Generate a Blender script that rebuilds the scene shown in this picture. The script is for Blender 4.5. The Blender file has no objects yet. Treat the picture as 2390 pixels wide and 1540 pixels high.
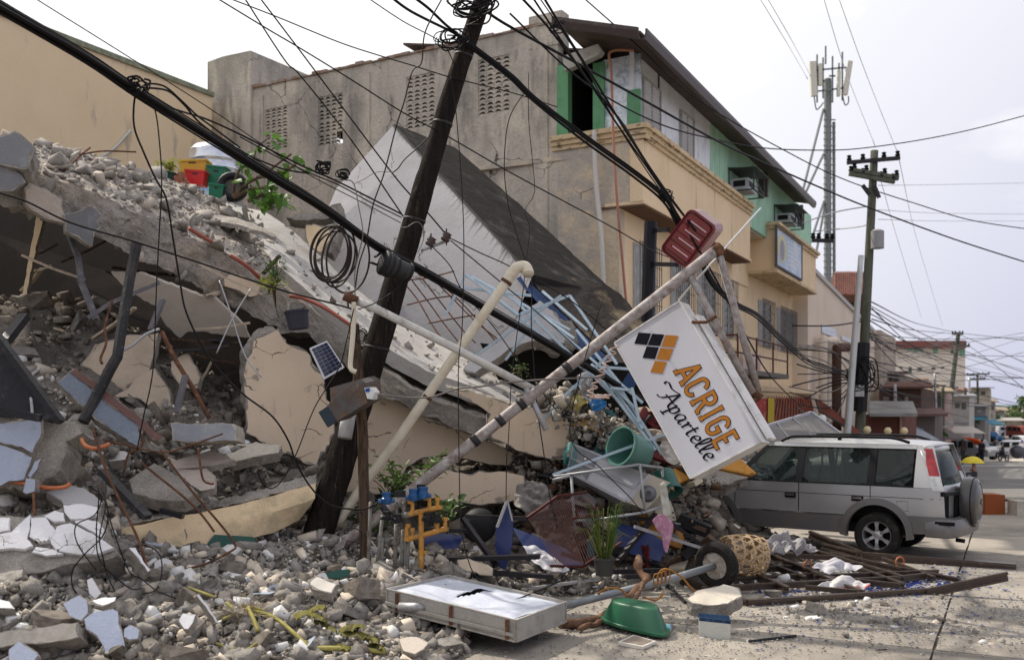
import bpy,bmesh,math,random
import numpy as np
from mathutils import Vector,Matrix,noise
S=bpy.context.scene
COL=S.collection
V=Vector
cam_d=bpy.data.cameras.new('camera');cam=bpy.data.objects.new('camera',cam_d);COL.objects.link(cam)
FL,CX,HY,CH=2323.0,1195.0,945.0,2.25
cam.location=(0,0,CH);cam.rotation_euler=(math.radians(90),0,0)
cam_d.sensor_width=36;cam_d.lens=36*FL/2390;cam_d.shift_y=175/2390
cam_d.clip_start=0.1;cam_d.clip_end=6000
cam_d.dof.use_dof=True;cam_d.dof.focus_distance=12.2;cam_d.dof.aperture_fstop=1.7
S.camera=cam
SUN_DIR=V((-0.52,0.44,0.80)).normalized()
w=bpy.data.worlds.new('World');S.world=w;w.use_nodes=True
nt=w.node_tree;nt.nodes.clear()
def wn(t,**k):
 n=nt.nodes.new(t)
 for a,b in k.items():setattr(n,a,b)
 return n
out=wn('ShaderNodeOutputWorld');bg=wn('ShaderNodeBackground');sky=wn('ShaderNodeTexSky')
sky.sky_type='NISHITA';sky.sun_disc=False
sky.sun_elevation=math.asin(SUN_DIR.z);sky.sun_rotation=math.atan2(SUN_DIR.x,SUN_DIR.y)
sky.dust_density=3;sky.air_density=1
tc=wn('ShaderNodeTexCoord');mp=wn('ShaderNodeMapping');mp.inputs['Scale'].default_value=(1,1,2.6)
mp.inputs['Location'].default_value=(0.35,0.2,0.15)
nz=wn('ShaderNodeTexNoise');nz.inputs['Scale'].default_value=2.1;nz.inputs['Detail'].default_value=7;nz.inputs['Roughness'].default_value=0.5
cr=wn('ShaderNodeMapRange');cr.inputs['From Min'].default_value=0.48;cr.inputs['From Max'].default_value=0.60
sunside=wn('ShaderNodeVectorMath',operation='DOT_PRODUCT');sunside.inputs[1].default_value=SUN_DIR
sr=wn('ShaderNodeMapRange');sr.inputs['From Min'].default_value=0.16;sr.inputs['From Max'].default_value=0.62
add=wn('ShaderNodeMath',operation='MULTIPLY_ADD',use_clamp=True);add.inputs[1].default_value=0.85
cm=wn('ShaderNodeMix',data_type='RGBA');cm.inputs['A'].default_value=(0.57,0.585,0.73,1);cm.inputs['B'].default_value=(1.02,1.01,1.0,1)
st=wn('ShaderNodeVectorMath',operation='SCALE');st.inputs['Scale'].default_value=0.10
fin=wn('ShaderNodeMix',data_type='RGBA');fin.inputs['Factor'].default_value=0.93
L=nt.links.new
L(tc.outputs['Generated'],mp.inputs['Vector']);L(mp.outputs[0],nz.inputs['Vector']);L(nz.outputs['Fac'],cr.inputs['Value'])
L(tc.outputs['Generated'],sunside.inputs[0]);L(sunside.outputs['Value'],sr.inputs['Value'])
L(cr.outputs[0],add.inputs[0]);L(sr.outputs[0],add.inputs[2]);L(add.outputs[0],cm.inputs['Factor'])
L(sky.outputs[0],st.inputs[0]);L(st.outputs[0],fin.inputs['A']);L(cm.outputs['Result'],fin.inputs['B'])
L(fin.outputs['Result'],bg.inputs['Color']);bg.inputs['Strength'].default_value=1.0;L(bg.outputs[0],out.inputs[0])
sun_d=bpy.data.lights.new('sun','SUN');sun_d.energy=4.2;sun_d.angle=math.radians(1.0);sun_d.color=(1,0.92,0.80)
sun=bpy.data.objects.new('sun',sun_d);COL.objects.link(sun);sun.rotation_euler=SUN_DIR.to_track_quat('Z','Y').to_euler()
sun.location=(-30,6,30)
S.view_settings.view_transform='Standard';S.view_settings.look='None';S.view_settings.gamma=1
S.view_settings.exposure=0.2;S.view_settings.use_curve_mapping=False
S.render.engine='CYCLES';S.cycles.max_bounces=5;S.cycles.diffuse_bounces=3;S.cycles.transparent_max_bounces=8
S.cycles.use_denoising=True
def P(u,v,Y):return V(((u-CX)/FL*Y,Y,CH+(HY-v)/FL*Y))
def G(u,v,z=0.0):
 Y=(CH-z)*FL/(v-HY);return V(((u-CX)/FL*Y,Y,z))
def RP(u,v,p0,n):
 d=V(((u-CX)/FL,1,(HY-v)/FL));o=V((0,0,CH));n=V(n)
 return o+d*((V(p0)-o).dot(n)/d.dot(n))
def cat(pts,n=6,closed=False):
 "Catmull-Rom through the points"
 pts=[V(p)for p in pts];N=len(pts)
 if N<3:return pts
 o=[]
 rng=range(N if closed else N-1)
 for i in rng:
  if closed:a,b,c,d=pts[i-1],pts[i],pts[(i+1)%N],pts[(i+2)%N]
  else:a,b,c,d=pts[max(i-1,0)],pts[i],pts[i+1],pts[min(i+2,N-1)]
  for k in range(n):
   t=k/n
   o.append(0.5*((2*b)+(c-a)*t+(2*a-5*b+4*c-d)*t*t+(3*b-3*c+d-a)*t**3))
 if not closed:o.append(pts[-1])
 return o
def resamp(pts,n):
 L_=[0]
 for a,b in zip(pts,pts[1:]):L_.append(L_[-1]+(b-a).length)
 o=[];j=0
 for i in range(n):
  d=L_[-1]*i/(n-1)
  while j<len(pts)-2 and L_[j+1]<d:j+=1
  s=L_[j+1]-L_[j]or 1
  o.append(pts[j].lerp(pts[j+1],min(1,(d-L_[j])/s)))
 return o
def tag(o,label=None,cat=None,group=None,kind=None):
 if label:o['label']=label
 if cat:o['category']=cat
 if group:o['group']=group
 if kind:o['kind']=kind
 return o
def empty(name,loc=(0,0,0),label=None,cat=None,group=None,rot=None):
 o=bpy.data.objects.new(name,None);COL.objects.link(o);o.location=loc;o.empty_display_size=.1
 if rot:o.rotation_euler=rot
 return tag(o,label,cat,group)
def copy_tree(o,parent=None,label=None,group=None):
 c=o.copy();COL.objects.link(c)
 if parent:c.parent=parent
 if label:c['label']=label
 if group:c['group']=group
 for ch in o.children:copy_tree(ch,c)
 return c
class MB:
 def __init__(s):s.v=[];s.f=[];s.m=[];s.at=None
 def add(s,vs,fs,mi=0):
  b=len(s.v);s.v+=[tuple(x)for x in vs]
  for f in fs:s.f.append([b+i for i in f]);s.m.append(mi)
  return s
 def poly(s,pts,mi=0):return s.add(pts,[list(range(len(pts)))],mi)
 def box(s,c,size,R=None,mi=0):
  x,y,z=[q/2 for q in size]
  vs=[V(q)for q in((-x,-y,-z),(x,-y,-z),(x,y,-z),(-x,y,-z),(-x,-y,z),(x,-y,z),(x,y,z),(-x,y,z))]
  if R is not None:vs=[R@q for q in vs]
  c=V(c)
  return s.add([q+c for q in vs],[(0,3,2,1),(4,5,6,7),(0,1,5,4),(1,2,6,5),(2,3,7,6),(3,0,4,7)],mi)
 def beam(s,a,b,w=.05,h=.05,mi=0,up=(0,0,1)):
  a,b=V(a),V(b);d=(b-a);l=d.length;d.normalize();up=V(up)
  if abs(d.dot(up))>.97:up=V((0,1,0))
  x=d.cross(up).normalized();z=x.cross(d)
  R=Matrix((x,d,z)).transposed()
  return s.box((a+b)/2,(w,l,h),R,mi)
 def tube(s,pts,r,n=8,mi=0,caps=True,closed=False):
  pts=[V(p)for p in pts];N=len(pts)
  rs=r if isinstance(r,(list,tuple))else[r]*N
  up=None;rings=[]
  for i,p in enumerate(pts):
   if closed:d=pts[(i+1)%N]-pts[i-1]
   else:d=pts[min(i+1,N-1)]-pts[max(i-1,0)]
   if d.length<1e-9:d=V((0,0,1))
   d.normalize()
   if up is None:up=V((0,0,1))if abs(d.z)<.9 else V((1,0,0))
   x=d.cross(up)
   if x.length<1e-6:x=d.orthogonal()
   x.normalize();up=x.cross(d).normalized()
   rings.append([p+(x*math.cos(a)+up*math.sin(a))*rs[i]for a in[2*math.pi*k/n for k in range(n)]])
  vs=[q for g in rings for q in g];fs=[]
  for i in range(N if closed else N-1):
   j=(i+1)%N
   for k in range(n):fs.append((i*n+k,i*n+(k+1)%n,j*n+(k+1)%n,j*n+k))
  if caps and not closed:fs.append(list(range(n))[::-1]);fs.append([(N-1)*n+k for k in range(n)])
  return s.add(vs,fs,mi)
 def lathe(s,prof,M4=None,n=16,mi=0,sx=1,sy=1,cap=False):
  M4=M4 or Matrix();vs=[];fs=[]
  for r,z in prof:
   for k in range(n):
    a=2*math.pi*k/n;vs.append(M4@V((r*math.cos(a)*sx,r*math.sin(a)*sy,z)))
  for i in range(len(prof)-1):
   for k in range(n):fs.append((i*n+k,i*n+(k+1)%n,(i+1)*n+(k+1)%n,(i+1)*n+k))
  if cap:fs.append(list(range(n))[::-1]);fs.append([(len(prof)-1)*n+k for k in range(n)])
  return s.add(vs,fs,mi)
 def prism(s,pts,ext,mi=0,ms=None):
  ms=mi if ms is None else ms;ext=V(ext);n=len(pts);q=[V(p)+ext for p in pts]
  b=len(s.v);s.v+=[tuple(p)for p in pts]+[tuple(p)for p in q]
  s.f.append([b+i for i in range(n)]);s.m.append(mi)
  s.f.append([b+n+i for i in range(n)][::-1]);s.m.append(ms)
  for i in range(n):s.f.append([b+i,b+n+i,b+n+(i+1)%n,b+(i+1)%n]);s.m.append(ms)
  return s
 def build(s,name,mats,parent=None,smooth=False,label=None,cat=None,group=None,kind=None,org=None,fix=True):
  me=bpy.data.meshes.new(name);o=V(parent.location)if(parent and org is None)else(V(org)if org is not None else V((0,0,0)))
  vs=[(x-o.x,y-o.y,z-o.z)for x,y,z in s.v]
  me.from_pydata(vs,[],s.f)
  mats=mats if isinstance(mats,(list,tuple))else[mats]
  for m in mats:me.materials.append(m)
  if len(mats)>1:me.polygons.foreach_set('material_index',s.m)
  if smooth:me.polygons.foreach_set('use_smooth',[True]*len(s.f))
  if fix and len(s.f)<60000:
   bm=bmesh.new();bm.from_mesh(me);bmesh.ops.recalc_face_normals(bm,faces=bm.faces);bm.to_mesh(me);bm.free()
  if smooth=='auto':me.set_sharp_from_angle(angle=math.radians(40))
  if s.at is not None:
   a=me.attributes.new('stain','FLOAT','POINT');a.data.foreach_set('value',s.at)
  me.update()
  ob=bpy.data.objects.new(name,me);COL.objects.link(ob)
  if parent:ob.parent=parent
  elif org is not None:ob.location=o
  return tag(ob,label,cat,group,kind)
def centre(mb,low=True):
 a=np.array(mb.v);c=(a.min(0)+a.max(0))/2
 if low:c[2]=a[:,2].min()
 return V(c)
def solo(mb,name,mats,label,cat,group=None,smooth=False,kind=None):
 return mb.build(name,mats,smooth=smooth,label=label,cat=cat,group=group,kind=kind,org=centre(mb))
def M(name,c,layers=(),r=.8,metal=0,bump=(),grain=.12,gs=60,rnd=0,stain=None,world=False,spec=.4,trans=0,alpha=1,coat=0,wave=None,emit=None,crack=None):
 """base colour c, layers of noise (colour, (sx,sy,sz), lo, hi, strength), bumps (scale, distance)"""
 m=bpy.data.materials.new(name);m.use_nodes=True;T=m.node_tree;N=T.nodes;K=T.links.new
 b=N['Principled BSDF'];tc=N.new('ShaderNodeTexCoord');co=tc.outputs['Object']
 if world:co=N.new('ShaderNodeNewGeometry').outputs['Position']
 cur=N.new('ShaderNodeRGB');cur.outputs[0].default_value=(*c,1);cur=cur.outputs[0]
 def nz(sc3,det=6,ro=.6):
  mpn=N.new('ShaderNodeMapping');mpn.inputs['Scale'].default_value=sc3;K(co,mpn.inputs['Vector'])
  n=N.new('ShaderNodeTexNoise');n.inputs['Scale'].default_value=1;n.inputs['Detail'].default_value=det;n.inputs['Roughness'].default_value=ro
  K(mpn.outputs[0],n.inputs['Vector']);return n.outputs['Fac']
 for k,(lc,s3,lo,hi,st_)in enumerate(layers):
  s3=s3 if isinstance(s3,tuple)else(s3,s3,s3)
  mr=N.new('ShaderNodeMapRange');mr.inputs['From Min'].default_value=lo;mr.inputs['From Max'].default_value=hi;mr.inputs['To Max'].default_value=st_
  K(nz(s3),mr.inputs['Value']);mx=N.new('ShaderNodeMix');mx.data_type='RGBA'
  K(mr.outputs[0],mx.inputs['Factor']);K(cur,mx.inputs['A']);mx.inputs['B'].default_value=(*lc,1);cur=mx.outputs['Result']
 if wave:
  wc,s3,lo,hi=wave
  mpn=N.new('ShaderNodeMapping');mpn.inputs['Scale'].default_value=s3;K(co,mpn.inputs['Vector'])
  wv=N.new('ShaderNodeTexWave');wv.inputs['Scale'].default_value=1;wv.inputs['Distortion'].default_value=3;wv.inputs['Detail'].default_value=3;wv.inputs['Detail Scale'].default_value=2
  K(mpn.outputs[0],wv.inputs['Vector']);mr=N.new('ShaderNodeMapRange');mr.inputs['From Min'].default_value=lo;mr.inputs['From Max'].default_value=hi;K(wv.outputs['Fac'],mr.inputs['Value'])
  mx=N.new('ShaderNodeMix');mx.data_type='RGBA';K(mr.outputs[0],mx.inputs['Factor']);K(cur,mx.inputs['A']);mx.inputs['B'].default_value=(*wc,1);cur=mx.outputs['Result']
 if crack:
  kc,ks,kw=crack;mpn=N.new('ShaderNodeTexNoise');mpn.inputs['Scale'].default_value=ks*1.7;mpn.inputs['Detail'].default_value=4;K(co,mpn.inputs['Vector'])
  dv=N.new('ShaderNodeVectorMath');dv.operation='MULTIPLY_ADD';dv.inputs[1].default_value=(.45/ks*1.2,)*3;K(mpn.outputs['Color'],dv.inputs[0]);K(co,dv.inputs[2])
  vo=N.new('ShaderNodeTexVoronoi');vo.feature='DISTANCE_TO_EDGE';vo.inputs['Scale'].default_value=ks;K(dv.outputs[0],vo.inputs['Vector'])
  m1=N.new('ShaderNodeMapRange');m1.inputs['From Min'].default_value=kw*.4;m1.inputs['From Max'].default_value=kw;m1.inputs['To Min'].default_value=1;m1.inputs['To Max'].default_value=0;K(vo.outputs['Distance'],m1.inputs['Value'])
  m2=N.new('ShaderNodeMapRange');m2.inputs['From Min'].default_value=.50;m2.inputs['From Max'].default_value=.56;K(nz((ks*.8,)*3,2),m2.inputs['Value'])
  mm=N.new('ShaderNodeMath');mm.operation='MULTIPLY';K(m1.outputs[0],mm.inputs[0]);K(m2.outputs[0],mm.inputs[1])
  mx=N.new('ShaderNodeMix');mx.data_type='RGBA';K(mm.outputs[0],mx.inputs['Factor']);K(cur,mx.inputs['A']);mx.inputs['B'].default_value=(*kc,1);cur=mx.outputs['Result']
 if stain:
  at=N.new('ShaderNodeAttribute');at.attribute_name='stain';mx=N.new('ShaderNodeMix');mx.data_type='RGBA'
  K(at.outputs['Fac'],mx.inputs['Factor']);K(cur,mx.inputs['A']);mx.inputs['B'].default_value=(*stain,1);cur=mx.outputs['Result']
 if grain:
  mr=N.new('ShaderNodeMapRange');mr.inputs['From Min'].default_value=.3;mr.inputs['From Max'].default_value=.7
  mr.inputs['To Min'].default_value=1-grain;mr.inputs['To Max'].default_value=1+grain;K(nz((gs,gs,gs),4),mr.inputs['Value'])
  v=mr.outputs[0]
  if rnd:
   oi=N.new('ShaderNodeObjectInfo');m2=N.new('ShaderNodeMapRange');m2.inputs['To Min'].default_value=1-rnd;m2.inputs['To Max'].default_value=1+rnd
   K(oi.outputs['Random'],m2.inputs['Value']);mm=N.new('ShaderNodeMath');mm.operation='MULTIPLY';K(v,mm.inputs[0]);K(m2.outputs[0],mm.inputs[1]);v=mm.outputs[0]
  vm=N.new('ShaderNodeVectorMath');vm.operation='SCALE';K(cur,vm.inputs[0]);K(v,vm.inputs['Scale']);cur=vm.outputs[0]
 K(cur,b.inputs['Base Color'])
 b.inputs['Roughness'].default_value=r;b.inputs['Metallic'].default_value=metal;b.inputs['Specular IOR Level'].default_value=spec if spec!=.4 else(.08 if r>=.8 else(.2 if r>=.5 else.4))
 b.inputs['Transmission Weight'].default_value=trans;b.inputs['Alpha'].default_value=alpha;b.inputs['Coat Weight'].default_value=coat;b.inputs['Coat Roughness'].default_value=.08
 if emit:b.inputs['Emission Color'].default_value=(*emit,1);b.inputs['Emission Strength'].default_value=1
 prev=None
 for sc_,d_ in bump:
  bn=N.new('ShaderNodeBump');bn.inputs['Distance'].default_value=d_;bn.inputs['Strength'].default_value=1
  s3=sc_ if isinstance(sc_,tuple)else(sc_,sc_,sc_)
  K(nz(s3,8,.65),bn.inputs['Height'])
  if prev:K(prev,bn.inputs['Normal'])
  prev=bn.outputs[0]
 if prev:K(prev,b.inputs['Normal'])
 return m
CONC=M('concrete_broken',(.36,.33,.295),[((.20,.178,.155),2.3,.42,.66,.85),((.46,.43,.39),5,.55,.75,.7),((.12,.10,.085),1.1,.62,.75,.5)],r=.95,bump=((14,.03),(50,.012)),grain=.25,gs=45)
CHUNK=M('concrete_chunk',(.385,.355,.32),[((.21,.19,.165),4,.42,.62,.8),((.47,.45,.42),7,.55,.72,.6)],r=.95,bump=((18,.02),(70,.008)),grain=.22,gs=70,rnd=.28)
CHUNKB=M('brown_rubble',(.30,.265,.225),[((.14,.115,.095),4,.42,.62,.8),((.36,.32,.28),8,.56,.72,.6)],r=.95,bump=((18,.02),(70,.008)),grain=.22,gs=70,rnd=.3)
DUST=M('rubble_dust',(.19,.17,.145),[((.10,.085,.07),1.4,.42,.6,.8),((.28,.255,.225),3,.5,.7,.7)],r=1,bump=((9,.05),(40,.02)),grain=.3,gs=40,world=True)  # dust coloured darker to paint shade into the gaps between stones
CREAM=M('cream_plaster',(.72,.58,.44),[((.62,.49,.36),1.2,.4,.7,.7),((.45,.37,.29),(9,9,1.2),.62,.72,.6),((.68,.57,.45),3,.6,.7,.5),((.30,.25,.20),2.4,.63,.67,.85)],r=.85,bump=((20,.006),),grain=.06,gs=90,crack=((.10,.08,.06),1.6,.012))
YELL=M('yellow_cream_paint',(.86,.68,.45),[((.80,.62,.40),.9,.4,.7,.7),((.38,.34,.29),(3,3,.8),.60,.75,.75)],r=.85,bump=((20,.006),),grain=.07,gs=60)
WPLAST=M('white_plaster',(.74,.73,.74),[((.50,.47,.44),3,.55,.7,.8),((.74,.74,.76),8,.5,.7,.6)],r=.85,bump=((25,.006),),grain=.06,crack=((.12,.10,.09),4,.012))
BLUEG=M('blue_grey_paint',(.36,.40,.50),[((.44,.47,.54),4,.5,.7,.7),((.20,.23,.28),(3,9,9),.58,.7,.6)],r=.75,bump=((30,.004),),grain=.08,rnd=.1)
GREYP=M('grey_paint',(.20,.20,.205),[((.28,.28,.285),3,.5,.7,.7),((.22,.21,.21),7,.6,.72,.6)],r=.8,bump=((20,.01),),grain=.12)
BLACK=M('black_rubber',(.018,.018,.02),r=.6,grain=.2,gs=30)
WIRE=M('black_cable',(.010,.009,.010),r=.6,grain=0,spec=.15)
WIREG=M('grey_wire',(.16,.14,.13),r=.5,grain=0)
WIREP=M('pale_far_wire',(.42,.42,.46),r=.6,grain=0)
RUST=M('rusty_steel',(.11,.055,.035),[((.24,.11,.06),12,.5,.68,.8),((.04,.03,.03),5,.55,.7,.8)],r=.85,bump=((60,.004),),grain=.3)
DSTEEL=M('dark_painted_steel',(.035,.033,.036),[((.14,.12,.11),20,.62,.72,.7),((.10,.06,.045),5,.6,.72,.7)],r=.55,metal=.2,bump=((40,.004),),grain=.2)
STEEL=M('galvanised_steel',(.38,.38,.39),[((.22,.20,.19),9,.55,.7,.7)],r=.45,metal=.5,bump=((40,.003),),grain=.12)
WOODP=M('dark_weathered_pole_wood',(.024,.018,.015),[((.012,.010,.009),(22,22,1.2),.42,.58,.9),((.12,.085,.06),(30,30,1.6),.60,.72,.7),((.01,.01,.01),(3,3,1),.6,.75,.8)],r=.9,bump=(((26,26,1.4),.02),(60,.004)),grain=.25,gs=40)
WOODB=M('brown_post_wood',(.09,.06,.042),[((.04,.028,.02),(30,30,2),.45,.6,.9),((.17,.12,.085),(40,40,2),.6,.7,.7)],r=.9,bump=(((30,30,2),.01),),grain=.2)
BARK=M('tree_bark',(.17,.12,.085),[((.07,.05,.035),(20,20,6),.45,.6,.9)],r=.95,bump=((30,.02),),grain=.2)
LEAF=M('green_leaf',(.075,.14,.03),[((.13,.23,.035),6,.45,.62,.8),((.05,.11,.02),9,.5,.65,.8)],r=.5,grain=.15,spec=.5)
LEAFD=M('dark_green_leaf',(.045,.09,.022),[((.08,.13,.03),6,.5,.65,.8)],r=.6,grain=.2)
LEAFY=M('yellow_green_leaf',(.24,.26,.05),[((.32,.28,.09),6,.5,.65,.8)],r=.6,grain=.2)
for _m in(LEAF,LEAFD,LEAFY):_m.node_tree.nodes['Principled BSDF'].inputs['Subsurface Weight'].default_value=0
def nv(p,s=1.0,a=1.0):
 q=noise.noise_vector(p*s)*a+noise.noise_vector(p*s*2.7+V((7,3,1)))*a*.45+noise.noise_vector(p*s*7+V((1,9,4)))*a*.2
 return q
def jag(pts,step,amp,rng):
 o=[];n=len(pts)
 for i in range(n):
  a,b=pts[i],pts[(i+1)%n];k=max(1,int((b-a).length/step))
  d=(b-a).normalized()
  for j in range(k):
   p=a.lerp(b,(j+(rng.random()-.5)*.4*(j>0))/k);o.append(p)
 return o
def slab_mb(pts,thick,rng,step=.07,amp=.03,inset=.025,ring=3,core=1,straight=False):
 """a broken plate: painted face (mat 0) on a thicker ragged core (mat 1). pts coplanar, thick = vector to the back"""
 pts=[V(p)for p in pts];thick=V(thick)
 c=sum(pts,V((0,0,0)))/len(pts)
 n=V((0,0,0))
 for a,b in zip(pts,pts[1:]+pts[:1]):n+=(a-c).cross(b-c)
 n.normalize()
 q=jag(pts,step,amp,rng)
 def jit(p,a):w=nv(p+V((31,7,3)),3.5,a)+nv(p+V((3,1,9)),17,a*.55);return p+w-n*w.dot(n)
 outer=[jit(p,amp)for p in q]
 face=[p.lerp(c,0)+(c-p).normalized()*inset*(.2+abs(noise.noise(p*14+V((5,5,5))))*3.2)for p in outer]
 mb=MB();N=len(q)
 tn=-thick.normalized()
 lay=[[p+tn*.004 for p in face],[p for p in face]]
 for k in range(ring+1):
  t=k/ring
  lay.append([p+thick*t+nv(p+thick*t,8,amp*.9)*(1 if 0<k<ring else.5)for p in outer])
 for L_ in lay:mb.v+=[tuple(p)for p in L_]
 mb.f.append(list(range(N)));mb.m.append(0)
 for k in range(len(lay)-1):
  for i in range(N):
   j=(i+1)%N
   mb.f.append([k*N+i,(k+1)*N+i,(k+1)*N+j,k*N+j]);mb.m.append(0 if k==0 else core)
 b=(len(lay)-1)*N;mb.f.append([b+i for i in range(N)][::-1]);mb.m.append(core)
 return mb
RNG=random.Random(11)
def frag(name,label,cat,uv,Y,n=(0,-1,0),thick=.15,mats=None,tv=None,group=None,step=.07,amp=.03,inset=.02,parent=None):
 """fragment from an outline (u,v): on the plane through its first point at depth Y with normal n"""
 n=V(n).normalized();cu=sum(a for a,b in uv)/len(uv);cv=sum(b for a,b in uv)/len(uv)
 p0=P(cu,cv,Y);pts=[RP(a,b,p0,n)for a,b in uv]
 tv=V(tv)if tv else-n*thick
 mb=slab_mb(pts,tv,RNG,step,amp,inset)
 return mb.build(name,mats or[CREAM,CONC],label=label,cat=cat,group=group,org=centre(mb)if not parent else None,parent=parent)
def rloft(rows,nu,nvs,amp,sc=1.5,closed=True,smoothrow=True):
 """rows of points running along a member, lofted (closed around when asked) and roughened by noise"""
 R=[resamp(cat(r,8)if smoothrow else[V(p)for p in r],nu)for r in rows]
 K=len(R);seq=[]
 for i in range(K if closed else K-1):
  a,b=R[i],R[(i+1)%K];n=nvs[i%len(nvs)]if isinstance(nvs,(list,tuple))else nvs
  for k in range(n):seq.append([p.lerp(q,k/n)for p,q in zip(a,b)])
 if not closed:seq.append(R[-1])
 mb=MB();m=len(seq)
 for row in seq:mb.v+=[tuple(p+nv(p,sc,amp))for p in row]
 for j in range(m if closed else m-1):
  j2=(j+1)%m
  for i in range(nu-1):mb.f.append([j*nu+i,j*nu+i+1,j2*nu+i+1,j2*nu+i]);mb.m.append(0)
 if closed:
  mb.f.append([j*nu for j in range(m)]);mb.m.append(0);mb.f.append([j*nu+nu-1 for j in range(m)][::-1]);mb.m.append(0)
 return mb
def rock_mb(seed,flat=.6,npt=6,jit=.05):
 "an angular lump: a block cut by random planes"
 r=random.Random(seed);bm=bmesh.new();bmesh.ops.create_cube(bm,size=1)
 sx,sy=r.uniform(.85,1.1),r.uniform(.55,.85)
 for v in bm.verts:v.co=V((v.co.x*sx+r.uniform(-.1,.1),v.co.y*sy+r.uniform(-.1,.1),v.co.z*flat+r.uniform(-.07,.07)))
 for i in range(npt):
  d=V((r.gauss(0,1),r.gauss(0,1),r.gauss(0,.8))).normalized();dd=max(v.co.dot(d)for v in bm.verts)
  g=bmesh.ops.bisect_plane(bm,geom=bm.verts[:]+bm.edges[:]+bm.faces[:],plane_co=d*dd*r.uniform(.55,.85),plane_no=d,clear_outer=True)
  e=[x for x in g['geom_cut']if isinstance(x,bmesh.types.BMEdge)]
  if len(e)>2:bmesh.ops.contextual_create(bm,geom=e)
 bmesh.ops.remove_doubles(bm,verts=bm.verts[:],dist=.02)
 if jit:
  bmesh.ops.triangulate(bm,faces=bm.faces[:]);bmesh.ops.subdivide_edges(bm,edges=bm.edges[:],cuts=1,use_grid_fill=True)
  for v in bm.verts:v.co+=noise.noise_vector(v.co*3.5+V((seed,0,0)))*jit+noise.noise_vector(v.co*9+V((seed,3,0)))*jit*.6
 bmesh.ops.recalc_face_normals(bm,faces=bm.faces[:]);bmesh.ops.triangulate(bm,faces=bm.faces[:])
 return bm
def bm_mesh(bm,name,mats):
 me=bpy.data.meshes.new(name);bm.to_mesh(me);bm.free()
 for m in mats:me.materials.append(m)
 return me
def scatter_stuff(name,pts,sizes,mats,label,kind='stuff',seed=3,flat=(.2,.6),cat=None,parent=None):
 """many small stones joined in one mesh; pts Nx3"""
 rs=np.random.RandomState(seed);bases=[]
 for k in range(10):
  bm=rock_mb(seed*50+k,rs.uniform(*flat),4,0);bm.verts.ensure_lookup_table();bm.verts.index_update()
  bases.append((np.array([v.co[:]for v in bm.verts]),np.array([[v.index for v in f.verts]for f in bm.faces])));bm.free()
 VS=[];FS=[];MI=[];b=0
 for p,s in zip(pts,sizes):
  vs,fs=bases[rs.randint(10)]
  q=rs.normal(size=4);q/=np.linalg.norm(q);q[1:3]*=.45;q/=np.linalg.norm(q);w_,x,y,z=q
  R=np.array([[1-2*(y*y+z*z),2*(x*y-z*w_),2*(x*z+y*w_)],[2*(x*y+z*w_),1-2*(x*x+z*z),2*(y*z-x*w_)],[2*(x*z-y*w_),2*(y*z+x*w_),1-2*(x*x+y*y)]])
  VS.append(vs@R.T*s*rs.uniform(.7,1.3,3)+p);FS.append(fs+b);b+=len(vs)
  MI.append(np.full(len(fs),rs.choice(len(mats),p=[.62]+[.38/(len(mats)-1)]*(len(mats)-1))if len(mats)>1 else 0))
 VS=np.concatenate(VS);FS=np.concatenate(FS);MI=np.concatenate(MI)
 me=bpy.data.meshes.new(name);me.vertices.add(len(VS));me.vertices.foreach_set('co',VS.ravel())
 me.loops.add(FS.size);me.loops.foreach_set('vertex_index',FS.ravel());me.polygons.add(len(FS))
 me.polygons.foreach_set('loop_start',np.arange(0,FS.size,3));me.polygons.foreach_set('material_index',MI)
 for m in mats:me.materials.append(m)
 me.update(calc_edges=True);me.validate()
 o=bpy.data.objects.new(name,me);COL.objects.link(o)
 if parent:o.parent=parent;o.location=-V(parent.location)
 return tag(o,label,cat,None,kind)
def surf_pts(obj,n,rs,zmin=.35,region=None):
 me=obj.data;me.calc_loop_triangles();vs=np.empty(len(me.vertices)*3);me.vertices.foreach_get('co',vs);vs=vs.reshape(-1,3)+np.array(obj.matrix_basis.translation)
 t=np.empty(len(me.loop_triangles)*3,dtype=np.int32);me.loop_triangles.foreach_get('vertices',t);t=t.reshape(-1,3)
 a,b,c=vs[t[:,0]],vs[t[:,1]],vs[t[:,2]];cr_=np.cross(b-a,c-a);ar=np.linalg.norm(cr_,axis=1)/2+1e-12;nzv=np.abs(cr_[:,2])/(2*ar)
 wgt=ar*(nzv>zmin);
 if region is not None:wgt=wgt*region((a+b+c)/3)
 i=rs.choice(len(t),n,p=wgt/wgt.sum());r1,r2=rs.rand(n,1),rs.rand(n,1);s=r1+r2>1;r1=np.where(s,1-r1,r1);r2=np.where(s,1-r2,r2)
 return a[i]+(b[i]-a[i])*r1+(c[i]-a[i])*r2
# ================================================================= GROUND AND ROAD
E1=V((0.4508,0.8926,0)).normalized();NF=V((0.8926,-0.4508,0)).normalized()
E2=V((-0.8645,0.5027,0)).normalized();NS=V((-E2.y,E2.x,0));NS=-NS if NS.y>0 else NS
ROADC=M('road_concrete',(.36,.325,.28),[((.20,.18,.16),(.35,.35,.35),.40,.60,.85),((.43,.39,.335),2.2,.5,.72,.6),((.15,.13,.115),5,.63,.75,.6)],r=.95,bump=((30,.008),(120,.004)),grain=.2,gs=55,world=True)
GROUND=M('dark_soil',(.07,.06,.05),[((.12,.11,.09),3,.5,.7,.8)],r=1,grain=.3,world=True)
ASPH=M('street_asphalt',(.16,.155,.15),[((.22,.21,.20),.4,.45,.65,.8)],r=.9,grain=.15,gs=20,world=True)
PAVE=M('grey_paving',(.26,.25,.245),[((.32,.305,.285),(.6,3,1),.45,.65,.8)],r=.9,grain=.15,gs=20,world=True)
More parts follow.
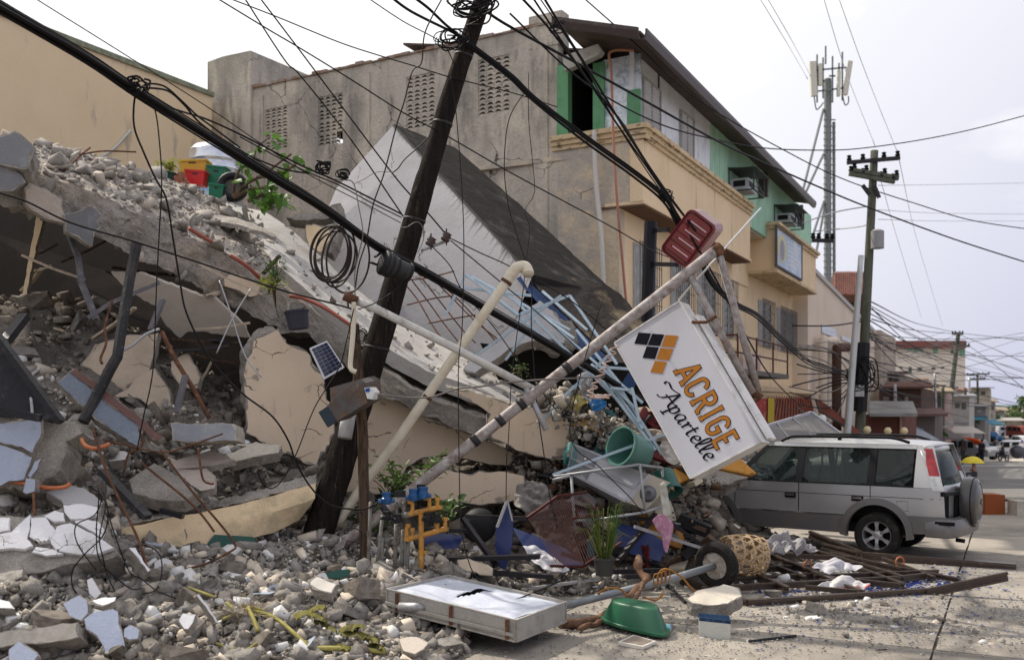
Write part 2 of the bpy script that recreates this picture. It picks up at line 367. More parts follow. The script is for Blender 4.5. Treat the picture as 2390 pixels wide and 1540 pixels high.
PALEC=M('pale_concrete',(.46,.42,.36),[((.34,.31,.27),1.3,.5,.7,.8)],r=.95,grain=.15,gs=20,world=True)
def gz(Y):return 0 if Y<24.5 else(-.04*(Y-24.5)if Y<115 else-3.62)
def strip(name,x0,x1,ys,dz,m,kind='structure',parent=None):
 mb=MB()
 for y in ys:mb.v+=[(x0,y,gz(y)+dz),(x1,y,gz(y)+dz)]
 for i in range(len(ys)-1):mb.f.append([2*i,2*i+1,2*i+3,2*i+2]);mb.m.append(0)
 n=len(ys)
 o=mb.build(name,m,parent,kind=None if parent else kind);md=o.modifiers.new('depth','SOLIDIFY');md.thickness=.05;md.offset=-1;return o
strip('ground',-900,2500,[-300,24.5,115,2200],-.07,GROUND)
road=empty('road',(5,12,0));road['kind']='structure'
j0=G(2196,1465);k=0;PER=V((E1.y,-E1.x,0))
base_me=None
for i in range(-3,5):
 for j in range(-3,6):
  a0=j0+PER*(i*3.7)+E1*(j*4.6-1.0)
  mb=MB();g=.012
  rr=random.Random(i*31+j)
  pts=[a0+PER*g+E1*g,a0+PER*(3.7-g)+E1*g,a0+PER*(3.7-g)+E1*(4.6-g),a0+PER*g+E1*(4.6-g)]
  q=[]
  for a,b in zip(pts,pts[1:]+pts[:1]):
   for t in range(10):p=a.lerp(b,t/10);q.append(p+V((rr.uniform(-1,1),rr.uniform(-1,1),0))*.008)
  if q[0].y>24.5:continue
  mb.prism(q,(0,0,-.14));mb.build('road_slab',ROADC,road)
def sheet(name,pts,z,m,kind='structure',parent=None):
 mb=MB();mb.prism([(x,y,z)for x,y in pts],(0,0,-.05));return mb.build(name,m,parent,kind=None if parent else kind)
strip('street',-30,900,[24.3,24.5,60,115,1500],-.012,ASPH)
sheet('kerb_strip',[(8.6,23.3),(60,23.3),(60,25.6),(9.4,25.6)],.10,PALEC)
pv=empty('plaza_paving',(16,30,0));pv['kind']='structure'
for i in range(12):
 for j in range(7):strip('paving_slab',9.5+i*4.2,9.5+i*4.2+4.19,[26+j*4.9,26+j*4.9+4.885],.012,PAVE,parent=pv)
strip('pavement_strip',22,120,[74,104],.05,PALEC);strip('crossing_patch',60,160,[135,160],.02,PALEC)
SEA=M('sea_blue',(.10,.17,.26),r=.4,grain=.05);HILL=M('far_hill',(.10,.15,.17),[((.16,.21,.22),.01,.4,.6,.8)],r=1,grain=0,world=True)
mb=MB();mb.poly([(-3000,2150,-3.8),(6000,2150,-3.8),(6000,5800,-3.8),(-3000,5800,-3.8)]);mb.build('sea',SEA,kind='structure')
# ================================================================= FACADE COORDINATES
C2=V((2.89,22,0))
def ft(u,o=0):
 k=(u-CX)/FL;return(C2.x+NF.x*o-k*(C2.y+NF.y*o))/(k*E1.y-E1.x)
def fz(u,v,o=0):
 t=ft(u,o);Y=C2.y+E1.y*t+NF.y*o;return CH+(HY-v)/FL*Y
def FP(t,z,o=0):return C2+E1*t+NF*o+V((0,0,z))
def stt(u):
 k=(u-CX)/FL;return(C2.x-k*C2.y)/(-E2.x+E2.y*k)
def stz(u,v):return CH+(HY-v)/FL*(C2.y+E2.y*stt(u))
def SP(t,z,o=0):return C2+E2*t+NS*o+V((0,0,z))
def fbox(mb,t0,t1,z0,z1,o0,o1,mi=0,F=None):
 F=F or FP
 vs=[F(t0,z0,o0),F(t1,z0,o0),F(t1,z0,o1),F(t0,z0,o1),F(t0,z1,o0),F(t1,z1,o0),F(t1,z1,o1),F(t0,z1,o1)]
 return mb.add(vs,[(0,3,2,1),(4,5,6,7),(0,1,5,4),(1,2,6,5),(2,3,7,6),(3,0,4,7)],mi)
def wallholes(mb,t0,t1,z0,z1,o0,o1,holes,F,mi=0):
 ts=sorted({t0,t1,*[h[0]for h in holes],*[h[1]for h in holes]});zs=sorted({z0,z1,*[h[2]for h in holes],*[h[3]for h in holes]})
 for a,b in zip(ts,ts[1:]):
  run=None
  for c,d in zip(zs,zs[1:]):
   inh=any(h[0]<=(a+b)/2<=h[1]and h[2]<=(c+d)/2<=h[3]for h in holes)
   if inh:
    if run:fbox(mb,a,b,run[0],run[1],o0,o1,mi,F);run=None
   else:run=(run[0],d)if run else(c,d)
  if run:fbox(mb,a,b,run[0],run[1],o0,o1,mi,F)
GWALL=M('weathered_grey_plaster_wall',(.54,.49,.42),[((.30,.275,.245),(.9,.9,.35),.42,.60,.85),((.68,.61,.50),(1.4,1.4,.6),.50,.66,.8),((.21,.185,.165),(3.4,3.4,.6),.57,.70,.75),((.24,.13,.09),1.1,.68,.76,.7)],r=.95,bump=((3.2,.06),(11,.03),(45,.01)),grain=.1,gs=25,world=True,crack=((.12,.10,.09),.45,.006))
CWALL=M('old_cream_wall',(.60,.47,.31),[((.52,.38,.24),.8,.4,.65,.8),((.36,.33,.29),(1.6,1.6,.5),.52,.68,.8),((.18,.155,.13),(7,7,.5),.66,.76,.7)],r=.9,bump=((8,.02),(40,.006)),grain=.07,gs=25,world=True)
CWALL2=M('tan_cream_facade',(.82,.64,.43),[((.75,.57,.37),.8,.4,.65,.8),((.26,.21,.16),(6,6,.35),.60,.70,.8)],r=.9,bump=((20,.008),),grain=.06,gs=25,world=True)
SIDEW=M('patchy_side_wall',(.66,.55,.41),[((.44,.40,.36),1.1,.42,.6,.9),((.74,.59,.40),1.9,.55,.7,.8),((.22,.2,.17),(4,4,.7),.64,.76,.7)],r=.95,bump=((4,.05),(15,.02),(50,.006)),grain=.08,gs=25,world=True,crack=((.2,.17,.14),.6,.01))
TRIM=M('cream_moulding',(.64,.49,.31),[((.74,.60,.41),2,.5,.7,.7),((.12,.095,.07),(5,5,14),.54,.64,.85)],r=.9,grain=.1,world=True)
ROOFB=M('dark_brown_gutter_metal',(.055,.036,.032),[((.11,.08,.07),6,.55,.7,.7)],r=.45,grain=.15)
GREENP=M('green_painted_post',(.15,.36,.19),[((.09,.26,.11),3,.5,.7,.8)],r=.6,grain=.08)
MINT=M('mint_green_boards',(.38,.62,.46),[((.28,.50,.37),(3,3,.5),.45,.65,.8),((.48,.70,.53),1.5,.5,.7,.7)],r=.7,grain=.06,world=True)
TARPS=M('silver_tarp',(.82,.88,.95),[((.34,.40,.48),(2,2,4),.52,.66,.7),((.80,.84,.88),3,.55,.7,.8)],r=.22,metal=.55,bump=((2.2,.12),(6,.03)),grain=.03,world=True)
TARPW=M('white_plastic_sheeting',(.80,.82,.86),[((.50,.53,.58),(3,3,1),.5,.7,.8),((.16,.17,.19),(2.5,2.5,1.2),.66,.74,.8)],r=.4,bump=((2.5,.06),),grain=.03,world=True)
SHADEBLK=M('dark_interior',(.012,.011,.010),r=1,grain=0)  # near-black colour painted in for the shade of unlit interiors
FRAMEG=M('grey_window_frame',(.42,.41,.39),[((.28,.26,.24),4,.5,.7,.8)],r=.6,grain=.1)
GLASSD=M('dusty_louvre_glass',(.36,.385,.41),[((.50,.52,.53),5,.5,.7,.8)],r=.15,grain=.05,spec=.7)
GRILL=M('window_grille_iron',(.16,.14,.13),r=.6,grain=.1)
yb=empty('yellow_building',P(0,945,22)*1.0,'plain yellow cream building behind the left end of the ruins','building')
yo=P(0,30,22);yo.z=0
def YP(t,z,o=0):return yo+E1*t+NF*o+V((0,0,z))
yz0,yz1=10.9,10.95
mb=MB();fbox(mb,-6,6.5,0,10.85,-8,0,0,YP);mb.build('wall',YELL,yb)
mb=MB();fbox(mb,-6,6.55,10.85,10.98,-8.05,.06,0,YP);mb.build('parapet_cap',M('mossy_cap',(.33,.34,.24),[((.2,.22,.15),5,.4,.6,.9)],r=.9),yb)
mb=MB()
mb.tube(cat([YP(-1.8,8.2,.05),YP(-.3,7.75,.06),YP(1.4,7.7,.06),YP(2.8,8.4,.06),YP(3.6,9.2,.05)],8),.035,6)
mb.build('hose',M('pale_hose',(.6,.6,.55),grain=0),yb,smooth=True)
mb=MB();a=P(452,190,29.5);fbox(mb,6.5,10,0,a.z,-4,-2.2,0,YP);mb.build('rear_wall',GWALL,yb)
gb=empty('corner_building',C2,'cream and grey corner building with breeze-block vents and a green top storey','building')
TG=stt(495);ZT=stz(1305,42)
vents=[(618,671,244,351,4),(743,800,214,339,4),(948,1015,165,300,4),(1116,1190,124,267,4)]
holes=[];blocks=[]
for u0,u1,v0,v1,nr in vents:
 ta,tb=stt(u1),stt(u0);um=(u0+u1)/2;z1=stz(u1,v0+2);z0=stz(um,(v1+v1)/2)
 holes.append((ta,tb,z0,z1));blocks.append((ta,tb,z0,z1,nr))
mb=MB();wallholes(mb,2.12,stt(592),0,ZT-.1,-.28,0,holes,SP)
for uu in(603,850,1262):
 t=stt(uu);fbox(mb,t-.2,t+.2,0,ZT-.35,-.02,.035,0,SP)
mb.build('grey_wall',GWALL,gb)
mb=MB();fbox(mb,2.3,stt(600),0,ZT-.8,-6,-5.5,0,SP);fbox(mb,2.3,stt(600),ZT-.7,ZT-.5,-5.5,-.28,0,SP);mb.build('inner_room',SHADEBLK,gb)
mb=MB();ts=np.linspace(2.12,stt(590),40)
for a,b in zip(ts,ts[1:]):
 h=.06+.02*math.sin(a*5)+.015*math.sin(a*17);fbox(mb,a,b,ZT-.1,ZT-.1+h,-.32,.05+.02*math.sin(a*9),0,SP)
mb.build('wall_coping',M('rusty_coping',(.30,.20,.15),[((.33,.29,.25),3,.45,.6,.9),((.12,.09,.07),7,.55,.7,.8)],r=.95,bump=((12,.02),),world=True),gb)
mb=MB();ta,tb=stt(1312),stt(1235);fbox(mb,ta,tb,ZT-.6,stz(1312,24),-.35,.02,0,SP);mb.build('parapet_block',GWALL,gb)
mb=MB();ta,tb=stt(592),stt(492);zt=stz(492,148);zt2=stz(590,122)
vs=[SP(ta,0,.12),SP(tb,0,.12),SP(tb,zt,.12),SP(tb-.6,zt+.05,.12),SP(ta,zt2,.12)]
mb.prism(vs,-NS*3.4);mb.build('stair_tower',GWALL,gb)
mb=MB();fbox(mb,stt(585),stt(520),zt2-.3,zt2-.12,-1.2,-.2,0,SP);mb.build('tower_hatch',DSTEEL,gb)
def breeze(w_,h_):
 mb=MB();n=10;d=.14
 for i in range(n):
  x0,x1=-w_/2+w_*i/n,-w_/2+w_*(i+1)/n;xm=(x0+x1)/2;q=xm/(w_*.40)
  cuts=[]
  if abs(q)<1:
   ar=math.sqrt(1-q*q)
   for kk in range(3):
    zb=-h_/2+h_*(.10+.295*kk);cuts.append((zb+ar*h_*.07,zb+ar*h_*.235))
  z=-h_/2
  for c0,c1 in cuts+[(h_/2,None)]:
   mb.add([(x0,-d/2,z),(x1,-d/2,z),(x1,-d/2,c0),(x0,-d/2,c0),(x0,d/2,z),(x1,d/2,z),(x1,d/2,c0),(x0,d/2,c0)],[(0,1,2,3),(7,6,5,4),(0,4,5,1),(3,2,6,7)])
   z=c1
 return mb
for bi,(ta,tb,z0,z1,nr)in enumerate(blocks):
 w_=(tb-ta)/4;h_=(z1-z0)/nr;me=None
 for i in range(4):
  for j in range(nr):
   if bi==1 and i==0 and j==0:continue
   c=SP(ta+w_*(i+.5),z0+h_*(j+.5),-.09)
   if me is None:
    o=breeze(w_-.006,h_-.006).build('breeze_block',GWALL,fix=False);me=o.data
   else:o=bpy.data.objects.new('breeze_block',me);COL.objects.link(o)
   o.parent=gb;o.location=c-V(gb.location);o.rotation_euler=(0,0,math.atan2(-E2.y,-E2.x))
ZL=8.45;ZB=6.72
mb=MB();fbox(mb,.03,2.12,ZB,ZL-.32,-.3,0,0,SP);fbox(mb,.57,2.12,0,ZB,-.3,0,0,SP);mb.build('side_wall',SIDEW,gb)
mb=MB();fbox(mb,0,10,ZB,ZL-.32,-.3,0);fbox(mb,0.0,10,ZB-.02,ZB+.05,-.9,.04);mb.build('parapet_wall',CWALL2,gb)
mb=MB();fbox(mb,0,10,ZB-.06,ZB-.02,-1.0,.0);mb.build('parapet_soffit',M('brown_soffit',(.16,.10,.07),r=.9,grain=.1),gb)
ROOM=[(1477,1528,4.2,6.02),(1564,1607,4.35,6.05),(1626,1667,4.35,6.05),(1685,1709,4.35,6.05)]
hl=[(ft(a,-.57),ft(b,-.57),c,d)for a,b,c,d in ROOM]
mb=MB();wallholes(mb,0.3,10.6,0,ZB,-.82,-.57,hl,FP);mb.build('front_wall',CWALL2,gb)
mb=MB();fbox(mb,.6,30,0,8,-5,-4.6);fbox(mb,.4,10.5,3.3,3.5,-4.6,-.85);mb.build('room_back',SHADEBLK,gb)
for zc in(3.55,3.75,3.95):
 mb=MB();fbox(mb,.3,10.6,zc,zc+.1,-.57,-.5+.0*zc);mb.build('sill_band',TRIM,gb)
mb=MB()
for kk,(z0,z1,o1)in enumerate(((ZL-.32,ZL-.22,.05),(ZL-.22,ZL-.11,.10),(ZL-.11,ZL,.16))):
 fbox(mb,-o1*.9,10,z0,z1-.004,-.35,o1,0);fbox(mb,-.1,2.25,z0,z1-.004,-.2,o1,0,SP)
mb.build('cornice',TRIM,gb)
mb=MB();mb.prism([FP(.1,ZL-.45,-.3),FP(21,ZL-.45,-.3),FP(21,ZL-.45,-7),FP(.1,ZL-.45,-6)],(0,0,-.1));mb.build('terrace_deck',SIDEW,gb)
JAL=M('pale_jalousie_slat',(.50,.50,.52),[((.36,.36,.38),9,.5,.7,.8)],r=.5,grain=.05)
def window(par,t0,t1,z0,z1,o,cols=2,rows=7,grill=True,F=FP,lou=True):
 w=MB();fw=.05
 fbox(w,t0,t0+fw,z0,z1,o-.12,o-.04,0,F);fbox(w,t1-fw,t1,z0,z1,o-.12,o-.04,0,F)
 fbox(w,t0+fw,t1-fw,z1-fw,z1,o-.12,o-.04,0,F);fbox(w,t0+fw,t1-fw,z0,z0+fw,o-.12,o-.04,0,F)
 for c in range(1,cols):t=t0+(t1-t0)*c/cols;fbox(w,t-.02,t+.02,z0+fw,z1-fw,o-.11,o-.05,0,F)
 fr=w.build('window',FRAMEG,par)
 cw=(t1-t0-2*fw)/cols
 for c in range(cols):
  a=t0+fw+cw*c+.03;b=a+cw-.06
  if lou:
   g=MB()
   for r in range(rows):
    z=z0+fw+(z1-z0-2*fw)*(r+.5)/rows;h=(z1-z0)/rows*(.52 if rows<10 else.60)
    g.add([F(a,z-h,o-.13),F(b,z-h,o-.13),F(b,z+h,o-.06),F(a,z+h,o-.06),F(a,z-h,o-.12),F(b,z-h,o-.12),F(b,z+h,o-.05),F(a,z+h,o-.05)],[(0,1,2,3),(7,6,5,4),(0,4,5,1),(3,2,6,7),(0,3,7,4),(1,5,6,2)])
   p_=g.build('louvre_pane',GLASSD if rows<10 else JAL,fr)
  else:
   g=MB();fbox(g,a,b,z0+fw,z1-fw,o-.09,o-.085,0,F);p_=g.build('pane',GLASSD,fr)
  p_.location=V(fr.location)*0-V(par.location)
 if grill:
  g=MB();nb=max(3,int((t1-t0)/.16))
  for i in range(nb+1):t=t0+(t1-t0)*i/nb;g.tube([F(t,z0-.1,o+.10),F(t,z1+.05,o+.10)],.011,4)
  for i in range(5):z=z0+(z1-z0)*i/4;g.tube([F(t0-.03,z,o+.10),F(t1+.03,z,o+.10)],.012,4)
  g.build('grille',GRILL,par)
 return fr
for a,b,c,d in hl:window(gb,a,b,c,d,-.49)
OT=-.22;tE=ft(1893,OT);tM=ft(1657,OT)
W3=[(ft(1496,OT),ft(1537,OT),ZL+.02,fz(1496,168,OT)),(ft(1585,OT),ft(1615,OT),ZL+.02,fz(1585,250,OT))]
W3=[(a,b,c,9.70)for a,b,c,d in W3]
ZE=9.95
mb=MB();wallholes(mb,.02,tM,ZL-.3,ZE+.2,OT-.1,OT,W3,FP);mb.build('sheeted_wall',TARPW,gb)
for a,b,c,d in W3:window(gb,a,b,c+.04,d,OT+.12,2,13,False)
mint_holes=[]
nbd=62;tw=(tE-tM)/nbd;bme=None
for i in range(nbd):
 mb=MB();z0=7.95
 fbox(mb,-tw/2+.012,tw/2-.012,z0,ZE+.15,OT-.06,OT+(.012 if i%2 else 0),0,lambda t,z,o:E1*t+NF*o+V((0,0,z)))
 if bme is None or i==13 or i%2==1 and False:o=mb.build('wall_board',MINT);bme=o.data
 else:o=bpy.data.objects.new('wall_board',bme);COL.objects.link(o)
 o.parent=gb;o.location=FP(tM+tw*(i+.5),0)-V(gb.location)
zt_=lambda u,v:stz(u,v)
mb=MB();fbox(mb,.08,stt(1405),ZL-.1,10.05,-.12,-.06,0,SP);mb.build('corner_tarp',TARPS,gb)
mb=MB();fbox(mb,.9,1.9,ZL-.1,10.6,-1.8,-1.7,0,SP);fbox(mb,.3,.9,ZL,10.3,-1.75,-1.7,0,SP);fbox(mb,1.85,1.95,ZL,10.5,-1.75,-.35,0,SP);mb.build('dark_opening',SHADEBLK,gb)  # black panels painted in as shade behind the open gable side
for ua,ub,zz in((1300,1326,10.1),(1384,1410,10.0)):
 mb=MB();fbox(mb,stt(ub),stt(ua),ZL-.05,zz,-.2,.01,0,SP);mb.build('green_post',GREENP,gb)
mb=MB();fbox(mb,.06,.38,ZL-.04,9.25,-.06,.005,0,SP);mb.build('green_post',GREENP,gb)
mb=MB();a=P(1312,132,22.6);b=P(1395,103,21.9);c=P(1397,128,21.9);d=P(1318,165,22.6)
mb.prism([a,b,P(1404,118,21.9),c,d],(.1,.25,.02));mb.build('loose_ceiling_board',M('off_white_board',(.5,.48,.44),[((.3,.28,.25),3,.5,.7,.8)],r=.8),gb)
eo=.46;ez=9.90
Ea,Eb=FP(-1.45,ez,eo),FP(ft(1897,eo),ez,eo)
up=lambda p,L_,h:p-NF*L_+V((0,0,h))
ROOFM=M('corrugated_roof_underside',(.10,.075,.065),[((.05,.04,.035),5,.5,.7,.8)],r=.7,grain=.1)
mb=MB();mb.prism([Ea,Eb,up(Eb,7,1.5),up(FP(.4,ez,eo),7,1.5),up(FP(.4,ez,eo),2.0,.55),up(Ea,1.9,.55)],(0,0,.05));mb.build('roof',ROOFM,gb)
prof=[(0,-.16),(.10,-.16),(.14,-.02),(.14,.06),(.10,.06),(.10,-.02),(.07,-.12),(0,-.12)]
mb=MB();mb.prism([Ea+NF*x+V((0,0,z+.02))for x,z in prof],Eb-Ea)
mb.prism([Ea+E1*(-x)+V((0,0,z+.02))for x,z in prof],up(Ea,1.95,.57)-Ea)
for t in(ft(1786,0),ft(1868,0)):fbox(mb,t-.09,t+.09,9.1,9.9,-.22,.1)
mb.build('gutter',ROOFB,gb)
T2=ft(1811,.1);T3=ft(1904,.1);TB=10.6
mb=MB();fbox(mb,T2,T3,6.85,ZL-.22,-1,.1);fbox(mb,TB-1,T2,6.3,ZL-.3,-.95,-.85);mb.build('upper_box',CWALL2,gb)
mb=MB();fbox(mb,T2-.1,T3+.1,ZL-.22,ZL-.1,-1.05,.17);fbox(mb,T2-.2,T3+.2,ZL-.1,ZL,-1.1,.25);fbox(mb,T2-.05,T3+.05,6.75,6.85,-1,.16);mb.build('box_cornice',TRIM,gb)
h2=[(ft(1769,-.9),ft(1798,-.9),4.4,6.05),(ft(1812,-.9),ft(1850,-.9),4.4,6.05)]
mb=MB();wallholes(mb,TB,ft(1905,-.9),0,6.8,-1.15,-.9,h2,FP);mb.build('front_wall',CWALL2,gb)
for a,b,c,d in h2:window(gb,a,b,c,d,-.82)
t=ft(1860,-.9)
mb=MB()
for i in range(6):z=4.3+i*.33;mb.tube([FP(t,z,-.7),FP(t+2.6,z,-.7)],.015,4)
for i in range(5):mb.tube([FP(t+.65*i,4.3,-.7),FP(t+.65*i,5.95,-.7)],.015,4)
mb.build('grille',GRILL,gb)
bb=empty('billboard',FP(ft(1840,.13),7.0,.13),'faded pale blue billboard on the upper box of the cream building','billboard')
PRINT=M('faded_blue_print',(.42,.52,.66),[((.62,.67,.74),1.2,.45,.6,.9)],r=.5,grain=.04)
a,b=ft(1812,.14),ft(1870,.14);mb=MB();fbox(mb,a,b,7.0,8.25,.105,.15);mb.build('print_panel',PRINT,bb)
mb=MB();fbox(mb,a-.06,b+.06,6.93,7.0,.1,.18);fbox(mb,a-.06,b+.06,8.25,8.32,.1,.18);fbox(mb,a-.06,a,7,8.25,.1,.18);fbox(mb,b,b+.06,7,8.25,.1,.18);mb.build('frame',M('dark_sign_frame',(.12,.12,.13)),bb)
mb=MB();c=(a*.8+b*.2);ring=[FP(c+.75*math.cos(q),7.65+.48*math.sin(q),.156)for q in np.linspace(0,2*math.pi,24,endpoint=False)];mb.poly(ring);mb.build('oval_print',M('yellowish_oval',(.66,.62,.40)),bb)
mb=MB();ring=[FP(c+.40*math.cos(q),7.6+.36*math.sin(q),.161)for q in np.linspace(0,2*math.pi,24,endpoint=False)];mb.poly(ring);mb.build('inner_print',M('grey_violet_print',(.35,.35,.42)),bb)
mb=MB()
for i in range(6):
 z=8.05-i*.16;l=(b-a)*(.52-.05*(i%3));s=a+(b-a)*.42
 for q in range(int(l/.28)):fbox(mb,s+q*.28,s+q*.28+.2,z-.035,z+.03,.15,.157)
mb.build('white_lettering',M('white_print',(.8,.82,.86)),bb)
ACW=M('aircon_casing',(.55,.57,.60),[((.35,.36,.38),3,.5,.7,.8)],r=.5,grain=.05);CAGE=M('dark_cage_iron',(.05,.06,.06),r=.6)
def ac(u0,u1,v0,v1,label):
 t0,t1=ft(u0,OT),ft(u1,OT+.7);z1,z0=fz(u0,v0,OT),fz(u0,v1-8,OT)
 t0,t1=min(t0,t1),max(t0,t1);t1=t0+min(1.5,t1-t0)
 r=empty('air_conditioner',FP((t0+t1)/2,z0,OT),label,'air conditioner','window air conditioners on the mint wall')
 m=MB();fbox(m,t0+.2,t1-.15,z0+.08,z1-.25,OT+.01,OT+.55);m.build('casing',ACW,r)
 m=MB();
 for i in range(5):z=z0+.16+i*(z1-z0-.5)/5;fbox(m,t0+.27,t1-.45,z,z+.045,OT+.55,OT+.565)
 for i in range(4):z=z0+.16+i*(z1-z0-.5)/4;fbox(m,t0+.185,t0+.2,z,z+.07,OT+.1,OT+.45)
 m.build('vent_slats',DSTEEL,r)
 m=MB();o1=OT+.75
 for t in(t0,t1):
  for o in(OT+.02,o1):m.beam(FP(t,z0,o),FP(t,z1,o),.035,.035)
  m.beam(FP(t,z0,OT),FP(t,z0,o1),.035,.035);m.beam(FP(t,z1,OT),FP(t,z1,o1),.035,.035)
 for z in(z0,z1):m.beam(FP(t0,z,o1),FP(t1,z,o1),.04,.04)
 m.beam(FP(t0,z1-.2,o1),FP(t1,z0,o1),.03,.03);m.beam(FP(t0,z0+.12,o1),FP(t1,z0+.12,o1),.02,.02)
 m.build('cage',CAGE,r)
 m=MB();m.prism([FP(t0-.1,z1+.02,OT),FP(t1+.1,z1+.02,OT),FP(t1+.15,z1-.06,o1+.12),FP(t0-.15,z1-.06,o1+.12)],(0,0,.02));m.build('cover',CAGE,r)
ac(1700,1780,396,455,'larger grilled air conditioner higher on the mint green wall')
ac(1806,1875,481,531,'smaller grilled air conditioner lower on the mint green wall')
bl=MB();a,b=ft(1722,.3),ft(1838,.3)
fbox(bl,a,b,3.15,3.3,-.9,.35);bl.build('balcony_slab',M('stained_concrete',(.2,.18,.16),r=.9),gb)
m=MB()
for z in(3.75,4.25):m.tube([FP(a,z,.3),FP(b,z,.3)],.028,6);m.tube([FP(a,z,-.9),FP(a,z,.3)],.028,6)
for i in range(4):t=a+(b-a)*i/3;m.tube([FP(t,3.3,.3),FP(t,4.3,.3)],.03,6)
m.build('balcony_rail',M('maroon_rail_paint',(.11,.04,.035),r=.6),gb)
m=MB();fbox(m,.5,22,2.7,2.85,-.57,.1);m.build('ground_floor_ledge',CWALL2,gb)
PINK=M('pink_poster_print',(.62,.45,.40),[((.75,.7,.6),3,.5,.6,.9)],r=.7)
m=MB();fbox(m,ft(1735,-.5),ft(1775,-.5),3.35,4.0,-.56,-.5);m.build('poster',PINK,gb)
TILE=M('terracotta_tile',(.30,.10,.065),[((.19,.06,.045),3,.45,.65,.8),((.38,.17,.12),6,.58,.72,.7)],r=.8,grain=.12,rnd=.2)
aw=empty('tiled_awning',P(1830,985,30),'terracotta tiled awning over the shop beside the cream building','awning')
A0,A1,A2,A3=P(1790,932,33),P(1893,930,38),P(1905,985,36),P(1772,990,31)
m=MB();m.prism([A0,A1,A2,A3],(0,0,-.08));m.build('awning_deck',M('awning_deck_wood',(.10,.06,.05)),aw)
tm=None
for i in range(18):
 for j in range(6):
  s0,s1,q0,q1=i/18,(i+1)/18,j/6,(j+1.12)/6
  f=lambda s,q:A0.lerp(A1,s).lerp(A3.lerp(A2,s),q)
  a,b,c,d=f(s0,q0),f(s1,q0),f(s1,q1),f(s0,q1);up_=V((0,0,.05))
  m=MB();mid0=(a+b)/2+V((0,0,.13));mid1=(c+d)/2+V((0,0,.17));lo=V((0,0,.01));l2=V((0,0,.05))
  m.add([a+lo,mid0,b+lo,c+l2,mid1,d+l2],[(0,1,4,5),(1,2,3,4),(0,5,3,2),(3,5,4),(0,2,1)]);m.build('roof_tile',TILE,aw)
rp=empty('shop_panel',P(1775,980,30),'red and yellow shop panel beside the tiled awning','sign')
m=MB();m.prism([P(1757,930,30),P(1792,930,31),P(1791,985,31),P(1756,986,30)],(.05,.1,0));m.build('red_board',M('faded_red_print',(.38,.07,.06),[((.5,.25,.2),4,.55,.65,.7)]),rp)
m=MB();m.prism([P(1793,929,30.9),P(1806,929,31.2),P(1805,984,31.2),P(1792,985,30.9)],(.05,.1,0));m.build('yellow_board',M('yellow_print',(.55,.42,.06)),rp)
PVC=M('cream_pvc',(.62,.56,.44),[((.45,.38,.27),(3,3,3),.5,.7,.8),((.70,.66,.57),9,.5,.7,.6)],r=.55,grain=.08,gs=90)
def pipe(name,label,pts,r,m,cat_='pipe',n=10,grp=None,sm=6):
 b=MB();b.tube(cat(pts,sm)if sm else pts,r,n);return solo(b,name,m,label,cat_,grp,smooth=True)
pipe('conduit_pipe','thin white vertical conduit on the side of the cream building',[P(1387,306,22.3),P(1391,420,22.3),P(1404,560,22.2),P(1409,700,22.2)],.055,M('white_conduit',(.62,.60,.56)))
pipe('conduit_pipe','thin salmon-coloured pipe hanging down the corner of the cream building',[P(1487-8,118,21.8),P(1425,122,21.8),P(1427,170,21.8),P(1432,330,21.6),P(1439,450,21.5),P(1452,600,21.7),P(1463,720,21.8)],.03,M('salmon_pipe',(.42,.20,.14)),sm=8)
# ================================================================= beige building and street row
BEI=M('beige_far_wall',(.74,.63,.52),[((.66,.55,.44),.4,.4,.65,.8),((.40,.32,.26),(2,2,.3),.62,.74,.7)],r=.9,grain=.05,world=True)
nb_=empty('beige_building',FP(24,0),'beige building with sloping parapet and wall pipes beyond the cream building','building')
ta,tb=ft(1903),ft(2053);m=MB()
m.prism([FP(ta,0,-.3),FP(tb,0,-.3),FP(tb,fz(2053,779),-.3),FP(ta,fz(1903,622),-.3)],-NF*8);m.build('wall',BEI,nb_)
m=MB();m.prism([FP(ta,fz(1903,622),-.2),FP(tb,fz(2053,779),-.2),FP(tb,fz(2053,771),-.2),FP(ta,fz(1903,612),-.2)],-NF*.5);m.build('parapet_cap',M('pale_cap',(.5,.48,.46)),nb_)
for lab,pts,r,mm in(('cream',[(1921,1000),(1921,810),(1928,797),(1950,795)],.19,BEI),('brown',[(1953,1005),(1953,830),(1958,812),(1979,811)],.22,M('brown_duct',(.10,.055,.04)))):
 m=MB();m.tube(cat([FP(ft(u,.1),fz(u,v,.1),.1)for u,v in pts],6),r,8);m.build('wall_pipe',mm,nb_,smooth=True)
for u0,u1,v0,v1 in((1916,1950,756,784),(1962,1985,783,800)):
 t0,t1=ft(u0,-.3),ft(u1,-.3);z1,z0=fz(u0,v0,-.3),fz(u0,v1-8,-.3)
 m=MB();fbox(m,t0,t1,z0,z1,-.3,-.25);m.build('high_window',GLASSD,nb_)
tr=empty('tile_roofed_house',P(1975,690,60),'house with brown tiled roof behind the beige building','house')
m=MB();a,b,c,d=P(1946,637,60),P(2030,637,64),P(2030,690,58),P(1946,690,56);m.prism([a,b,c,d],(0,.6,-.3));m.build('roof_deck',M('dark_deck',(.09,.05,.04)),tr)
for i in range(20):
 f=lambda s,q:a.lerp(b,s).lerp(d.lerp(c,s),q);m=MB();m.tube([f((i+.5)/20,0)+V((0,-.05,.05)),f((i+.5)/20,1)+V((0,-.05,.05))],.055,5);m.build('tile_row',M('brown_tile',(.20,.09,.07),[((.12,.06,.05),2,.45,.6,.9)])if i==0 else bpy.data.materials['brown_tile'],tr)
m=MB();m.prism([P(1930,690,59),P(2030,690,61),P(2030,800,61),P(1930,800,59)],(0,5,0));m.build('wall',M('dark_brown_house_wall',(.09,.06,.05)),tr)
ho=empty('hotel',P(2150,1000,150),'long cream four-storey hotel with a brown roof band in the distance','building')
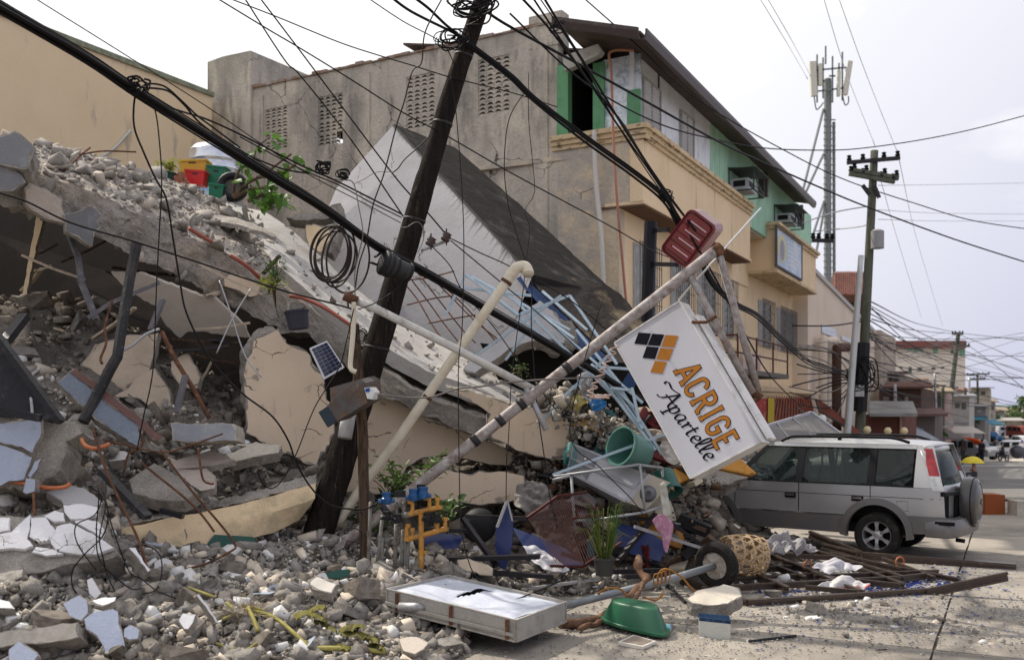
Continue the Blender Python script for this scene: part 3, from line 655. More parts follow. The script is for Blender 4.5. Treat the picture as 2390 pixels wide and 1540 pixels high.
def hb(u0,u1,v0,v1,Y,d,m_,nm,z0=None):
 m=MB();a=P(u0,v0,Y);b=P(u1,v1,Y);zz=b.z if z0 is None else z0
 m.prism([V((a.x,Y,zz)),V((b.x,Y,zz)),V((b.x,Y,a.z)),V((a.x,Y,a.z))],(0,d,0));return m.build(nm,m_,ho)
hb(2056,2253,812,1010,150,14,M('hotel_cream',(.72,.64,.54),[((.64,.56,.47),.15,.4,.6,.8)],grain=.03,world=True),'wall',-3.7)
hb(2052,2256,795,812,149,15.5,M('brown_roof_band',(.22,.09,.075)),'roof')
GRW=M('green_window',(.12,.33,.20),r=.3);DW=M('dark_far_window',(.09,.10,.10),r=.3)
for u0,u1,v0,v1,mm in((2118,2129,809.5+.5,817,GRW),(2133,2156,810,817,GRW),(2178,2189,810,821,GRW),(2240,2252,810,825,GRW),(2220,2228,812,822,DW),(2121,2128,853,868,DW),(2142,2152,854,862,DW),(2175,2183,853,860,DW),(2196,2204,853,857,DW),(2172,2180,895,903,DW),(2198,2204,897,902,DW),(2102,2106,852,858,DW),(2150,2157,893,900,DW)):
 hb(u0,u1,v0+3,v1+3,149.9,.25,mm,'window')
def house(name,label,u0,u1,vt,Y,col,roofc=None,dep=10,cat_='shop',rv=8,wins=(),aw=None,grp=None):
 r=empty(name,P((u0+u1)/2,945,Y),label,cat_,grp);r.location.z=0
 a=P(u0,vt,Y);b=P(u1,vt,Y);m=MB();h=a.z
 m.prism([V((a.x,Y,gz(Y)-.4)),V((b.x,Y,gz(Y)-.4)),V((b.x,Y,h)),V((a.x,Y,h))],(dep*.5,dep,0))
 mm=M(name+'_wall',col,[(tuple(c*.6 for c in col),.5,.45,.65,.8)],grain=.1,gs=4,world=True);m.build('wall',mm,r)
 if roofc:
  e=(b.x-a.x)*.08;m=MB();m.prism([V((a.x-e,Y-1.2,h-.05)),V((b.x+e,Y-1.2,h-.05)),V((b.x+e+dep*.25,Y+dep/2,h+rv*Y/FL)),V((a.x-e+dep*.25,Y+dep/2,h+rv*Y/FL))],(0,0,.12))
  m.build('roof',M(name+'_roof',roofc,[(tuple(c*.6 for c in roofc),1,.45,.65,.8)],grain=.1,gs=4,world=True),r)
 for q,(x0,x1,y0,y1,c)in enumerate(wins):
  m=MB();A=P(x0,y0,Y-.06);B=P(x1,y1,Y-.06);m.prism([V((A.x,Y-.06,B.z)),V((B.x,Y-.06,B.z)),V((B.x,Y-.06,A.z)),V((A.x,Y-.06,A.z))],(0,.05,0))
  m.build('window',M(name+'_win',c,r=.4,grain=.05),r)
 if aw:
  x0,x1,y0,y1,c=aw;m=MB();A,B=P(x0,y0,Y),P(x1,y0,Y);C_,D_=P(x1,y1,Y-2.2),P(x0,y1,Y-2.2);m.prism([A,B,C_,D_],(0,0,.08));m.build('awning',M(name+'_awn',c,[(tuple(k*.5 for k in c),1,.45,.6,.8)],grain=.1,gs=5),r)
 return r
DK=(.05,.05,.05)
house('tall_beige_house','narrow beige house end behind the green pole',2030,2056,770,62,(.50,.41,.33),None,8,'house',wins=((2040,2054,955,975,DK),))
house('brown_shop','low shop with red-brown wall and pale sheet roof behind the car',2012,2106,968,40,(.15,.06,.045),(.30,.29,.28),6,wins=((2100,2106,966,1020,(.36,.2,.15)),),rv=26)
house('brown_timber_house','dark brown timber house with a wide rusty roof',2052,2150,905,58,(.12,.075,.06),(.16,.085,.07),9,'house',14,((2062,2075,925,950,(.2,.18,.17)),(2085,2100,922,955,DK),(2112,2120,925,950,(.28,.25,.22))),(2050,2150,966,985,(.10,.03,.035)))
house('tin_roof_shop','small street shop under a low maroon awning',2108,2182,968,50,(.16,.13,.12),(.16,.10,.09),6,wins=((2118,2135,990,1025,(.45,.43,.41)),(2138,2155,1000,1025,(.2,.27,.42))),rv=10)
house('pink_wall_house','pinkish house with a blue shop sign under wires',2140,2205,915,72,(.34,.25,.22),(.30,.24,.17),9,'house',10,((2190,2203,925,950,DK),(2158,2170,930,955,(.2,.17,.15))),(2150,2225,985,998,(.38,.34,.31)))
house('white_shop_row','greyish white shop row in the middle distance',2195,2262,925,95,(.36,.34,.33),(.25,.25,.26),14,'shop',6,((2200,2222,975,986,(.12,.16,.35)),(2230,2240,940,952,DK),(2245,2255,940,955,DK)),(2200,2262,988,998,(.28,.26,.25)))
house('tan_far_block','tan flat-roofed block at the far end of the street',2265,2309,905,150,(.44,.38,.30),(.20,.18,.17),16,'building',2,((2272,2280,915,922,DK),(2290,2300,913,921,DK)))
house('grey_far_shop','grey shops under dark awnings far down the street',2255,2300,948,120,(.24,.22,.21),(.14,.14,.15),20,'shop',4,((2262,2272,958,966,DK),(2280,2290,956,962,(.3,.3,.34))),(2255,2305,972,980,(.08,.22,.28)))
for k,(u0,u1,vt,Y,c,rc,lab)in enumerate(((2060,2100,872,66,(.30,.24,.20),(.13,.08,.07),'tan upper house with rusty eaves behind the brown timber house'),(2105,2150,888,80,(.22,.19,.18),(.20,.13,.10),'grey-brown two-storey house under the hotel'),(2150,2190,900,88,(.42,.36,.30),(.24,.20,.16),'cream two-storey shop below the hotel windows'),(2188,2222,905,100,(.28,.26,.26),(.16,.15,.15),'grey shophouse right of the short grey pole'),(2215,2250,912,112,(.46,.42,.38),(.22,.12,.1),'pale shophouse with small dark windows below the hotel corner'),(2246,2272,920,125,(.30,.30,.32),None,'bluish grey shophouse left of the far pole'),(2296,2322,938,170,(.40,.36,.32),(.25,.2,.17),'cream house end just right of the tan far block'),(2306,2345,958,215,(.30,.27,.24),(.30,.25,.18),'brown roofed houses at the turn of the street'))):
 w_=u1-u0;house('street_house',lab,u0,u1,vt,Y,c,rc,9,'house',7,tuple((u0+w_*f,u0+w_*(f+.16),v_,v_+8,DK if(k+q)%3 else(.3,.33,.36))for q,(f,v_)in enumerate(((.08,vt+9),(.40,vt+9),(.72,vt+10),(.2,vt+28),(.6,vt+28)))),(u0-2,u1+2,vt+52,vt+60,((.10,.11,.13),(.2,.08,.06),(.30,.29,.27))[k%3]))
house('far_roofs','low pale roofs at the end of the road',2305,2420,968,260,(.36,.30,.22),(.42,.36,.28),60,'building',6)
m=MB();a=P(2310,938,2200)
mb=MB();hp=[(-400+i*60,2200,9+5*math.sin(i*.9)+4*math.sin(i*2.3))for i in range(60)]
vs=[];
for x,y,z in hp:vs+=[(x,y,-5),(x,y+200,z)]
mb.add(vs,[(2*i,2*i+1,2*i+3,2*i+2)for i in range(59)]);mb.build('far_hills',HILL,kind='structure',fix=False)
# ================================================================= RUBBLE TERRAIN
CP=[(0,1540,7.9),(300,1540,8.1),(600,1540,8.2),(900,1540,8.35),(1130,1540,8.72),(0,1450,8.4),(300,1450,8.6),(600,1450,8.9),(900,1460,9.3),(1000,1500,9.1),
(0,1380,8.9),(300,1370,9.4),(600,1360,9.9),(850,1370,10.4),(0,1310,9.3),(200,1310,9.6),(450,1290,10.5),(700,1265,11.7),(900,1330,11.2),(0,1235,9.8),(200,1210,10.1),(300,1215,11.1),
(480,1185,11.9),(650,1140,12.7),(300,1275,10.5),(500,1285,10.9),(620,1265,11.3),(560,1290,10.7),(0,1150,10.2),(200,1150,10.5),(400,1085,11.4),(550,1050,12.4),(700,1100,13),(0,1010,10.9),(200,1000,11.2),(300,965,12),(450,950,12.9),(150,860,12.9),
(50,790,13.2),(250,770,14.1),(350,850,13.7),(150,710,14.8),(0,710,14.4),(-150,720,13.5),(-150,1000,10.5),(-200,1300,9),(-200,1500,8),(850,1235,12.9),(1000,1265,12.9),(1150,1235,13.6),(1200,1155,14.5),(1350,1130,14.9),
(1500,1060,15.6),(1400,960,16.6),(1600,1190,14.6),(1600,1100,16.2),(1560,1285,13.1),(1300,1335,12.3),(1450,1345,12.3),(1600,1300,13.2),(1750,1265,15.2),(1705,1255,15.2),(1620,1222,14.7),
(1000,1010,19),(1300,960,19.5),(700,960,18.5),(400,900,18.0),(100,860,17.5),(-200,800,17),(1750,1200,18.5),(1750,1160,20.5)]
CPW=[tuple(P(*c))for c in CP]
for u,v in((1180,1530),(1250,1500),(1350,1480),(1340,1420),(1480,1400),(1600,1370),(1700,1400),(1600,1440),(1400,1520),(1850,1340),(2000,1330),(2050,1300),(1950,1300),(2100,1350),(1250,1560),(1150,1570),(900,1640),(600,1640),(300,1640),(0,1640),(1800,1250),(1850,1240),(1900,1230)):
 q=G(u,v,-.07);CPW.append(tuple(q))
CPW+=[(6,y,-.1)for y in(8,11,14,17,20)]+[(3.0,9,-.1),(4.5,12.5,-.1),(5,15.5,-.1),(6,24,-.1),(-14,8,.6),(-14,14,2),(-12,20,3),(3,22,.1),(5,26,-.1)]
CPW=np.array(CPW)
def H(x,y):
 x=np.asarray(x,float);y=np.asarray(y,float);sh=x.shape;x=x.ravel();y=y.ravel()
 d=(x[:,None]-CPW[None,:,0])**2+(y[:,None]-CPW[None,:,1])**2+.02
 w_=1/d**2.0;h=(w_*CPW[None,:,2]).sum(1)/w_.sum(1);return h.reshape(sh)
xs=np.arange(-13,6.2,.085);ys=np.arange(7.0,21,.085);X_,Y_=np.meshgrid(xs,ys);Z_=H(X_,Y_)
nn=np.empty(Z_.size)
for i,(x,y)in enumerate(zip(X_.ravel(),Y_.ravel())):
 nn[i]=noise.noise(V((x*1.7,y*1.7,0)))*.10+noise.noise(V((x*5,y*5,3)))*.06+noise.noise(V((x*13,y*13,7)))*.03
Zf=Z_.ravel();Zf=Zf+nn*np.clip((Zf+.06)/.15,0,1)
me=bpy.data.meshes.new('rubble_bed');W_,H_=len(xs),len(ys)
me.from_pydata(np.stack([X_.ravel(),Y_.ravel(),Zf],1).tolist(),[],[(j*W_+i,j*W_+i+1,(j+1)*W_+i+1,(j+1)*W_+i)for j in range(H_-1)for i in range(W_-1)])
me.materials.append(DUST);me.polygons.foreach_set('use_smooth',[True]*len(me.polygons));bed=bpy.data.objects.new('rubble_bed',me);COL.objects.link(bed);tag(bed,'bed of grey concrete dust and grit under the rubble heap',None,None,'stuff')
# ================================================================= BIG RUINS
REND=M('rough_render_on_concrete',(.42,.385,.345),[((.50,.43,.355),.9,.5,.58,.85),((.20,.18,.16),2.3,.5,.66,.8),((.44,.41,.37),6,.58,.7,.7)],r=.95,bump=((5,.06),(18,.03),(60,.01)),grain=.2,gs=40,world=True)
def PY(pts,dy=0,dz=0):return[P(*p)+V((0,dy,dz))for p in pts]
tf=[(-160,280,11.6),(-20,340,12.0),(78,397,12.2),(248,465,12.7),(372,524,13.2),(497,571,13.7),(625,650,14.2)]
bf=[(-160,420,11.7),(0,478,12.0),(71,493,12.2),(230,549,12.7),(310,593,13),(466,676,13.7),(655,772,14.3)]
tb=[(-160,300,14.4),(20,330,14.7),(110,338,15),(240,372,15.4),(420,425,16.1),(490,462,16.6),(640,545,16.8)]
mb=rloft([PY(tb),PY(tf),PY(bf),PY(bf,4.2,.3)],170,[30,18,10,5],.075,2.8)
solo(mb,'collapsed_floor',[REND],'collapsed upper floor beam with rubble on top, sloping down from the upper left','collapsed floor')
COLLF=COL.objects[-1]
SLABM=M('pale_worn_slab',(.43,.41,.385),[((.36,.335,.31),(1.4,1.4,4),.45,.65,.8),((.57,.56,.54),(2,6,6),.55,.7,.7),((.22,.20,.18),(5,5,5),.64,.74,.7)],r=.85,bump=((9,.015),(40,.005)),grain=.1,gs=50,world=True)
sb=[(455,450,18.3),(560,480,17.9),(660,520,17.4),(850,690,16.5),(1000,790,16.0),(1240,905,15.4),(1345,975,15.0)]
sf=[(500,540,16.6),(600,575,15.6),(650,620,14.8),(745,700,14.2),(885,800,13.9),(1000,865,13.9),(1110,905,14.0),(1300,985,14.2)]
sb_w=PY(sb);sf_w=PY(sf)
mb=rloft([sb_w,sf_w,[p+V((0,.03,-.22))for p in sf_w],[p+V((0,0,-.30))for p in sb_w]],130,[20,3,6,3],.018,2.2)
solo(mb,'sloping_slab',[SLABM],'long pale concrete slab sloping down to the right behind the leaning pole','concrete slab',smooth='auto')
SLOPE=COL.objects[-1]
b0=[(640,660,14.3),(745,735,14.1),(880,850,13.8),(1000,925,13.7),(1130,975,13.8),(1320,1020,14.0)]
b1=[(655,775,14.3),(735,790,14.2),(860,905,13.9),(940,945,13.8),(1060,1000,13.8),(1150,1030,13.8),(1335,1060,14.1)]
mb=rloft([PY(b0,.9,.12),PY(b0),PY(b1),PY(b1,.9)],130,[6,16,6,5],.05,3.2)
solo(mb,'broken_beam',[REND],'rough broken concrete beam under the pale sloping slab','concrete beam')
INNER=M('dim_inner_wall',(.05,.042,.036),[((.10,.08,.065),1.5,.5,.7,.8),((.04,.035,.03),3,.5,.7,.8)],r=1,grain=.2,world=True)  # wall colour darkened to paint the deep shade of the cave
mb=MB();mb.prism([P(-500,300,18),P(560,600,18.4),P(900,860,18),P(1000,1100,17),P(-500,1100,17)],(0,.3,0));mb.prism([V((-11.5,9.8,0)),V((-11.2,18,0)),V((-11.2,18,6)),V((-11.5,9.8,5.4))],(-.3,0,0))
solo(mb,'inner_wall',[INNER],'dark wall at the back of the crushed ground floor','wall')  # walls added behind and beside the cave to keep light from leaking in
WHITEF=M('pale_fascia_plaster',(.37,.358,.372),[((.31,.30,.305),1.1,.45,.65,.7),((.42,.41,.42),3,.55,.7,.6)],r=.85,bump=((14,.008),),grain=.05,gs=50,stain=(.035,.03,.03),world=True)
MOSS=M('black_mossy_top',(.026,.024,.022),[((.085,.08,.075),(2.2,2.2,.8),.54,.68,.7),((.025,.022,.022),3,.5,.68,.8),((.08,.075,.065),(7,7,7),.66,.76,.5)],r=.95,bump=((12,.02),(50,.008)),grain=.25,gs=40,world=True)
MOSS2=M('mossy_tan_top',(.05,.043,.037),[((.22,.17,.11),(.9,.9,1.6),.52,.60,.85),((.035,.03,.028),(1.5,1.5,1.5),.52,.64,.9)],r=.95,bump=((14,.03),(50,.008)),grain=.25,gs=40,world=True)
fb=empty('fallen_storey',P(1100,700,17),'fallen upper storey, pale face tilted under a black mossy roof top','fallen storey')
A_,D_=P(920,290,19.6),P(1243,642,16.0);B_,L2=P(785,440,19.2),P(1120,960,15.9)
top=resamp([A_,A_.lerp(D_,.5),D_],230);bot=resamp([B_,P(735,560,18.4),P(820,760,17.2),L2],230)
mb=MB();nvv=150;mb.at=[];rs=np.random.RandomState(5)
def spike(s):
 base=.16+.10*noise.noise(V((s*9,0,0)))
 sp=max(0,noise.noise(V((s*34,3,0))))*.5+max(0,noise.noise(V((s*120,8,0)))-.05)*1.5*(.4+abs(noise.noise(V((s*11,1,0)))))
 env=.15+.85*min(1,max(0,(s-.28)/.2))
 return base*.5+sp*env*.75
EDG=(D_-A_).normalized()
for j in range(nvv):
 for i in range(230):
  q=j/(nvv-1);p=top[i].lerp(bot[i],q);s=i/229;dist=(p-top[i]).length
  st_=0.0;l=spike(s+q*.004);st_=max(0,1-dist/max(.01,l))**.8*(.55+.45*abs(noise.noise(V((s*60,7,0)))*2))if dist>.05 else.9
  for(x0,y0,x1,y1,sd)in((0.02,.62,.30,.52,1),(.45,.25,.66,.55,2),(.60,.55,.97,.42,3),(.50,.30,.42,.62,5),(.10,.18,.22,.28,6)):
   t=((s-x0)*(x1-x0)+(q-y0)*(y1-y0))/((x1-x0)**2+(y1-y0)**2)
   if 0<=t<=1:
    ox=noise.noise(V((t*6,sd,0)))*.05+noise.noise(V((t*22,sd,4)))*.016
    dd=abs((s-x0)*(y1-y0)-(q-y0)*(x1-x0))/math.hypot(x1-x0,y1-y0)if False else((s-x0)*(y1-y0)-(q-y0)*(x1-x0))/math.hypot(x1-x0,y1-y0)-ox
    if abs(dd)<.0034:st_=max(st_,.75)
  mb.v.append(tuple(p));mb.at.append(st_)
for j in range(nvv-1):
 for i in range(229):a=j*230+i;mb.f.append([a,a+1,a+231,a+230]);mb.m.append(0)
mb.build('pale_face',WHITEF,fb)
A2,D2=P(1062,345,21.0),P(1455,700,17.8)
mid=lambda s:top[int(s*229)].lerp(A2.lerp(D2,s),.999)
r1=top;r2=resamp([A2,A2.lerp(D2,.45)+V((0,0,.03)),D2],230)
off=[p+V((0,0,.004))for p in r1];low=[p+V((.15,.3,-1.1))for p in r2]
mb=rloft([off[::3],r2[::3],low[::3],[p+V((.1,.12,-.3))for p in bot[::3]],[p+V((.05,.05,-.04))for p in off[::3]]],90,[14,3,3,3,1],.012,3)
mb.build('mossy_top',MOSS,fb)
rl0=PY([(1215,642,16.1),(1300,735,15.6),(1400,835,15.2),(1482,893,14.9)]);rl1=PY([(1243,640,16.3),(1400,655,17.0),(1455,698,17.8)])
S0=PY([(1222,640,16.2),(1320,735,15.7),(1420,830,15.2),(1492,880,14.9)]);S1=PY([(1300,645,16.9),(1400,660,17.6),(1460,700,17.9),(1530,800,17.0)])
mb=rloft([S0,S1,[p+V((0,.1,-.35))for p in S1],[p+V((.1,.25,-.28))for p in S0]],60,[16,3,3,2],.02,3)
mb.build('mossy_lower_slab',MOSS2,fb)
BLUE=M('navy_painted_edge',(.018,.045,.12),[((.03,.03,.05),4,.5,.7,.8)],r=.6,grain=.1,world=True)
S0b=[p+V((-.02,-.02,-.02))for p in S0];Sb=PY([(1205,650,16.1),(1290,745,15.6),(1390,850,15.1),(1470,925,14.85)])
mb=rloft([S0b,Sb,[p+V((.05,.12,0))for p in Sb],[p+V((.05,.12,0))for p in S0b]],40,[2,1,1,1],.003,3);mb.build('blue_edge',BLUE,fb)
frag('wall_fragment','large cream wall piece standing with pebble-like broken lumps beside the leaning pole','wall fragment',[(614,778),(640,770),(668,800),(704,812),(728,838),(748,876),(764,925),(776,987),(779,1003),(764,1055),(735,1080),(651,1052),(625,1036),(570,1012),(572,925),(566,876),(576,838),(592,795)],13.1,(.25,-.95,.12),.28,step=.06,amp=.045,inset=.02)
mb=rloft([PY([(576,1010,13.2),(562,920,13.3),(560,850,13.4),(580,790,13.4),(625,762,13.5),(668,790,13.5)]),PY([(600,1010,13.05),(590,920,13.1),(588,850,13.15),(603,808,13.15),(630,790,13.2),(662,806,13.2)]),PY([(600,1010,13.5),(590,920,13.6),(588,850,13.6),(603,808,13.6),(640,790,13.6),(670,806,13.6)])],60,[6,4,6],.04,5)
solo(mb,'broken_edge',[CONC],'grey jagged broken edge along the left of the standing cream wall','concrete edge')
frag('wall_fragment','wide pinkish cream wall under the broken beam right of the leaning pole','wall fragment',[(838,915),(905,920),(945,940),(1000,980),(1080,1005),(1130,1025),(1210,1060),(1190,1085),(1110,1075),(1040,1062),(985,1072),(950,1092),(900,1150),(800,1160),(790,1060)],14.25,(.15,-.97,.1),.25,amp=.03)
frag('wall_fragment','bright cream painted beam face broken off at the lower right of the sloping slab','wall fragment',[(1040,905),(1090,912),(1160,930),(1230,950),(1295,968),(1342,990),(1354,1020),(1335,1068),(1292,1076),(1245,1062),(1190,1045),(1152,1022),(1135,1002),(1143,965),(1090,930)],13.55,(.1,-.95,-.15),.3,amp=.03)
frag('wall_fragment','low cream wall base with broken top behind the water meters','wall fragment',[(960,1105),(1010,1095),(1110,1105),(1180,1100),(1226,1108),(1222,1165),(1120,1180),(1000,1165),(930,1160)],13.5,(.05,-.98,.1),.35,amp=.035)
frag('wall_fragment','small bright yellow-cream wall corner under the sloping slab','wall fragment',[(716,525),(770,528),(775,560),(748,592),(720,575),(712,545)],16.4,(-.2,-.95,.1),.2,[YELL,CONC])
mb=rloft([PY([(262,1238,10.15),(400,1208,10.55),(560,1176,11.05),(735,1130,11.65)]),PY([(262,1258,10.10),(400,1240,10.50),(560,1215,10.95),(735,1165,11.55)]),PY([(272,1272,10.15),(440,1276,10.55),(590,1256,11.05),(700,1215,11.55)]),PY([(272,1272,10.55),(440,1276,10.95),(590,1256,11.45),(700,1215,11.95)]),PY([(262,1236,10.65),(400,1206,11.05),(560,1174,11.55),(735,1128,12.15)])],80,5,.015,3)
solo(mb,'painted_beam',[M('dirty_yellow_cream',(.72,.55,.35),[((.40,.34,.22),2.2,.52,.68,.8),((.30,.33,.16),5,.6,.72,.6)],r=.85,bump=((14,.012),),grain=.08,world=True)],'long low yellow-cream beam lying across the rubble left of the leaning pole','painted beam',smooth='auto')
mb=rloft([PY([(255,1225,10.48),(400,1190,10.88),(560,1155,11.38),(740,1105,12.08)]),PY([(262,1236,10.23),(400,1206,10.63),(560,1174,11.13),(738,1128,11.73)]),PY([(262,1246,10.48),(400,1216,10.88),(560,1184,11.38),(738,1138,11.98)])],90,5,.04,6)
solo(mb,'concrete_ridge',[CONC],'crumbled grey concrete ridge on top of the low yellow-cream beam','concrete ridge')
frag('wall_chunk','big dark grey rendered wall chunk at the upper left end of the ruin','wall chunk',[(-60,318),(0,318),(30,311),(58,330),(85,348),(78,378),(52,398),(20,392),(0,380),(-60,400)],11.7,(.3,-.9,.3),.4,[GREYP,CONC],amp=.05)
frag('plaster_patch','dark grey plaster patch hanging at the left end of the broken beam','plaster patch',[(-60,385),(0,382),(50,405),(58,425),(30,445),(10,448),(-60,430)],11.65,(.45,-.9,.1),.12,[GREYP,CONC],amp=.03)
frag('plaster_patch','grey painted band across the face of the long broken beam','plaster patch',[(192,487),(215,475),(240,500),(228,515),(236,530),(220,548),(214,577),(156,540),(150,500),(170,495)],12.35,(.62,-.76,.05),.12,[M('dark_grey_paint',(.17,.17,.175),[((.26,.26,.265),3,.5,.65,.8)],r=.8,bump=((20,.01),),grain=.15),REND],amp=.02)
frag('plaster_patch','pale cream plaster remains near the left end of the broken beam','plaster patch',[(70,425),(110,440),(146,468),(153,500),(155,520),(100,508),(60,478),(56,440)],12.1,(.62,-.76,.05),.12,[M('dusty_cream',(.46,.39,.33),[((.36,.30,.25),4,.5,.7,.8)],r=.9,bump=((12,.02),),grain=.12),REND],amp=.025)
frag('plaster_patch','smooth cream plaster oval left on the lower part of the broken beam','plaster patch',[(519,650),(535,640),(560,640),(590,652),(612,668),(600,690),(585,692),(560,680),(525,668)],13.85,(.62,-.76,.05),.12,[CREAM,REND],amp=.02)
mb=rloft([PY([(480,505,15.4),(540,505,15.3),(600,525,15.0),(645,548,14.6)]),PY([(490,520,14.9),(540,522,14.8),(600,538,14.5),(642,553,14.3)]),PY([(490,528,14.9),(540,532,14.8),(600,548,14.5),(642,562,14.3)]),PY([(480,515,15.4),(540,517,15.3),(600,536,15.0),(645,556,14.6)])],50,[5,3,5,3],.02,5)
solo(mb,'ragged_slab',[CONC],'thin ragged floor slab edge sticking out above the broken beam','concrete slab')
TILEW=M('wood_grain_tile',(.42,.36,.32),[((.33,.27,.23),(3,14,14),.45,.6,.8),((.50,.45,.42),(6,20,20),.55,.7,.7)],r=.5,grain=.05,world=True)
BOARD=M('off_white_ceiling_board',(.56,.50,.43),[((.44,.37,.30),2,.5,.7,.8)],r=.8,bump=((8,.01),),grain=.05)
DCREAM=M('dull_cream_wall',(.50,.41,.315),[((.34,.28,.22),2,.45,.65,.8)],r=.9,bump=((16,.008),),grain=.08,crack=((.08,.06,.05),1.8,.014))
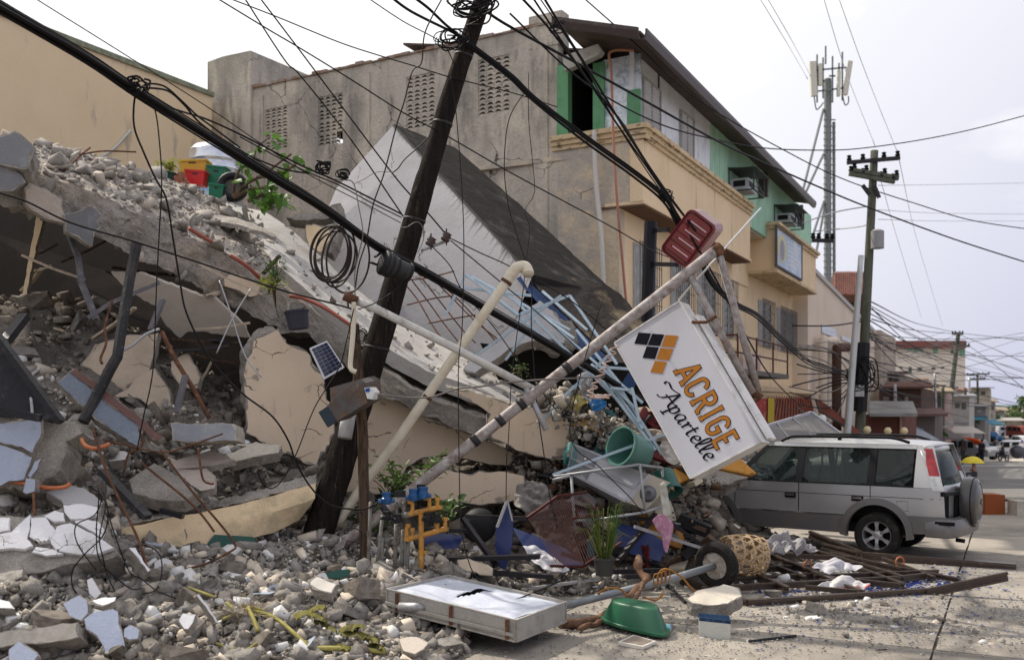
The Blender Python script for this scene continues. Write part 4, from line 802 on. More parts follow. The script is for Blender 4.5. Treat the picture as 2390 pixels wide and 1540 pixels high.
L3=[('wall_slab','blue-grey painted slab with a crack leaning behind the bent black post','wall slab',[(132,892),(162,868),(250,938),(337,1005),(322,1044),(214,970)],11.0,(.2,-.8,.55),.14,[M('cracked_blue_grey',(.17,.195,.24),[((.24,.265,.31),4,.5,.7,.8)],r=.75,bump=((12,.02),),grain=.15),CONC]),
('wall_slab','maroon edged strip along the upper side of the leaning blue-grey slab','painted strip',[(162,866),(178,858),(385,1020),(368,1030)],11.05,(.2,-.8,.55),.1,[M('maroon_paint',(.13,.07,.06),[((.25,.2,.18),8,.6,.7,.7)],r=.7,grain=.2),CONC]),
('wall_chunk','massive blue-grey painted wall chunk broken off at the left edge','wall chunk',[(-60,978),(0,975),(98,978),(190,986),(198,1012),(152,1032),(149,1072),(128,1112),(88,1136),(0,1142),(-60,1140)],10.1,(.1,-.95,.3),.5,[CONC,CONC]),
('ceiling_board','bent off-white ceiling board hanging below the broken beam','ceiling board',[(255,636),(330,640),(420,672),(505,700),(570,760),(583,790),(520,780),(475,772),(440,775),(421,790),(388,760),(362,712),(300,680)],13.6,(.1,-.8,-.6),.05,[BOARD,BOARD]),
('wall_fragment','cream wall piece deep in the crushed floor beside the bent post','wall fragment',[(188,852),(222,805),(290,783),(372,778),(352,865),(326,918),(285,925),(240,902)],12.9,(.15,-.97,.2),.2,[DCREAM,CONC]),
('wall_fragment','small cream wall lump between rusty bars in the crushed floor','wall fragment',[(398,845),(438,824),(468,880),(462,905),(425,905),(400,873)],12.9,(.1,-.97,.2),.2,[DCREAM,CONC]),
('wall_fragment','cream wall piece with arched hole low in the crushed floor','wall fragment',[(328,868),(362,860),(398,915),(405,955),(370,965),(320,930),(268,925),(300,905)],12.7,(.15,-.97,.2),.2,[DCREAM,CONC]),
('wall_fragment','tan wall strip standing in the dark left opening','wall fragment',[(85,500),(102,498),(60,700),(50,760),(38,770)],14.2,(.1,-.97,0),.1,[YELL,CONC]),
('floor_slab','thick grey floor slab resting level right of the leaning blue-grey slab','floor slab',[(398,990),(470,988),(549,990),(551,1028),(402,1029)],11.2,(.1,-.98,.1),.6,[M('lilac_grey_paint',(.27,.28,.31),[((.36,.36,.38),4,.5,.7,.8)],grain=.12),PALEC]),
('floor_tile','upper piece of pale wood-grain floor tile on the rubble','floor tile',[(393,1078),(500,1050),(549,1074),(508,1084),(410,1098)],11.4,(0,-.5,.86),.07,[TILEW,CONC]),
('floor_tile','lower piece of pale wood-grain floor tile bitten by a rusty hooked bar','floor tile',[(407,1099),(482,1092),(504,1112),(502,1140),(465,1146),(440,1126)],11.1,(0,-.5,.86),.07,[TILEW,CONC]),
('concrete_plate','flat concrete plate lying below the standing cream wall','concrete plate',[(528,1062),(600,1030),(657,1040),(650,1056),(600,1066),(545,1078)],12.1,(0,-.5,.86),.12,[PALEC,CONC]),
('concrete_plate','pale plate above the cracked white plaster near black wires','concrete plate',[(108,1147),(165,1130),(205,1140),(243,1174),(236,1182),(150,1177)],10.1,(0,-.45,.88),.10,[M('pale_lilac',(.44,.43,.43)),CONC]),
('concrete_plate','stack of broken tile and mortar left of the wood-grain tiles','concrete plate',[(300,1120),(360,1080),(420,1110),(460,1150),(430,1170),(360,1165),(310,1150)],11.0,(0,-.5,.86),.15,[CONC,CONC]),
('painted_flake','blue-grey paint flake, upper one on the massive left chunk','painted piece',[(-40,986),(0,985),(98,980),(98,1010),(76,1056),(50,1042),(0,1032),(-40,1030)],9.98,(.1,-.95,.3),.05,[BLUEG,CONC]),
('painted_flake','blue-grey paint flake, lower one on the massive left chunk','painted piece',[(-40,1036),(0,1036),(40,1048),(76,1068),(62,1100),(54,1118),(20,1122),(0,1132),(-40,1130)],9.9,(.1,-.95,.3),.05,[BLUEG,CONC]),
('painted_flake','narrow upright blue-grey piece beside the massive left chunk','painted piece',[(62,1110),(80,1078),(97,1072),(88,1095),(70,1118)],9.85,(.3,-.95,.1),.05,[BLUEG,CONC]),
('painted_flake','small blue-grey tab of wall over the orange hose','painted piece',[(53,1150),(60,1116),(82,1122),(80,1148),(62,1153)],9.7,(.1,-.98,.1),.1,[BLUEG,CONC]),
('painted_flake','big light blue-grey wall piece among the stones at lower left','painted piece',[(197,1442),(215,1427),(262,1418),(275,1426),(277,1455),(288,1500),(290,1520),(268,1530),(245,1526),(236,1500),(225,1482),(200,1466)],8.55,(.05,-.8,.6),.08,[BLUEG,CONC]),
('painted_flake','blue-grey wall piece up-left of the biggest one at lower left','painted piece',[(145,1410),(162,1400),(188,1388),(204,1400),(206,1430),(192,1450),(160,1436)],8.7,(-.1,-.8,.55),.08,[BLUEG,CONC]),
('painted_flake','rounded blue-grey wall piece right of the biggest one at lower left','painted piece',[(288,1468),(300,1455),(327,1466),(320,1490),(297,1496),(287,1485)],8.5,(.1,-.75,.65),.07,[BLUEG,CONC]),
('painted_flake','blue-grey wall piece cut by the bottom left of the rubble','painted piece',[(18,1518),(45,1500),(70,1510),(88,1528),(80,1545),(22,1548)],8.2,(0,-.8,.6),.07,[BLUEG,CONC]),
('white_plaster_piece','white plaster-faced lump alone in the middle of the left stones','plaster piece',[(413,1448),(426,1430),(458,1433),(451,1452),(441,1468),(428,1469)],8.7,(0,-.75,.65),.08,[WPLAST,CONC]),
('white_plaster_piece','white plaster piece at the left edge above the flat beam','plaster piece',[(-20,1393),(0,1395),(24,1402),(33,1420),(0,1418),(-20,1415)],8.8,(0,-.6,.8),.08,[WPLAST,CONC]),
('white_plaster_piece','tall pointed white plaster shard below the cracked white wall','plaster piece',[(204,1352),(214,1346),(228,1362),(236,1382),(226,1396),(212,1386)],8.95,(.2,-.9,.3),.06,[WPLAST,CONC]),
('white_plaster_piece','flat white plaster shard above the light blue-grey piece','plaster piece',[(214,1402),(240,1394),(270,1392),(266,1402),(236,1414)],8.8,(0,-.5,.86),.05,[WPLAST,CONC]),
('white_plaster_piece','slanting white-topped slab between hanging wires and the low beam','plaster piece',[(300,1277),(312,1275),(350,1330),(345,1334)],9.6,(.5,-.7,.5),.2,[WPLAST,CONC]),
('white_plaster_piece','narrow white-edged slab standing near the withered leaves','plaster piece',[(463,1388),(468,1385),(515,1452),(509,1453)],8.9,(.5,-.8,.3),.12,[WPLAST,CONC]),
('cream_faced_piece','cream-faced stone in front of the fallen white sign','plaster piece',[(930,1490),(942,1483),(975,1484),(1003,1500),(994,1516),(968,1530),(940,1520)],8.75,(0,-.65,.75),.12,[M('cream_face',(.66,.58,.48),r=.8,grain=.08),CONC]),
('cream_faced_piece','square cream-faced slab below the leaning pole foot','plaster piece',[(720,1362),(735,1345),(785,1362),(776,1384),(730,1375)],9.6,(0,-.5,.86),.1,[M('cream_face2',(.60,.56,.50),r=.8,grain=.08),CONC]),
('cream_faced_piece','cream wall lump lying behind the fallen white sign','plaster piece',[(1066,1305),(1092,1302),(1140,1318),(1150,1328),(1148,1345),(1120,1342),(1070,1325)],11.4,(0,-.8,.6),.2,[DCREAM,CONC]),
('kerb_beam','long concrete beam stub lying flat at the lower left edge','concrete beam',[(-30,1482),(100,1462),(184,1450),(186,1486),(120,1500),(0,1512),(-30,1512)],8.35,(.05,-.85,.5),.25,[PALEC,CONC]),
('concrete_block','large flat-topped concrete block on the road in front of the dark lattice','concrete block',[(1606,1398),(1628,1378),(1690,1364),(1722,1372),(1730,1390),(1702,1408),(1655,1414),(1615,1409)],10.5,(0,-.35,.93),.15,[M('cream_block_top',(.60,.54,.45),r=.85,grain=.1),CONC])]
for it in L3:frag(it[0],it[1],it[2],it[3],it[4]-(.42 if it[4]<9.7 else(.2 if it[4]<11.5 else 0)),it[5],it[6],it[7],amp=.02 if it[0]!='wall_chunk' else.05,step=.05,inset=.006 if 'flake' in it[0]or 'plaster' in it[0]else.012)
cw=empty('cracked_plaster_wall',P(120,1300,9.5),'cracked white plastered wall piece lying at the left edge of the rubble','wall piece')
n_=V((.1,-.78,.62)).normalized();p0=P(120,1240,9.3)
mb=slab_mb([RP(a,b,p0,n_)-n_*.02 for a,b in((-60,1200),(60,1205),(150,1180),(235,1182),(262,1255),(275,1285),(250,1300),(190,1310),(100,1330),(-60,1345))],-n_*.45,RNG,.07,.04,.01);mb.build('wall_core',[CONC,CONC],cw)
for o_ in([(-50,1205),(25,1212),(22,1240),(-50,1252)],[(27,1245),(50,1225),(75,1205),(72,1240),(66,1260),(80,1275),(60,1287),(30,1284),(-50,1290),(-50,1255)],[(77,1212),(108,1212),(131,1245),(120,1264),(95,1268),(73,1255)],[(105,1209),(128,1197),(148,1202),(150,1221),(125,1222)],[(149,1182),(200,1180),(230,1187),(232,1204),(200,1214),(165,1216),(151,1200)],[(133,1233),(165,1226),(200,1241),(240,1263),(268,1280),(225,1297),(175,1294),(130,1287),(119,1269)],[(173,1220),(205,1216),(232,1219),(245,1240),(238,1258),(205,1238)],[(85,1278),(118,1282),(150,1296),(110,1300),(80,1292)]):
 q=[RP(a,b,p0,n_)+n_*.03 for a,b in o_];mb=slab_mb(q,-n_*.04,RNG,.04,.015,.004,1,0);mb.build('plaster_piece',[WPLAST,WPLAST],cw)
frag('concrete_block','ragged concrete lump crushing the front of the silver car','concrete block',[(1640,1112),(1680,1094),(1733,1099),(1747,1115),(1700,1130),(1650,1132)],15.3,(0,-.8,.6),.3,[CONC,CONC],amp=.06)
# ================================================================= LOOSE CHUNKS: 300 single ones, the rest joined
rs=np.random.RandomState(8)
vis=lambda c:((c[:,0]/c[:,1]>-.56)&(c[:,0]/c[:,1]<.32)&(c[:,2]>-.03)).astype(float)
near=lambda c:vis(c)*np.exp(-(c[:,1]-8)/3.2)*(c[:,0]<.6-(c[:,1]-8.5)*.05)
meshes=[]
for k in range(14):
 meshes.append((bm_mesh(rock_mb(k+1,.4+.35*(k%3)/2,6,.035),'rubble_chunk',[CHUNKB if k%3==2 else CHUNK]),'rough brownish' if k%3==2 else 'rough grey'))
FACES=[('cream-faced',M('cream_paint_face',(.62,.54,.44),r=.85,grain=.1,rnd=.12)),('white-faced',M('white_paint_face',(.64,.63,.62),r=.85,grain=.1,rnd=.1)),('blue-grey-faced',M('blue_paint_face',(.33,.37,.44),r=.8,grain=.1,rnd=.1)),('tan-faced',M('tan_face',(.47,.41,.34),r=.9,grain=.1,rnd=.12))]
for k in range(12):
 r_=random.Random(k+70);nn_=r_.randint(5,8);pts=[V((math.cos(a)*r_.uniform(.35,.55),math.sin(a)*r_.uniform(.25,.5),0))for a in[2*math.pi*i/nn_ for i in range(nn_)]]
 mb=slab_mb(pts,V((0,0,-.34)),r_,.16,.05,.01,2);o=mb.build('rubble_chunk',[FACES[k%4][1],CHUNK]);meshes.append((o.data,FACES[k%4][0]));bpy.data.objects.remove(o)
def zone(p):
 u=CX+p[0]/p[1]*FL;v=HY-(p[2]-CH)/p[1]*FL
 if u>1150:return 'in the debris between the ruin and the car' if v<1330 else 'on the road in front of the debris'
 if v>1440:return('along the bottom of the heap near the fallen white sign' if u>600 else 'at the bottom left of the heap')
 if v>1290:return('below the foot of the leaning pole' if u>560 else 'below the cracked white plaster wall')
 if v>1000:return('on the ledge behind the low cream beam' if u>260 else 'beside the massive blue-grey chunk')
 return 'inside the crushed ground floor'
pts=np.concatenate([surf_pts(bed,245,rs,.3,near),surf_pts(bed,50,rs,.3,lambda c:vis(c)*(c[:,1]>9.8)*(c[:,1]<15.5))])
sz=np.clip(.13*(rs.pareto(2.8,len(pts))+1),.12,.31);sz[245:]*=1.1
for p,s in zip(pts,sz):
 me,lk=meshes[rs.randint(len(meshes))if rs.rand()<.8 else rs.randint(14)]
 o=bpy.data.objects.new('rubble_chunk',me);COL.objects.link(o);flat=lk.endswith('faced')
 o.location=(p[0],p[1],p[2]+s*.22);o.scale=(s*rs.uniform(1,1.4),s*rs.uniform(.9,1.2),s*rs.uniform(.75,1.05))
 o.rotation_euler=(rs.normal(0,.35)+(.35 if flat else 0),rs.normal(0,.35),rs.uniform(0,6.28))
 szw='large' if s>.21 else('hand-sized' if s>.135 else 'small');z_=zone(p)
 lb=f'{szw} {lk} concrete chunk {z_}';tag(o,lb,'concrete chunk',f'{szw} {lk} chunks {z_}')
def lay(obj,n,sd,zmin,reg,mu=.035,big=.12,sink=.2):
 r_=np.random.RandomState(sd);p=surf_pts(obj,n,r_,zmin,reg);s=np.clip(mu*(r_.pareto(2.0,n)+.6),.018,big);p[:,2]+=s*sink;return p,s
a1,s1=lay(bed,19000,1,.2,lambda c:vis(c)*np.exp(-(c[:,1]-8)/4)*(c[:,1]<12.6)*(c[:,2]>.02),.034,.17)
a2,s2=lay(bed,6500,2,.2,lambda c:vis(c)*(c[:,1]>12)*(c[:,2]>.1),.05,.24)
a3,s3=lay(COLLF,4200,4,.45,None,.036,.24)
a4,s4=lay(SLOPE,350,5,.4,None,.04,.12)
a6,s6=lay(bed,15000,16,.2,lambda c:vis(c)*np.exp(-(c[:,1]-8)/3)*(c[:,1]<12)*(c[:,2]>.0),.017,.05,.9)
a5,s5=lay(bed,2600,6,.2,lambda c:(c[:,0]>.3)*(c[:,0]/c[:,1]<.5)*(c[:,2]>-.05)*(c[:,2]<.15)*(c[:,1]<17),.03,.09,.3)
scatter_stuff('inner_stones',a2,s2,[M('sooty_brown_stone',(.13,.11,.092),[((.20,.175,.15),5,.5,.65,.8)],r=1,grain=.25),CHUNKB],'dark brownish stones inside and behind the crushed floor',seed=13)  # stones given a darker brown to paint in the shade of the cave
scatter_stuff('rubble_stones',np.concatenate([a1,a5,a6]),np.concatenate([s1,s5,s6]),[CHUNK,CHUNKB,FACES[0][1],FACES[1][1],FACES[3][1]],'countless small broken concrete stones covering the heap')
scatter_stuff('upper_stones',np.concatenate([a3,a4]),np.concatenate([s3,s4]),[CHUNK,CHUNK,CHUNKB,FACES[3][1]],'broken stones lying on top of the collapsed upper floor',seed=9)
cx,cy=P(1690,1060,15.5).x,15.5
r_=np.random.RandomState(12);n=700;q=np.stack([3.62+np.clip(r_.normal(0,.24,n),-.6,.36),16.55+r_.normal(0,.22,n),np.zeros(n)],1)
q[:,2]=1.02+.62*np.exp(-((q[:,0]-3.7)**2/.2+(q[:,1]-16.6)**2/.2))+r_.uniform(-.25,.06,n);scatter_stuff('bonnet_rubble',q,np.clip(.09*(r_.pareto(2.4,n)+.5),.05,.3),[CHUNK,CHUNKB,FACES[3][1]],'grey rubble piled over the crushed front of the silver car',seed=4)
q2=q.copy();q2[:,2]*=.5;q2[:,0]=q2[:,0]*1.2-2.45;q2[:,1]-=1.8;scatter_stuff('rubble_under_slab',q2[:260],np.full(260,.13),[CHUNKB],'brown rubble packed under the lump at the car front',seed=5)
# ================================================================= POLES, PIPES, SIGN
lp=empty('leaning_pole',P(745,1250,11.8),'dark weathered wooden utility pole leaning right across the ruin','utility pole')
axis=[P(722,1300,11.7),P(752,1215,11.8),P(885,790,12.25),P(1000,400,12.6),P(1062,190,12.75),P(1135,-25,12.9),P(1180,-160,13)]
ax2=resamp(cat(axis,6),90);mb=MB()
for_r=[(.186-.078*min(1,i/75))for i in range(90)]
n=22;vs=[];
mb.tube(ax2,for_r,n)
mb.v=[tuple(V(p)+V((nv(V((p[0]*1,p[1]*1,p[2]*.25)),7,.012).x,nv(V((p[0],p[1],p[2]*.25)),7,.012).y,0)))for p in mb.v]
mb.build('pole_shaft',WOODP,lp,smooth=True)
for i in(28,46,60,70):mb=MB();mb.tube([ax2[i]+V((0,0,-.015)),ax2[i]+V((.006,0,.015))],for_r[i]+.006,20);mb.build('steel_band',DSTEEL,lp,smooth=True)
mb=MB();mb.tube([P(822,960,12.0)+V((0,-.22,0)),P(812,1020,11.9)+V((0,-.22,0))],.085,10);mb.build('white_wrap',M('dirty_white_wrap',(.5,.5,.5),[((.3,.3,.3),6,.5,.7,.8)]),lp,smooth=True)
r_=random.Random(5)
def wire(label,pts,r=.012,m=WIRE,grp=None,n=5,sm=8,cat_='cable',name='cable'):
 mb=MB();c=cat(pts,sm)if sm and len(pts)>2 else[V(p)for p in pts]
 mb.tube(c,r,n);o=solo(mb,name,m,label,cat_,grp,smooth=True);return o
def tangle(label,c,rad,n,r=.01,seed=1,squash=.6):
 q=random.Random(seed);t=empty('wire_tangle',c,label,'wire tangle','knots of wire on the cables')
 for i in range(n):
  a0=q.uniform(0,6.28);rr=rad*q.uniform(.4,1);ce=c+V((q.uniform(-.4,.4)*rad,q.uniform(-.2,.2)*rad,q.uniform(-.4,.4)*rad));tl=q.uniform(-.6,.6)
  pts=[ce+V((math.cos(a0+k*.9)*rr,math.sin(k*.7+i)*rad*.25,math.sin(a0+k*.9)*rr*squash+math.cos(a0+k*.9)*rr*tl*.5))*(1+.15*math.sin(k*2.3))for k in range(q.randint(5,9))]
  m=MB();m.tube(cat(pts,5),r*q.uniform(.6,1.2),5);m.build('wire_loop',WIRE,t,smooth=True)
 return t
tangle('thick tangle of black wire wrapped round the top of the leaning pole',P(1100,15,12.6),.28,12,.011,1)
tangle('loose loops of wire left of the leaning pole where thick cables cross',P(1055,95,12.5),.17,9,.009,2)
tangle('left knot of black wire with a short hanging end in front of the grey wall',P(755-0,394,11.6),.10,9,.009,3,.8)
tangle('right smaller knot of wire just beside the larger one before the grey wall',P(757-45+45+45,405,11.6),.09,6,.008,4)
tangle('wire knot on the thick cable bundle over the yellow building',P(322,200,9.1),.09,8,.009,5)
tangle('small wire clump on the steep cables beside the parapet corner',P(1300,62,12.9),.11,6,.008,6)
tangle('wire clump where the steep cables meet above the red sign box',P(1555,455,13),.14,7,.008,7)
tangle('hanging coil of thin wires beside the bent white conduit',P(843,780,11.4),.07,6,.005,8,1.2)
post=empty('wooden_post',P(850,1310,11.4),'slim brown wooden post standing in front of the leaning pole','wooden post')
mb=MB();mb.tube(resamp([P(826,758,11.7),P(838,900,11.6),P(846,1000,11.55),P(853,1320,11.4)],30),.062,10);mb.build('post_shaft',WOODB,post,smooth=True)
hs=empty('lamp_housing',P(810,935,11.3),'rusty crumpled street lamp housing strapped to the brown post','lamp housing')
mb=MB();sec=[(765,905,748,962),(800,890,756,985),(845,882,800,975)]
q=[P(770,905,11.2),P(838,885,11.2),P(852,893,11.15),P(857,940,11.1),P(780,988,11.1),P(757,955,11.1),P(772,935,11.15)]
mb=slab_mb(q,(.12,.34,.05),random.Random(3),.03,.004,.01,3,0);mb.build('housing_shell',M('rusty_grey_sheet',(.10,.09,.085),[((.16,.09,.05),6,.45,.6,.9),((.05,.05,.05),3,.5,.7,.8)],r=.6,metal=.3,bump=((20,.01),),grain=.2),hs)
mb=MB();mb.beam(P(755,955,11.12),P(776,990,11.1),.05,.12);mb.build('end_cap',M('blue_black_cap',(.03,.045,.06),r=.5),hs)
bx=empty('meter_box',P(863,920,11.2),'small white box with blue label on the lamp housing','box')
mb=MB();mb.prism([P(850,905,11.12),P(866,903,11.12),P(875,915,11.1),P(868,932,11.1),P(857,930,11.1)],(.04,.12,0));mb.build('box_body',M('white_box_plastic',(.62,.62,.6),r=.5),bx)
mb=MB();mb.prism([P(852,907,11.1),P(862,905,11.1),P(863,913,11.1),P(854,915,11.1)],(0,.02,0));mb.build('blue_label',M('blue_label_print',(.03,.08,.30)),bx)
cd=empty('arm_pipe_run',P(827,700,11.35),'horizontal white pipe arm reaching from the bent conduit to the sign pole','pipe')
mb=MB();mb.tube([P(803,690,11.35),P(880,722,11.4),P(1060,812,11.6),P(1243,908,11.8)],.048,10);mb.build('arm_pipe',M('dirty_white_pipe',(.55,.54,.50),[((.34,.32,.29),6,.5,.7,.8),((.25,.13,.1),9,.62,.72,.8)],r=.5,metal=.1,grain=.12),cd,smooth=True)
mb=MB();mb.tube([P(803,690,11.3),P(833,703,11.35)],.056,10);mb.tube([P(812,695,11.3),P(813,720,11.3)],.012,5);mb.build('rusty_collar',RUST,cd,smooth=True)
pipe('bent_conduit','bent off-white conduit with black wires hanging beside the leaning pole',[P(826,705,11.3),P(824,780,11.3),P(818,845,11.3),P(820,862,11.28),P(831,868,11.28)],.028,PVC)
ep=empty('plastic_drain_pipe',P(790,1215,11.7),'long cream plastic drain pipe with a hooked elbow leaning up to the right','drain pipe')
mb=MB();mb.tube(resamp([P(786,1222,11.9),P(850,1128,11.9),P(932,1020,11.9),P(1060,832,11.9),P(1186,652,11.9)],40),.059,14);mb.build('pipe_length',PVC,ep,smooth=True)
mb=MB();mb.tube(cat([P(1182,658,11.9),P(1196,636,11.9),P(1209,624,11.9),P(1226,623,11.9),P(1232,634,11.88),P(1233,640,11.86)],6),.068,14);mb.build('elbow',PVC,ep,smooth=True)
mb=MB();mb.tube([P(1180,661,11.9),P(1184,655,11.9)],.073,14);mb.tube([P(995,930,11.9),P(999,924,11.9)],.064,14);mb.build('rusty_clamp',RUST,ep,smooth=True)
PAINTP=M('peeling_pinkish_pole_paint',(.33,.305,.29),[((.15,.085,.065),(9,9,9),.42,.66,.75),((.50,.47,.45),(14,14,14),.55,.70,.7),((.06,.03,.025),16,.64,.74,.9)],r=.6,metal=.15,bump=((30,.006),),grain=.15)
sp=empty('sign_pole',P(790,1275,11.6),'long rusty pinkish sign pole fallen diagonally across the ruin','sign pole')
mb=MB();pa,pb=P(782,1285,11.5),P(1672,584,11.9);mb.tube(resamp([pa,pb],30),.066,14);mb.build('main_pole',PAINTP,sp,smooth=True)
for t in(.13,.36,.425,.48,.60):mb=MB();c=pa.lerp(pb,t);d=(pb-pa).normalized();mb.tube([c-d*.04,c+d*.04],.073,14);mb.build('pole_band',DSTEEL,sp,smooth=True)
ps2=P(1765,915,11.8)
for a,b in((P(1612,645,11.85),P(1757,918,11.8)),(P(1680,598,11.9),P(1772,922,11.85))):
 mb=MB();mb.tube([a,b],.044,10);mb.build('strut',PAINTP,sp,smooth=True)
mb=MB();mb.tube([P(1668,590,11.9),P(1684,578,11.9)],.078,12);mb.tube([P(1750,908,11.85),P(1774,930,11.85)],.062,8);mb.tube([P(1740,940,11.85),P(1768,932,11.8)],.035,6)
mb.tube([P(1614,752,11.8),P(1648,752,11.8),P(1672,738,11.8)],.022,6);mb.build('rusty_joint',RUST,sp,smooth=True)
mb=MB();mb.tube([P(1228,905,11.8)+V((0,-.03,0)),P(1275,1003,11.7)],.036,8);mb.build('brace_stub',STEEL,sp,smooth=True)
pipe('thin_pole','thin straight pale tube sticking up past the sign pole tip',[P(1584,700,12.1),P(1776,486,12.3)],.013,M('pale_tube',(.55,.55,.55),metal=.2,r=.5),'tube',6,sm=0)
TL,TR,BR,BL=(1435,800),(1586,703),(1776,1030),(1612,1116)
thk=V((.135,.135,-.024));nS=-thk.normalized();p0=P(1600,910,11.75)
c4=[RP(u,v,p0,nS)for u,v in(TL,TR,BR,BL)]
sg=empty('sign_box',p0,'white light box sign reading ACRIGE Apartelle hanging tilted from the fallen pole','sign')
def SG(s,t,o=0):return c4[0].lerp(c4[3],s).lerp(c4[1].lerp(c4[2],s),t)+nS*o
SFACE=M('white_sign_vinyl',(.52,.52,.57),[((.46,.46,.51),1.2,.5,.7,.7),((.52,.51,.52),(2,2,9),.6,.75,.5)],r=.45,grain=.03,gs=200)
SEDGE=M('scratched_white_metal',(.62,.61,.60),[((.42,.40,.38),5,.5,.7,.8),((.3,.2,.15),12,.66,.74,.7)],r=.6,grain=.1,gs=50)
mb=MB();mb.prism([SG(0,0),SG(0,1),SG(1,1),SG(1,0)],thk,0,1);mb.build('box_shell',[SFACE,SEDGE],sg)
mb=MB()
for a,b in(((0,0),(0,1)),((0,1),(1,1)),((1,1),(1,0)),((1,0),(0,0))):mb.beam(SG(*a,.004),SG(*b,.004),.02,.012,0,nS)
mb.build('edge_trim',SEDGE,sg)
mb=MB();mb.prism([SG(.10,1.0)+thk*.55+V((.03,.0,0)),SG(.98,1.0)+thk*.55+V((.03,0,0)),SG(.98,1)+thk*1.2+V((.04,0,0)),SG(.10,1)+thk*1.2+V((.04,0,0))],(.03,-.0,.02));mb.build('side_rail',SEDGE,sg)
def st(u,v):
 p=RP(u,v,p0,nS);a,b=c4[3]-c4[0],c4[1]-c4[0];q=p-c4[0]
 aa,ab,bb,qa,qb=a.dot(a),a.dot(b),b.dot(b),q.dot(a),q.dot(b);D=aa*bb-ab*ab
 return((qa*bb-qb*ab)/D,(qb*aa-qa*ab)/D)
def SPX(u,v,o):return RP(u,v,p0,nS)+nS*o
ORG=M('sign_orange_print',(.40,.16,.03),grain=.03,r=.9,spec=.1);BLK=M('sign_black_print',(.008,.008,.014),grain=0,r=.9,spec=.1)
X0,Y0=1400,850
def zc(x,y):return((X0+x/2.566)/1.2552,(Y0+y/2.566)/1.2552)
for pts,m_ in(([(1209,318),(1302,325),(1272,411),(1177,402)],BLK),([(1312,327),(1402,334),(1368,420),(1278,413)],BLK),([(1413,336),(1507,343),(1476,431),(1381,422)],ORG),([(1270,422),(1360,430),(1332,518),(1239,508)],BLK),([(1374,434),(1470,442),(1438,528),(1343,518)],ORG),([(1334,530),(1421,540),(1388,627),(1298,616)],ORG)):
 mb=MB();mb.prism([SPX(*zc(*p),.0045)for p in pts],nS*-.003);mb.build('logo_tile',m_,sg)
def letter_frame(o,ex,ey):return lambda x,y,z:SPX(*zc(o[0]+ex[0]*x+ey[0]*y,o[1]+ex[1]*x+ey[1]*y),z)
def stroke(mb,f,pts,w,z,capx=0):
 "flat ribbon of width w along pts (letter units)"
 P2=[V((x,y))for x,y in pts];Lf,Rt=[],[]
 for i,p in enumerate(P2):
  d0=(P2[i]-P2[i-1]).normalized()if i else(P2[1]-P2[0]).normalized();d1=(P2[i+1]-P2[i]).normalized()if i<len(P2)-1 else d0
  d=(d0+d1).normalized();k=1/max(.5,d.dot(d1));nrm=V((-d.y,d.x))*w/2*k;e=d*capx*(-1 if i==0 else(1 if i==len(P2)-1 else 0))
  Lf.append(p+nrm+e);Rt.append(p-nrm+e)
 for i in range(len(P2)-1):
  q=[Lf[i],Lf[i+1],Rt[i+1],Rt[i]];mb.poly([f(a.x,a.y,z)for a in q])
def arc(cx,cy,rx,ry,a0,a1,n=14):return[(cx+rx*math.cos(math.radians(a0+(a1-a0)*i/n)),cy+ry*math.sin(math.radians(a0+(a1-a0)*i/n)))for i in range(n+1)]
LET={'A':[[(.02,0),(.5,1.0)],[(.5,1.0),(.98,0)],[(.24,.28),(.76,.28)],[(-.12,.04),(.22,.04)],[(.78,.04),(1.12,.04)]],
'C':[arc(.5,.72,.38,.24,10,180)+arc(.5,.28,.38,.24,180,350)],'R':[[(.14,0),(.14,1.0)],[(.02,.96)]+[(.5,.96)]+arc(.5,.74,.36,.22,90,-90)+[(.14,.52)],[(.5,.52),(.88,.0)],[(-.04,.04),(.32,.04)],[(.76,.04),(1.06,.04)]],
'I':[[(.5,0),(.5,1.0)],[(.25,.96),(.75,.96)],[(.25,.04),(.75,.04)]],'G':[arc(.5,.72,.38,.24,10,180)+arc(.5,.28,.38,.24,180,360)+[(.88,.46)],[(.5,.44),(1.02,.44)]],
'E':[[(.16,0),(.16,1.0)],[(.04,.95),(.86,.95)],[(.16,.5),(.70,.5)],[(.04,.05),(.86,.05)]]}
hv=(118,-135*.0)
EXU=V((.50,.866));
boxes_=[('A',(1500,650),(1525,690),(1650,570)),]
base0,base1=V((1478,612)),V((1815,1235))
rd=(base1-base0).normalized();upv=V((rd.y,-rd.x))
Hc=190
adv=[('A',6,104),('C',135,96),('R',258,100),('I',372,70),('G',462,100),('E',590,92)]
orange,black=MB(),MB()
for ch,x0,w_ in adv:
 ox=0
 f=(lambda x0,w_:(lambda x,y,z:SPX(*zc(*(base0+rd*(x0+x*w_)+upv*(y*Hc))),z)))(x0,w_)
 sc_=w_
 for k,sk in enumerate(LET[ch]):
  g=(lambda x0:(lambda x,y,z:SPX(*zc(*(base0+rd*(x0+x)+upv*y)),z)))(x0)
  px=[(x*w_,y*Hc)for x,y in sk]
  if len(px)>2:px=[p for i,p in enumerate(px)if i==0 or(V(p)-V(px[i-1])).length>2]
  b=MB();stroke(black,g,px,36 if ch not in 'I' or k==0 else 34,.003+.00025*k,5);stroke(orange,g,px,25,.0065+.00025*k,0)
black.build('letter_outline',BLK,sg,kind='stuff',fix=False);o=orange.build('lettering',ORG,sg,fix=False);
